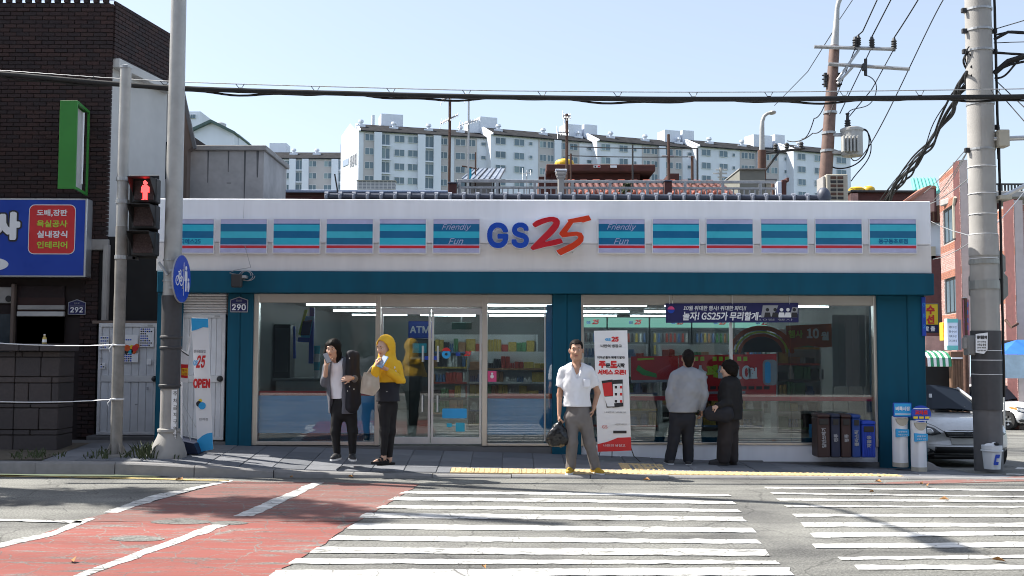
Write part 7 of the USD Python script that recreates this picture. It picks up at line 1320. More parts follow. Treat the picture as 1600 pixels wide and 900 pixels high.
class Flesh:
    """A soft shape: tapered limbs and ellipsoids blended into one continuous surface."""
    def __init__(self): self.p = []
    def limb(self, pts, r, k=.02, flat=None, f=(0, 1, 0), cut=False):
        pts = [np.array(q, float) for q in pts]; r = np.broadcast_to(r, (len(pts),))
        for a, b, ra, rb in zip(pts[:-1], pts[1:], r[:-1], r[1:]): self.p.append(('c', a, b, ra, rb, k, flat, np.array(f, float)/np.linalg.norm(f), cut))
        return self
    def ell(self, c, r, k=.02, R=None, cut=False): self.p.append(('e', np.array(c, float), np.array(r, float), np.eye(3) if R is None else np.array(R), k, cut)); return self
    def box(self, c, r, R=None, k=.004, cut=True): self.p.append(('b', np.array(c, float), np.array(r, float), np.eye(3) if R is None else np.array(R), k, cut)); return self
    def bounds(self):
        lo, hi = [], []
        for q in self.p:
            if q[-1]: continue
            if q[0] == 'c': m_ = max(q[3], q[4]); lo += [q[1]-m_, q[2]-m_]; hi += [q[1]+m_, q[2]+m_]
            else: m_ = q[2].max(); lo.append(q[1]-m_); hi.append(q[1]+m_)
        return np.min(lo, 0)-.03, np.max(hi, 0)+.03
    def mesh(self, h=.009, wrinkle=0.0, freq=(14, 14, 7), seed=0, zmin=None, zmax=None):
        lo, hi = self.bounds(); n = np.ceil((hi-lo)/h).astype(int)+1; vol = np.full(n, .2, np.float32); ax = [lo[q]+np.arange(n[q])*h for q in range(3)]
        for q in self.p:
            if q[0] == 'c': m_ = max(q[3], q[4])+.045; a, b = np.minimum(q[1], q[2])-m_, np.maximum(q[1], q[2])+m_
            else: m_ = q[2].max()+.045; a, b = q[1]-m_, q[1]+m_
            i0 = np.clip(np.floor((a-lo)/h).astype(int), 0, n); i1 = np.clip(np.ceil((b-lo)/h).astype(int)+1, 0, n)
            if (i1 <= i0).any(): continue
            G = np.stack(np.meshgrid(*[ax[w][i0[w]:i1[w]] for w in range(3)], indexing='ij'), -1)
            if q[0] == 'c':
                _, A_, B_, ra, rb, k, flat, f, cut = q; ba = B_-A_; t = np.clip(((G-A_)@ba)/max(ba@ba, 1e-9), 0, 1); d = G-A_-t[..., None]*ba
                if flat: qf = d@f; d2 = (d*d).sum(-1)-qf**2+(qf/flat)**2; D = np.sqrt(np.maximum(d2, 0))-(ra+(rb-ra)*t); D = D*(flat if flat < 1 else 1)**.5
                else: D = np.sqrt((d*d).sum(-1))-(ra+(rb-ra)*t)
            elif q[0] == 'e':
                _, c, r, R, k, cut = q; d = (G-c)@R; D = (np.sqrt(((d/r)**2).sum(-1))-1)*r.min()
            else:
                _, c, r, R, k, cut = q; d = np.abs((G-c)@R)-r; D = np.linalg.norm(np.maximum(d, 0), axis=-1)+np.minimum(d.max(-1), 0)
            sl = tuple(slice(i0[w], i1[w]) for w in range(3)); V = vol[sl]
            if cut: vol[sl] = np.maximum(V, -D)
            else: hh = np.maximum(k-np.abs(V-D), 0)/k; vol[sl] = np.minimum(V, D)-hh*hh*k*.25
        if wrinkle:
            G = np.stack(np.meshgrid(*ax, indexing='ij'), -1); near = np.abs(vol) < .05; P = G[near]
            vol[near] += wrinkle*((meshkit.fbm(P*np.array(freq)+seed*7.3, 3, seed)-.5)*2).astype(np.float32)
        if zmin is not None or zmax is not None:
            Z = ax[2][None, None, :]
            if zmin is not None: vol = np.maximum(vol, (zmin-Z).astype(np.float32))
            if zmax is not None: vol = np.maximum(vol, (Z-zmax).astype(np.float32))
        vol[0] = vol[-1] = .1; vol[:, 0] = vol[:, -1] = .1; vol[:, :, 0] = vol[:, :, -1] = .1
        return surface_nets(vol, lo, h)
def headmat(yaw, pitch=0, roll=0):
    return (trimesh.transformations.rotation_matrix(math.radians(-yaw), [0, 0, 1])@trimesh.transformations.rotation_matrix(math.radians(pitch), [1, 0, 0])@trimesh.transformations.rotation_matrix(math.radians(roll), [0, 1, 0]))[:3, :3]
def head(F, c, R, s=1.0, female=False):
    c = np.array(c); T = lambda *p: c+R@(np.array(p)*s); w = .93 if female else 1.0
    F.ell(T(0, .012, .035), np.array([.075*w, .095, .088])*s, .02, R); F.ell(T(0, -.03, -.03), np.array([.062*w, .062, .075])*s, .03, R); F.limb([T(-.032*w, -.03, -.07), T(.032*w, -.03, -.07)], .035*s, .03); F.ell(T(0, -.072, -.092), np.array([.022, .018, .018])*s, .03, R)
    F.limb([T(0, -.088, .018), T(0, -.108, -.022)], [.008*s, .0125*s], .012); F.limb([T(-.012, -.094, -.026), T(.012, -.094, -.026)], .008*s, .008); F.limb([T(-.036, -.078, .034), T(.036, -.078, .034)], .012*s, .02)
    F.limb([T(-.045, -.06, -.012), T(-.03, -.072, -.02)], .018*s, .02); F.limb([T(.045, -.06, -.012), T(.03, -.072, -.02)], .018*s, .02)
    for a in (-1, 1): F.ell(T(a*.031, -.09, .012), np.array([.016, .013, .009])*s, .003, R, cut=True); F.ell(T(a*.078*w, .012, -.002), np.array([.011, .02, .032])*s, .008, R)
def hand(F, w, d, n, side, curl=.35, s=1.0, thumb=.5, spread=.12):
    """w wrist, d pointing direction, n the way the palm faces, side +1/-1: which side the thumb is on."""
    w, d, n = [np.array(q, float) for q in (w, d, n)]; d /= np.linalg.norm(d); n -= d*(n@d); n /= np.linalg.norm(n); t = np.cross(d, n)*side; c = curl if hasattr(curl, '__len__') else [curl*.9, curl, curl*1.1, curl*1.25]
    for i, (o, L) in enumerate(zip((.030, .010, -.010, -.029), (.074, .082, .076, .060))):
        b = w+(t*o*.6+d*.012)*s; k_ = w+(t*o+d*(.085-.006*abs(i-1)))*s; F.limb([b, k_], [.014*s, .0115*s], .012)
        a = 0.0; p = k_; dd = d+t*spread*(1.5-i)*.35; dd /= np.linalg.norm(dd); r0 = .0088*s
        for seg, f in enumerate((.44, .32, .24)):
            a += c[i]*(1.0, 1.2, .8)[seg]; q = p+(dd*math.cos(a)+n*math.sin(a))*L*f*s; F.limb([p, q], [r0, r0*.92], .004); p = q; r0 *= .92
    b = w+(t*.022+d*.025+n*.006)*s; dd = d*math.cos(.75)+t*math.sin(.75); p1 = b+dd*.038*s; d2 = dd*.7+d*.35+n*thumb; d2 /= np.linalg.norm(d2); p2 = p1+d2*.032*s; d3 = d2+n*thumb*.8+d*.2; d3 /= np.linalg.norm(d3); F.limb([b, p1, p2, p2+d3*.026*s], [.015*s, .0115*s, .0098*s, .0085*s], .006)
def skin_mat(name, c): pm(name, c, .55, var=.06, vscale=9, subsurface_weight=0.0)
skin_mat('skin', (.44, .25, .17)); skin_mat('skin_pale', (.55, .35, .26))
pm('hair', (.010, .008, .007), .6, var=.3, vscale=40, spec=.12); pm('tee_white', (.74, .75, .80), .85, var=.03, vscale=8, bump=.1, bscale=300); pm('pants_grey', (.17, .155, .15), .85, var=.12, vscale=10, bump=.2, bscale=220); pm('cloth_black', (.006, .006, .008), .85, var=.25, vscale=9); pm('cloth_navy', (.012, .014, .022), .85, var=.2, vscale=9); pm('cardigan', (.12, .128, .155), .9, var=.15, vscale=60, bump=.3, bscale=250); pm('coat_dark', (.009, .010, .017), .8, var=.3, vscale=12); pm('jacket_yellow', (.72, .42, .012), .7, var=.06, vscale=6); pm('shirt_grey', (.27, .29, .33), .85, var=.06, vscale=8, bump=.12, bscale=250); pm('trouser_brown', (.024, .020, .022), .88, var=.2, vscale=9); pm('shoe_ochre', (.45, .27, .02), .6, var=.15, vscale=25); pm('shoe_dark', (.03, .03, .033), .6, var=.2); pm('sole_white', (.70, .72, .74), .6, var=.05); pm('tote', (.46, .41, .34), .9, var=.08, vscale=12, bump=.3, bscale=300); pm('eye_white', (.7, .68, .66), .3, var=.02); pm('eye_dark', (.015, .01, .008), .2, var=.05); pm('lip', (.34, .13, .11), .5, var=.08); pm('phone_black', (.01, .01, .011), .15, var=.1); pm('bag_plastic', (.012, .012, .013), .22, var=.3, vscale=18, bump=.5, bscale=22)
def face(parent, c, R, s=1.0, lipcol='lip'):
    c = np.array(c); T = lambda *p: c+R@(np.array(p)*s)
    for a in (-1, 1):
        e = obj('eye', M().ell(T(a*.031, -.0775, .012), np.array([.0125, .008, .0065])*s, 2, R), 'eye_white', parent, smooth=True); obj('iris', M().ell(T(a*.031, -.0838, .012), np.array([.0055, .003, .0055])*s, 1, R), 'eye_dark', e)
        obj('eyebrow', M().tube([T(a*.016, -.0905, .034), T(a*.032, -.0895, .040), T(a*.047, -.080, .035)], [.004*s, .0045*s, .002*s], 5), 'hair', parent)
    obj('mouth', M().ell(T(0, -.0905, -.054), np.array([.021, .008, .0075])*s, 2, R), lipcol, parent, smooth=True)
def torso(F, J, g=0.0, w=1.0, k=.05, zlow=None, flat=.68):
    """g: how far the cloth stands off the body."""
    sl, sr, ch, wa, pe = [np.array(J[q], float) for q in ('shl', 'shr', 'chest', 'waist', 'pelvis')]; s = (sr-sl); s /= np.linalg.norm(s); f = np.cross([0, 0, 1.0], s); f /= np.linalg.norm(f); nk = np.array(J['neck'])
    F.limb([sl+s*.045*w, (sl+sr)/2+[0, 0, .02], sr-s*.045*w], np.array([.055, .075, .055])+g, k); F.limb([ch+[0, 0, .07], ch-[0, 0, .05], wa], np.array([.155*w, .155*w, .138*w])+g, k, flat, f); F.limb([wa, pe], np.array([.138*w, .158*w])+g, k, flat*1.05, f)
    F.limb([(sl*.55+nk*.45), nk-[0, 0, .03], (sr*.55+nk*.45)], .048+g*.7, .03)
def base_person(name, label, J, skin, head_R, s=1.0, female=False, w=1.0, hands=(), flesh_extra=None, legs=True):
    t = thing(name, label, 'person', J['at']); F = Flesh(); head(F, J['head'], head_R, s, female); hc = np.array(J['head']); nk = np.array(J['neck'])
    F.limb([hc+head_R@np.array([0, .02, -.05])*s, nk-[0, 0, .02]], [.052*s*(.88 if female else 1), .056*(.9 if female else 1)], .03); torso(F, J, -.02, w)
    for q in ('l', 'r'):
        a, e, wr = J['sh'+q], J['el'+q], J['wr'+q]; F.limb([a, e, wr], np.array([.046, .037, .026])*(.9 if female else 1.0), .015)
        if legs: F.limb([J['hip'+q], J['kn'+q], J['an'+q]], [.065, .045, .034], .02); an = np.array(J['an'+q]); F.limb([an-[0, 0, .02], an+np.array(J['toe'+q])], [.030, .022], .02)
    for hd in hands: hand(F, **hd)
    body = obj('body', F.mesh(.0075), skin, t, smooth=True)
    return t, F, body
def pants(t, J, mat, r=(.098, .068, .060), cuff=.02, w=1.0, wr=.006, name='trousers', seed=1, up=.04):
    F = Flesh(); pe = np.array(J['pelvis']); s = np.array(J['hipr'])-np.array(J['hipl']); f = np.cross([0, 0, 1.0], s/np.linalg.norm(s)); F.limb([pe+[0, 0, up], pe-[0, 0, .05]], [.148*w, .165*w], .05, .72, f)
    for q in ('l', 'r'): an = np.array(J['an'+q], float); F.limb([J['hip'+q], J['kn'+q], an+[0, 0, cuff]], np.array(r), .03)
    return obj(name, F.mesh(.010, wr, (16, 16, 9), seed, zmin=min(J['anl'][2], J['anr'][2])+cuff-.03, zmax=pe[2]+up+.06), mat, t, smooth=True)
def shoe(t, an, toe, mat, sole='sole_white', L=.0):
    an, toe = np.array(an, float), np.array(toe, float); d = toe*[1, 1, 0]; d /= np.linalg.norm(d); zf = an[2]-.075; b = np.array([an[0], an[1], zf]); F = Flesh(); F.limb([an-[0, 0, .01], b-d*.03+[0, 0, .045]], [.043, .045], .02); F.limb([b-d*.035+[0, 0, .042], b+d*.07+[0, 0, .04], b+d*.165+[0, 0, .032]], [.040, .042, .034], .02)
    sh = obj('shoe', F.mesh(.009, zmin=zf+.012, zmax=an[2]+.03), mat, t, smooth=True)
    n = np.array([-d[1], d[0], 0]); out = [b+d*x+n*y for x, y in [(-.075, -.025), (-.06, -.038), (.05, -.046), (.13, -.044), (.18, -.028), (.2, 0), (.18, .03), (.13, .044), (.05, .042), (-.06, .038), (-.075, .025)]]
    obj('sole', M().slab(sg.Polygon([(q[0], q[1]) for q in out]).buffer(.004), zf, zf+.022), sole, sh)
class Frame:
    """Turns pixels at a person's depth into offsets from the person's feet."""
    def __init__(self, px, py, Y, z=None): self.Y = Y; self.x, zz = A(px, py, Y); self.z = zz if z is None else z
    def __call__(self, px, py, dy=0.0): x, z = A(px, py, self.Y+dy); return (x-self.x, dy, z-self.z)
    @property
    def at(self): return (self.x, self.Y, self.z)
# ---- man in a white shirt at the kerb
L = Frame(911, 740, 13.62); J = dict(at=L.at, head=L(900.5, 548, -.02), neck=L(901, 571, 0), shl=L(880, 580), shr=L(921, 580), chest=L(900, 597), waist=L(901, 626), pelvis=L(903, 645), ell=L(874.5, 617, .03), wrl=L(873.5, 648, -.03), elr=L(934, 613, .08), wrr=L(928, 637, -.01), hipl=L(893.5, 652), hipr=L(913, 652), knl=L(893.5, 690, -.03), knr=L(921, 690, .0), anl=L(891.5, 730.5, 0), anr=L(930, 731, .02), toel=(-.03, -.13, -.05), toer=(.06, -.12, -.05))
R = headmat(4, 2); wl, wr_ = np.array(J['wrl']), np.array(J['wrr'])
t, F, body = base_person('person', 'man in white v-neck shirt and grey trousers holding a black bag at the kerb', J, 'skin', R, 1.12, hands=[dict(w=wl, d=(-.02, -.05, -1), n=(1, .1, 0), side=1, curl=.85, thumb=.7), dict(w=wr_, d=(-.25, -.25, -1), n=(-1, 0, .1), side=-1, curl=.3)]); face(body, J['head'], R, 1.12)
S = Flesh(); torso(S, J, .016, 1.06)
for q in ('l', 'r'): a, e = np.array(J['sh'+q]), np.array(J['el'+q]); S.limb([a, a+(e-a)*.62], [.064, .072], .03)
nk = np.array(J['neck']); ch = np.array(J['chest']); pe = np.array(J['pelvis'])
S.limb([nk+[0, .01, .05], nk+[0, -.03, .0]], .062, cut=True); S.limb([nk+[-.03, -.10, .02], nk+[0, -.118, -.14]], [.05, .016], cut=True); S.limb([nk+[.03, -.10, .02], nk+[0, -.118, -.14]], [.05, .016], cut=True); S.limb([nk+[0, -.10, .02], nk+[0, -.12, -.12]], [.05, .018], cut=True)
for q, dx in (('l', -.02), ('r', .02)): a, e = np.array(J['sh'+q]), np.array(J['el'+q]); v = (e-a)/np.linalg.norm(e-a); S.limb([a+(e-a)*.80, a+(e-a)*1.2], .078, cut=True)
obj('shirt', S.mesh(.0085, .013, (11, 11, 8), 3, zmin=L(900, 635)[2]), 'tee_white', t, smooth=True); c = L(917, 598, -.125); obj('chest_pocket', M().box(c[0]-.045, c[0]+.045, c[1]-.012, c[1]+.03, c[2]-.06, c[2]+.05, .01), 'tee_white', t)
pants(t, J, 'pants_grey', (.098, .072, .066), .005, wr=.015, seed=2, up=.10)
for q in ('l', 'r'): shoe(t, J['an'+q], J['toe'+q], 'shoe_ochre')
H = Flesh(); hc = np.array(J['head']); T = lambda *p: hc+R@(np.array(p)*1.12); H.ell(T(0, .016, .045), np.array([.080, .102, .088])*1.12, .02, R); H.ell(T(0, -.085, .0), np.array([.068, .062, .062])*1.12, .02, R, cut=True); H.box(T(0, -.02, -.08), np.array([.2, .2, .085])*1.12, R); H.box(T(0, -.13, .02), np.array([.06, .08, .055])*1.12, R)
obj('hair', H.mesh(.008, .006, (40, 40, 40), 5), 'hair', t, smooth=True)
# his bag
hb = wl+np.array([0, -.02, -.10]); g = thing('shopping_bag', 'crumpled black plastic bag hanging from the hand of the man in white', 'bag', J['at']); B = Flesh(); c = np.array(L(872, 679, -.04)); B.ell(c, (.125, .08, .135), .05); B.ell(c+[-.05, -.01, -.06], (.09, .07, .09), .05); B.ell(c+[.05, 0, -.07], (.085, .07, .085), .05); B.limb([c+[0, 0, .1], hb+[0, 0, -.005]], [.06, .018], .04)
bb_ = obj('sack', B.mesh(.009, .020, (16, 16, 12), 9), 'bag_plastic', g, smooth=True); obj('handle_loop', M().tube([hb+[-.012, 0, -.02], hb+[-.03, -.0, .018], hb+[0, .0, .032], hb+[.03, 0, .018], hb+[.012, 0, -.02]], .007, 6), 'bag_plastic', g)
# ---- woman in a long cardigan with a phone
L = Frame(539, 719, 13.75); J = dict(at=L.at, head=L(520.5, 545.5, -.06), neck=L(527, 565, -.01), shl=L(511.5, 574), shr=L(549, 571), chest=L(530, 588), waist=L(533, 614), pelvis=L(537, 634), ell=L(507.5, 598, -.02), wrl=L(510, 571, -.20), elr=L(561, 594, -.02), wrr=L(549.5, 590.5, -.20), hipl=L(528, 641), hipr=L(547.5, 641), knl=L(524, 674, -.02), knr=L(551, 674, -.01), anl=L(526.5, 709, 0), anr=L(550.5, 709.5, .02), toel=(-.02, -.12, -.05), toer=(.03, -.12, -.05))
R = headmat(14, 12, 4); wl, wr_ = np.array(J['wrl']), np.array(J['wrr'])
t, F, body = base_person('person', 'woman in long grey cardigan with a dark coat over her arm, looking at a phone', J, 'skin_pale', R, 1.05, True, .88, hands=[dict(w=wl, d=(.05, -.02, 1), n=(.35, .9, .1), side=-1, curl=.75, thumb=.5, s=.95), dict(w=wr_, d=(-1, -.1, -.08), n=(0, 1, -.1), side=1, curl=.35, s=.95)]); face(body, J['head'], R, 1.05)
S = Flesh(); torso(S, J, .006, .90); S.limb([np.array(J['neck'])+[0, .01, .06], np.array(J['neck'])+[0, -.03, .01]], .058, cut=True); obj('shirt', S.mesh(.009, .006, (14, 14, 8), 4, zmin=L(530, 623)[2]), 'tee_white', t, smooth=True)
C = Flesh(); torso(C, J, .026, .92); pe = np.array(J['pelvis']); C.limb([np.array(J['waist']), pe-[.01, 0, .15]], [.155, .175], .05, .72, (0, 1, 0))
for q in ('l', 'r'): a, e, wv = [np.array(J[x+q]) for x in ('sh', 'el', 'wr')]; C.limb([a, e, e+(wv-e)*(.25 if q == 'l' else .62)], [.056, .052, .048], .03)
cx = L(526, 600)[0]; C.box((cx+.01, -.22, J['waist'][2]-.1), (.078, .20, .6)); C.limb([np.array(J['neck'])+[0, .0, .06], np.array(J['neck'])+[0, -.1, -.02]], .062, cut=True)
obj('cardigan', C.mesh(.0095, .014, (12, 12, 5), 6, zmin=L(515, 646)[2]), 'cardigan', t, smooth=True)
pants(t, J, 'cloth_black', (.088, .064, .046), .02, .92, .006, seed=3, up=.12)
for q in ('l', 'r'): shoe(t, J['an'+q], J['toe'+q], 'shoe_dark')
H = Flesh(); hc = np.array(J['head']); T = lambda *p: hc+R@(np.array(p)*1.05); H.ell(T(0, .014, .045), np.array([.083, .104, .09])*1.05, .02, R)
for a in (-1, 1): H.limb([T(a*.066, .0, .05), T(a*.082, -.01, -.05), T(a*.075, -.02, -.15)], [.035, .036, .024], .03)
H.limb([T(0, .07, .03), T(0, .075, -.06), T(0, .07, -.14)], [.07, .068, .05], .04); H.ell(T(0, -.095, -.02), np.array([.058, .075, .088])*1.05, .01, R, cut=True); H.box(T(0, -.15, -.1), (.055, .1, .12), R)
obj('hair', H.mesh(.0085, .007, (60, 60, 14), 7), 'hair', t, smooth=True)
ph = wl+np.array([.01, -.005, .085]); g = thing('phone', 'dark phone held up by the woman in the grey cardigan', 'phone', J['at']); Rp = np.eye(4); Rp[:3, :3] = headmat(-25, -25, -18); Rp[:3, 3] = ph+np.array([.0, -.012, .01]); obj('case', M().box(-.036, .036, -.005, .005, -.072, .072, .004).xf(Rp), 'phone_black', g); obj('screen_back', M().box(-.032, .032, -.0065, -.005, -.068, .068).xf(Rp), 'print_grey', g)
g = thing('coat', 'dark folded coat hanging over the arm of the woman in the cardigan', 'coat', J['at']); B = Flesh(); a, b = np.array(L(550, 556, -.10)), np.array(L(551, 636, -.08)); B.limb([a, (a+b)/2+[.005, -.01, 0], b], [.072, .084, .086], .04, .55, (0, 1, 0)); B.limb([a+[-.02, -.02, .02], b+[-.03, -.02, .0]], [.05, .06], .03); B.limb([a+[.05, 0, .01], b+[.06, .0, .06]], [.04, .05], .03)
cm = obj('cloth', B.mesh(.0095, .016, (17, 17, 5), 11), 'coat_dark', g, smooth=True)
for k, (px, py) in enumerate([(546, 560), (545, 597), (546, 604), (543, 611), (553, 608)]): p = np.array(L(px, py, -.175)); obj('button', M().ell(p, (.007, .006, .009), 1), 'sole_white', cm)
# ---- person in a yellow hooded jacket
L = Frame(602, 727, 13.45); J = dict(at=L.at, head=L(600.5, 543, -.05), neck=L(605, 563, 0), shl=L(592.5, 571, -.09), shr=L(620.5, 570, .08), chest=L(607, 586, 0), waist=L(606, 610, 0), pelvis=L(606, 628, 0), ell=L(585, 590, -.20), wrl=L(587.5, 572, -.31), elr=L(626, 595, -.02), wrr=L(604.5, 577, -.21), hipl=L(601, 634, -.05), hipr=L(611, 634, .05), knl=L(600.5, 674, -.06), knr=L(611, 674, .03), anl=L(599.5, 714.5, -.04), anr=L(608.5, 717, .03), toel=(-.10, -.08, -.05), toer=(-.10, -.08, -.05))
R = headmat(35, 14); wl, wr_ = np.array(J['wrl']), np.array(J['wrr'])
t, F, body = base_person('person', 'person in yellow hooded jacket and black leggings holding a pale phone', J, 'skin_pale', R, 1.03, True, .86, hands=[dict(w=wl, d=(.15, -.15, .95), n=(.8, .3, -.2), side=-1, curl=.7, s=.95), dict(w=wr_, d=(-.75, -.4, .35), n=(-.2, .3, .8), side=1, curl=.55, s=.95)]); face(body, J['head'], R, 1.03)
S = Flesh(); torso(S, J, .016, .88)
for q in ('l', 'r'): a, e, wv = [np.array(J[x+q]) for x in ('sh', 'el', 'wr')]; S.limb([a, e, e+(wv-e)*.86], [.064, .060, .045], .010)
S.limb([np.array(J['neck'])+[0, .02, .05], np.array(J['neck'])+R@np.array([0, -.05, .0])], .055, cut=True)
hc = np.array(J['head']); T = lambda *p: hc+R@(np.array(p)*1.03)
S.ell(T(0, .035, .03), (.108, .125, .128), .03, R); S.limb([T(0, .05, -.02), np.array(J['neck'])+[.01, .05, -.02]], [.10, .105], .04); S.limb([T(-.06, -.03, -.09), np.array(J['neck'])+R@np.array([-.05, -.08, -.05])], [.03, .04], .03); S.limb([T(.06, -.03, -.09), np.array(J['neck'])+R@np.array([.05, -.08, -.05])], [.03, .04], .03)
S.ell(T(0, -.02, .005), (.082, .125, .112), .01, R, cut=True); S.ell(T(0, -.12, -.01), (.07, .10, .10), .01, R, cut=True)
jk = obj('jacket', S.mesh(.0088, .015, (10, 10, 11), 8, zmin=L(606, 599)[2]), 'jacket_yellow', t, smooth=True)
for px, py, r_ in [(617, 574, .016), (614, 578, .013), (619, 580, .013), (612, 574.5, .010)]: p = np.array(L(px, py, -.0)); obj('flower_patch', M().ell(p+[.0, -.072, 0], (r_, .008, r_), 1), 'sole_white', jk)
fz_ = np.array(L(595.5, 574, -.115)); obj('zip', M().tube([fz_, np.array(L(597.5, 598, -.125))], .005, 5), 'cloth_black', jk)
S = Flesh(); torso(S, J, .018, .92); S.limb([J['waist'], np.array(J['pelvis'])-[0, 0, .03]], [.15, .165], .05, .75, (1, 1, 0)); ld = obj('long_shirt', S.mesh(.0095, .006, (14, 14, 7), 5, zmin=L(606, 627)[2], zmax=L(606, 597)[2]), 'cloth_navy', t, smooth=True); obj('badge', M().ell(np.array(L(604.5, 612, -.13)), (.018, .008, .018), 2), 'sole_white', ld)
pants(t, J, 'cloth_black', (.083, .056, .038), .035, .88, .003, name='leggings', seed=4)
for q in ('l', 'r'):
    an = np.array(J['an'+q]); d = np.array([-.78, -.62, 0]); zf = an[2]-.075; b = np.array([an[0], an[1], zf]); n = np.array([-d[1], d[0], 0]); Ft = Flesh()
    sd = obj('sandal', M().slab(sg.Polygon([((b+d*x+n*y)[0], (b+d*x+n*y)[1]) for x, y in [(-.06, -.032), (.05, -.04), (.14, -.044), (.18, 0), (.14, .044), (.05, .04), (-.06, .032)]]).buffer(.006), zf, zf+.028), 'cloth_black', t)
    for x in (.04, .085): obj('strap', M().tube([b+d*x+n*y+np.array([0, 0, z]) for y, z in [(-.045, .025), (-.035, .06), (0, .078-x*.2), (.035, .06), (.045, .025)]], .013, 6), 'cloth_black', sd)
ph = (wl+wr_)/2+np.array([.0, -.06, .085]); g = thing('phone', 'pale blue phone held low by the person in the yellow jacket', 'phone', J['at']); Rp = np.eye(4); Rp[:3, :3] = headmat(20, -30, 18); Rp[:3, 3] = np.array(L(598, 565, -.34)); obj('case', M().box(-.042, .042, -.006, .006, -.082, .082, .005).xf(Rp), 'print_sky', g); obj('back_plate', M().box(-.037, .037, -.008, -.006, -.076, .076).xf(Rp), 'gutter_blue', g)
g = thing('tote_bag', 'beige canvas tote bag hanging from the arm of the person in yellow', 'bag', J['at']); B = Flesh(); c = np.array(L(579, 600, -.24)); v = [L(570, 583, -.24), L(590, 583, -.24), L(592, 606, -.24), L(583, 617, -.24), L(565, 613, -.24), L(566, 598, -.24)]
pv_ = sg.Polygon([(p[0], p[2]) for p in v]); tr2 = trimesh.creation.extrude_polygon(pv_.buffer(.012), .07, engine='earcut').subdivide_to_size(.04); V = tr2.vertices; V = np.stack([V[:, 0], -.24+.035-V[:, 2], V[:, 1]], 1); cen = V.mean(0); dd = np.array([pv_.exterior.distance(sg.Point(q[0], q[2])) for q in V]); V[:, 1] = -.24+(V[:, 1]+.24)*(0.45+np.minimum(dd/.06, 1.3))+.012*(meshkit.fbm(V*14, 3)-.5); obj('sack', (V, tr2.faces), 'tote', g, smooth=50)
for dx in (-.0, .028): obj('strap', M().tube([np.array(L(573, 584, -.26+dx)), np.array(L(581, 573, -.27+dx)), np.array(L(587, 569.5, -.27+dx)), np.array(L(590, 574, -.265+dx)), np.array(L(590, 584, -.26+dx))], .010, 6), 'tote', g, smooth=60)
# ---- man seen from behind at the window
L = Frame(1060, 725, 14.52); J = dict(at=L.at, head=L(1075.5, 561, .02), neck=L(1075, 579, 0), shl=L(1053.5, 587), shr=L(1096, 588), chest=L(1074, 603), waist=L(1070, 630), pelvis=L(1066, 647), ell=L(1047, 614, -.02), wrl=L(1047, 637, .02), elr=L(1099.5, 615, .0), wrr=L(1096.5, 640, .02), hipl=L(1057.5, 652), hipr=L(1075.5, 652), knl=L(1053, 686, .0), knr=L(1074.5, 686, .02), anl=L(1046.5, 717.5, 0), anr=L(1075.5, 718.5, .03), toel=(-.02, .12, -.05), toer=(.02, .12, -.05))
R = headmat(186, -2); wl, wr_ = np.array(J['wrl']), np.array(J['wrr'])
t, F, body = base_person('person', 'man in a light grey shirt and navy trousers seen from behind at the window', J, 'skin', R, 1.05, hands=[dict(w=wl, d=(.05, .1, -1), n=(1, .0, 0), side=-1, curl=.6), dict(w=wr_, d=(-.05, .1, -1), n=(-1, 0, 0), side=1, curl=.5)]); face(body, J['head'], R, 1.05)
S = Flesh(); torso(S, J, .024, 1.04)
for q in ('l', 'r'): a, e, wv = [np.array(J[x+q]) for x in ('sh', 'el', 'wr')]; S.limb([a, e, e+(wv-e)*.93], [.066, .062, .05], .03)
S.limb([J['waist'], np.array(J['pelvis'])], [.165, .17], .05, .7); nk = np.array(J['neck']); S.limb([nk+[0, 0, .04], nk+[0, .04, 0]], .058, cut=True)
obj('shirt', S.mesh(.009, .017, (9, 9, 9), 13, zmin=L(1070, 644)[2]), 'shirt_grey', t, smooth=True); obj('collar', M().lathe([(.062, -.03), (.070, .0), (.064, .035), (.058, .035), (.058, -.02)], nk+[0, .005, -.005], 18), 'shirt_grey', t, smooth=50)
pants(t, J, 'cloth_navy', (.10, .078, .072), .0, 1.04, .009, seed=6)
for q in ('l', 'r'): shoe(t, J['an'+q], J['toe'+q], 'shoe_dark')
H = Flesh(); hc = np.array(J['head']); T = lambda *p: hc+R@(np.array(p)*1.05); H.ell(T(0, .018, .04), np.array([.081, .104, .092])*1.05, .02, R); H.limb([T(0, .07, .0), T(0, .06, -.06)], [.07, .052], .03); H.ell(T(0, -.09, -.01), np.array([.075, .07, .08])*1.05, .02, R, cut=True); obj('hair', H.mesh(.0085, .006, (45, 45, 45), 3), 'hair', t, smooth=True)
g = thing('wallet', 'dark red wallet in the hand of the man at the window', 'wallet', J['at']); p = wl+np.array([.03, -.02, -.09]); obj('cover', M().box(p[0]-.05, p[0]+.035, p[1]-.012, p[1]+.012, p[2]-.06, p[2]+.06, .006).rz(20, p), 'bin_brown', g); obj('seam', M().box(p[0]-.045, p[0]+.03, p[1]-.016, p[1]-.012, p[2]-.002, p[2]+.002).rz(20, p), 'rust', g)
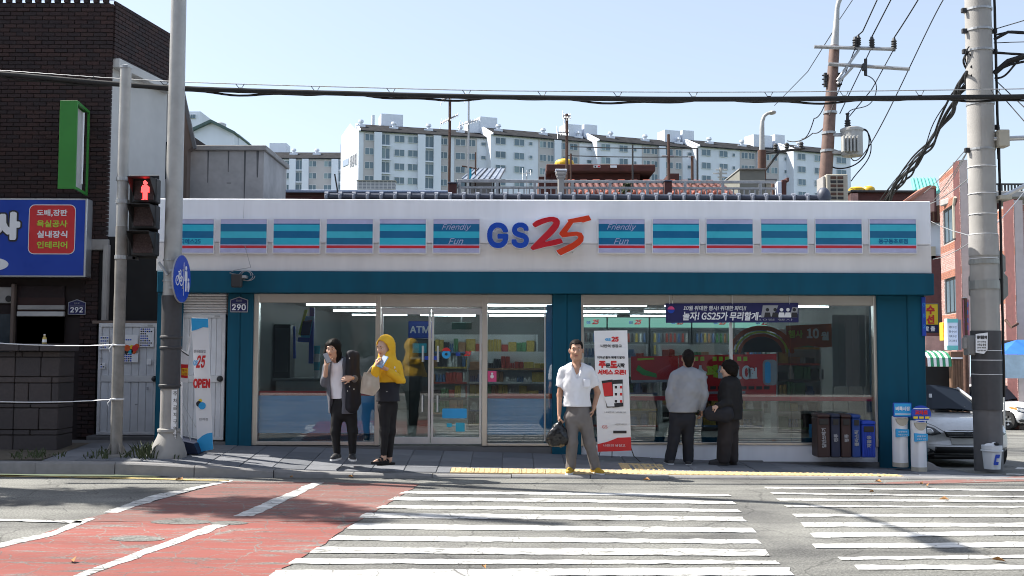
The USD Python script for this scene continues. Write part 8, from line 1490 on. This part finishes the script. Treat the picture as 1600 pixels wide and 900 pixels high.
# ---- woman in black beside him
L = Frame(1135, 727, 14.6); J = dict(at=L.at, head=L(1138, 577, .0), neck=L(1140, 594, .02), shl=L(1134, 602, -.09), shr=L(1148, 602, .12), chest=L(1141, 616, .02), waist=L(1142, 640, .02), pelvis=L(1140, 655, .02), ell=L(1137, 630, -.14), wrl=L(1122, 634, -.20), elr=L(1153, 628, .08), wrr=L(1136, 638, .08), hipl=L(1134, 662, -.04), hipr=L(1142, 662, .07), knl=L(1132, 690, -.05), knr=L(1142, 690, .07), anl=L(1130, 717.5, -.04), anr=L(1143, 718, .07), toel=(-.12, .0, -.05), toer=(-.12, .02, -.05))
R = headmat(105, 8); wl, wr_ = np.array(J['wrl']), np.array(J['wrr'])
t, F, body = base_person('person', 'woman dressed in black standing sideways at the window beside the grey shirted man', J, 'skin_pale', R, 1.0, True, .92, hands=[dict(w=wl, d=(-1, -.1, -.35), n=(.0, .4, -1), side=1, curl=.9, s=.92), dict(w=wr_, d=(-1, .1, -.3), n=(0, -.4, -1), side=-1, curl=.9, s=.92)]); face(body, J['head'], R, 1.0)
S = Flesh(); torso(S, J, .032, 1.0, flat=.8); S.limb([J['waist'], np.array(J['pelvis'])+[0, 0, -.02]], [.165, .175], .05, .8, (1, 0, 0))
for q in ('l', 'r'): a, e, wv = [np.array(J[x+q]) for x in ('sh', 'el', 'wr')]; S.limb([a, e, e+(wv-e)*.85], [.066, .062, .048], .03)
obj('jacket', S.mesh(.0095, .014, (10, 10, 9), 15, zmin=L(1140, 655)[2]), 'cloth_black', t, smooth=True); nk = np.array(J['neck']); obj('collar', M().lathe([(.07, -.05), (.08, -.02), (.066, .035), (.058, .03), (.058, -.03)], nk, 18), 'cloth_black', t, smooth=50)
pants(t, J, 'trouser_brown', (.105, .098, .092), .0, 1.0, .009, seed=8)
for q in ('l', 'r'): shoe(t, J['an'+q], J['toe'+q], 'shoe_dark', 'shoe_dark')
H = Flesh(); hc = np.array(J['head']); T = lambda *p: hc+R@np.array(p); H.ell(T(0, .02, .04), np.array([.092, .112, .096]), .02, R); H.limb([T(-.06, .03, -.02), T(.06, .03, -.02)], .055, .03); H.limb([T(0, .07, 0), T(0, .065, -.07)], [.075, .055], .03); H.ell(T(0, -.10, -.02), np.array([.066, .075, .09]), .01, R, cut=True); obj('hair', H.mesh(.0085, .009, (45, 45, 45), 4), 'hair', t, smooth=True)
g = thing('handbag', 'dark soft handbag held in front of the woman in black', 'bag', J['at']); B = Flesh(); c = np.array(L(1123, 645, -.17)); B.limb([c+[-.10, 0, -.01], c+[.10, 0, .0]], [.095, .10], .04, .6, (0, 1, 0)); B.limb([c+[-.11, 0, .0], c+[.1, 0, -.05]], [.08, .085], .04, .6, (0, 1, 0)); obj('body', B.mesh(.0095, .010, (15, 15, 15), 6), 'coat_dark', g, smooth=True); obj('handle', M().tube([c+[-.07, 0, .06], c+[-.04, 0, .13], c+[.0, -.01, .135], c+[.05, 0, .12], c+[.08, 0, .06]], .009, 7), 'cloth_black', g, smooth=60)
# ================================================================ parked cars
pm('paint_silver', (.56, .57, .58), .30, metal=.35, var=.03, vscale=3, coat_weight=.6, coat_roughness=.05); pm('paint_white', (.72, .73, .75), .35, var=.03, coat_weight=.6, coat_roughness=.05); MATS['car_glass'] = usdkit.material(stage, '/World/Looks/car_glass', {'d': ('diffuse_bsdf', {'color': (.012, .016, .024)}), 'g': ('glossy_bsdf', {'color': (.8, .85, .9), 'roughness': .04}), 'm': ('mix_closure', {'fac': .035})}, [('d.BSDF', 'm.closure1'), ('g.BSDF', 'm.closure2')], surface='m.closure'); pm('chrome', (.65, .66, .67), .12, metal=1.0, var=.03); pm('lamp_clear', (.42, .44, .45), .15, var=.15, vscale=25, coat_weight=1.0); pm('lamp_dark', (.05, .055, .06), .15, var=.3, vscale=20); pm('plate', (.42, .42, .40), .5, var=.06); pm('lamp_amber', (.5, .2, .03), .25, var=.1); pm('rim_alloy', (.40, .41, .42), .35, metal=.8, var=.1)
def make_car(label, at, rz, pitch, paint, extras=True):
    t = thing('parked_car', label, 'car', at, group=None); Rc = trimesh.transformations.rotation_matrix(math.radians(rz), [0, 0, 1])@trimesh.transformations.rotation_matrix(math.radians(pitch), [1, 0, 0])
    st = [(-.01, .36, .55, .66, .50, .60, .60, .64), (.02, .30, .68, .78, .46, .72, .62, .665), (.10, .24, .78, .85, .46, .79, .70, .745), (.30, .20, .82, .88, .50, .82, .80, .845), (.60, .18, .83, .89, .52, .835, .865, .905), (.95, .18, .84, .89, .53, .845, .905, .955), (1.25, .18, .84, .89, .54, .85, .935, 1.0), (2.0, .18, .84, .89, .54, .86, .95, 1.0), (3.2, .18, .84, .89, .55, .86, .965, 1.0), (3.75, .19, .83, .885, .56, .845, .98, 1.02), (4.25, .22, .79, .84, .56, .79, .975, 1.01), (4.45, .28, .72, .79, .56, .73, .93, .96), (4.50, .40, .62, .70, .56, .64, .82, .84)]
    V, n = [], None
    for y, zb, wb, wm, zm, wt, ze, zc in st:
        half = [(0, zb), (wb*.6, zb), (wb, zb+.04), (wm*.99, (zb+zm)/2+.02), (wm, zm), (wm*.985, zm+.12 if zm+.12 < ze-.03 else (zm+ze)/2), (wt, ze), (wt*.93, ze+.022), (wt*.6, ze+(zc-ze)*.75), (0, zc)]
        ring = [(x, z) for x, z in half]+[(-x, z) for x, z in half[-2:0:-1]]; n = len(ring); c = .34*max(0, 1-max(y, 0)/1.1) + .18*max(0, (y-3.6)/.9)*-1
        V += [(x, y+c*(abs(x)/.88)**2.6, z) for x, z in ring]
    V = np.array(V); F = [[i*n+j, i*n+(j+1) % n, (i+1)*n+(j+1) % n, (i+1)*n+j] for i in range(len(st)-1) for j in range(n)]
    tri = M().add(V, F); tri.add([*V[:n], V[:n].mean(0)], [[(j+1) % n, j, n] for j in range(n)]); tri.add([*V[-n:], V[-n:].mean(0)], [[j, (j+1) % n, n] for j in range(n)])
    v, f = tri.arr(); hull = trimesh.Trimesh(v, f, process=True); hull.merge_vertices(); hull = trimesh.Trimesh(*trimesh.remesh.subdivide_loop(hull.vertices, hull.faces, iterations=2), process=False); hull.fix_normals()
    def put(name, mesh, mat, parent=t, smooth=False, **k):
        m_ = mesh if isinstance(mesh, M) else M().tm(mesh); m_.xf(Rc); return obj(name, m_, mat, parent, smooth=smooth, **k)
    arch = [(.78, .92), (3.42, .92)]
    cen = hull.triangles_center; keep = np.ones(len(hull.faces), bool)
    for yw, _ in arch: keep &= ~((np.hypot(cen[:, 1]-yw, cen[:, 2]-.30) < .355) & (np.abs(cen[:, 0]) > .6))
    body = put('body', trimesh.Trimesh(hull.vertices, hull.faces[keep], process=False), paint, smooth=40)
    put('underbody', M().box(-.66, .66, .35, 4.2, .16, .62), 'black_rubber')
    for yw, _ in arch:
        for s_ in (-1, 1):
            w = put('wheel', M().lathe([(.17, -.10), (.30, -.10), (.315, -.07), (.315, .07), (.30, .10), (.17, .10)], (0, 0, 0), 28).xf(rotm([0, 1, 0], 90)).mv(s_*.77, yw, .315), 'black_rubber', smooth=40)
            put('rim', M().lathe([(0, -.03), (.05, -.02), (.19, -.05), (.19, .05), (0, .05)], (0, 0, 0), 24).xf(rotm([0, 1, 0], 90 if s_ < 0 else -90)).mv(s_*.79, yw, .315), 'rim_alloy', w, smooth=30)
            for q in range(5): a = q*1.2566; put('spoke_gap', M().box(-.012, .012, -.03, .03, .07, .16, .008).xf(rotm([1, 0, 0], math.degrees(a))).mv(s_*.845, yw, .315), 'black_rubber', w)
    # cabin
    Bl = [(-.79, 1.08, .97), (.79, 1.08, .97), (.60, 1.92, 1.41), (-.60, 1.92, 1.41)]
    def panel(L, mat, name, th=.012, bow=0.0, parent=t, nu=8, nv=6):
        P = np.array(L, float); g = [[(P[0]*(1-u)+P[1]*u)*(1-w)+(P[3]*(1-u)+P[2]*u)*w for w in np.linspace(0, 1, nv)] for u in np.linspace(0, 1, nu)]; g = np.array(g); nn = np.cross(P[1]-P[0], P[3]-P[0]); nn /= np.linalg.norm(nn)
        uu = np.linspace(-1, 1, nu); g = g+nn*(bow*(1-uu**2))[:, None, None]; a = g.reshape(-1, 3); b = a-nn*th; fi = [[i*nv+j, (i+1)*nv+j, (i+1)*nv+j+1, i*nv+j+1] for i in range(nu-1) for j in range(nv-1)]; k = len(a); F_ = fi+[[k+q for q in r_[::-1]] for r_ in fi]
        ed = [(i*nv, (i+1)*nv) for i in range(nu-1)]+[((nu-1)*nv+j, (nu-1)*nv+j+1) for j in range(nv-1)]+[((i+1)*nv+nv-1, i*nv+nv-1) for i in range(nu-1)]+[(j+1, j) for j in range(nv-1)]; F_ += [[p, p+k, q+k, q] for p, q in ed]
        return put(name, M().add(np.vstack([a, b]), F_), mat, parent, smooth=30)
    ws = panel(Bl, 'car_glass', 'windshield', bow=.09); panel([(.575, 3.98, 1.0), (-.575, 3.98, 1.0), (-.55, 3.2, 1.41), (.55, 3.2, 1.41)], 'car_glass', 'rear_window', bow=.05)
    for s_ in (-1, 1):
        L = [(s_*.82, 1.25, .98), (s_*.83, 3.7, 1.0), (s_*.60, 3.12, 1.40), (s_*.615, 1.98, 1.40)]; panel(L if s_ > 0 else [L[1], L[0], L[3], L[2]], 'car_glass', 'side_window', nv=4)
        put('front_pillar', M().tube([(s_*.81, 1.05, .965), (s_*.71, 1.5, 1.21), (s_*.615, 1.94, 1.42)], [.032, .030, .032], 8), paint, smooth=60); put('middle_pillar', M().tube([(s_*.83, 2.5, .98), (s_*.63, 2.52, 1.41)], .03, 6), 'black_plastic'); put('rear_pillar', M().tube([(s_*.74, 4.0, .99), (s_*.68, 3.6, 1.2), (s_*.58, 3.15, 1.41)], [.07, .06, .035], 8), paint, smooth=60)
        mm = put('wing_mirror', M().ell((s_*.98, 1.42, 1.02), (.10, .06, .07), 2), paint, smooth=True); put('mirror_glass', M().ell((s_*.98, 1.465, 1.02), (.085, .025, .055), 2), 'car_glass', mm)
        put('sill', M().box(s_*.80, s_*.86, 1.15, 3.05, .17, .24, .01), 'black_plastic'); put('door_handle', M().box(s_*.868, s_*.90, 2.1, 2.28, .86, .885, .008), paint); put('door_seam', M().box(s_*.876, s_*.893, 1.22, 1.228, .3, .95), 'black_plastic'); put('door_seam', M().box(s_*.876, s_*.893, 2.46, 2.468, .3, .96), 'black_plastic')
    panel([(-.60, 1.90, 1.415), (.60, 1.90, 1.415), (.57, 3.22, 1.415), (-.57, 3.22, 1.415)], paint, 'roof', th=.03, bow=.055)
    # front: patches laid on the body's own surface
    ry = trimesh.ray.ray_triangle.RayMeshIntersector(hull)
    def front(pts2, y_off=.008):
        o = np.array([(x, -2, z) for x, z in pts2]); loc, ri, _ = ry.intersects_location(o, np.tile([0, 1.0, 0], (len(o), 1)), multiple_hits=True); y = np.full(len(o), np.nan)
        for p, i in zip(loc, ri): y[i] = p[1] if np.isnan(y[i]) else min(y[i], p[1])
        y[np.isnan(y)] = np.nanmean(y); return np.stack([o[:, 0], y-y_off, o[:, 2]], 1)
    def patch(poly, mat, name, parent=t, off=.008, th=.03, size=.06):
        e = trimesh.creation.extrude_polygon(poly, th, engine='earcut').subdivide_to_size(size); v = e.vertices; q = front(v[:, :2], 0); q[:, 1] += np.where(v[:, 2] > th/2, -off, th-off); return put(name, M().add(q, e.faces), mat, parent, smooth=30)
    for s_ in (-1, 1):
        P = [(.44, .615), (.52, .705), (.68, .765), (.835, .80), (.86, .74), (.84, .655), (.72, .60), (.56, .585)]; hl = patch(sg.Polygon([(s_*x, z) for x, z in P]).buffer(.012).buffer(-.004), 'lamp_dark', 'headlight')
        for cx, cz, r_ in [(.735, .69, .068), (.60, .655, .052)]: patch(sg.Point(s_*cx, cz).buffer(r_).difference(sg.Point(s_*cx, cz).buffer(r_*.78)), 'chrome', 'lamp_ring', hl, .014, .012, .04); patch(sg.Point(s_*cx, cz).buffer(r_*.72), 'lamp_clear', 'lamp_bowl', hl, .013, .012, .04)
        patch(sg.Polygon([(s_*x, z) for x, z in [(.80, .77), (.845, .785), (.85, .72), (.82, .68)]]), 'lamp_amber', 'indicator', hl, .013, .012, .05)
        fg = patch(sg.Polygon([(s_*x, z) for x, z in [(.52, .30), (.60, .35), (.78, .385), (.82, .34), (.76, .285), (.58, .275)]]), 'lamp_dark', 'fog_lamp_recess'); patch(sg.Point(s_*.64, .318).buffer(.034), 'lamp_clear', 'fog_lamp', fg, .014, .012, .05)
        patch(sg.LineString([(s_*.40, .66), (s_*.50, .745), (s_*.66, .83)]).buffer(.005), 'black_plastic', 'bonnet_seam', off=.003, th=.01)
    gr = patch(sg.Polygon([(-.40, .655), (-.33, .555), (-.20, .535), (.20, .535), (.33, .555), (.40, .655), (.20, .675), (-.20, .675)]), 'black_plastic', 'grille')
    for z, w in ((.655, .37), (.625, .35), (.595, .33), (.567, .30)): patch(rect(-w, w, z-.006, z+.006), 'chrome', 'grille_bar', gr, .018, .02)
    patch(affinity.scale(sg.Point(0, .612).buffer(.07), 1, .58), 'lamp_dark', 'badge', gr, .024, .02, .04)
    patch(rect(-.26, .26, .435, .535), 'plate', 'number_plate', off=.016); patch(rect(-.52, .52, .285, .375).buffer(.012), 'black_plastic', 'lower_intake'); patch(rect(-.62, .62, .415, .42), 'black_plastic', 'bumper_seam', off=.003, th=.01)
    lp_ = M().box(-.56, .56, .10, .30, .20, .245, .01); put('front_lip', lp_, 'black_plastic')
    for s_, y0 in ((-1, 0), (1, 0)): put('wiper', M().tube([(s_*.08+.25, 1.03, 1.0), (s_*.30+.12, 1.16, 1.075), (s_*.55-.05, 1.22, 1.09)], .009, 5), 'black_plastic')
    if extras:
        for x, z, w, h, m_ in [(-.30, .53, .06, .10, 'print_orange'), (-.10, .55, .028, .10, 'print_white'), (-.36, .47, .025, .06, 'print_white')]:
            a = np.array(Bl[0])*(1-z)*.5+np.array(Bl[1])*(1-z)*.5+(np.array(Bl[3])+np.array(Bl[2]))*.5*z; put('dashboard_card', M().box(x-w, x+w, a[1]-.13, a[1]-.115, a[2]-h, a[2]+h, .004), m_, ws)
    else:
        pass
    return t
cy = 18.3; make_car('silver grey saloon car parked behind the thick concrete pole, facing the street', (AX(1514, cy, 700), cy, alley(cy)-.03), -1.5, -2.6, 'paint_silver')
cy = 36.2; make_car('white saloon car parked farther up the side street at the right edge', (AX(1632, cy, 650), cy, alley(cy)), 24, 0.5, 'paint_white', False)
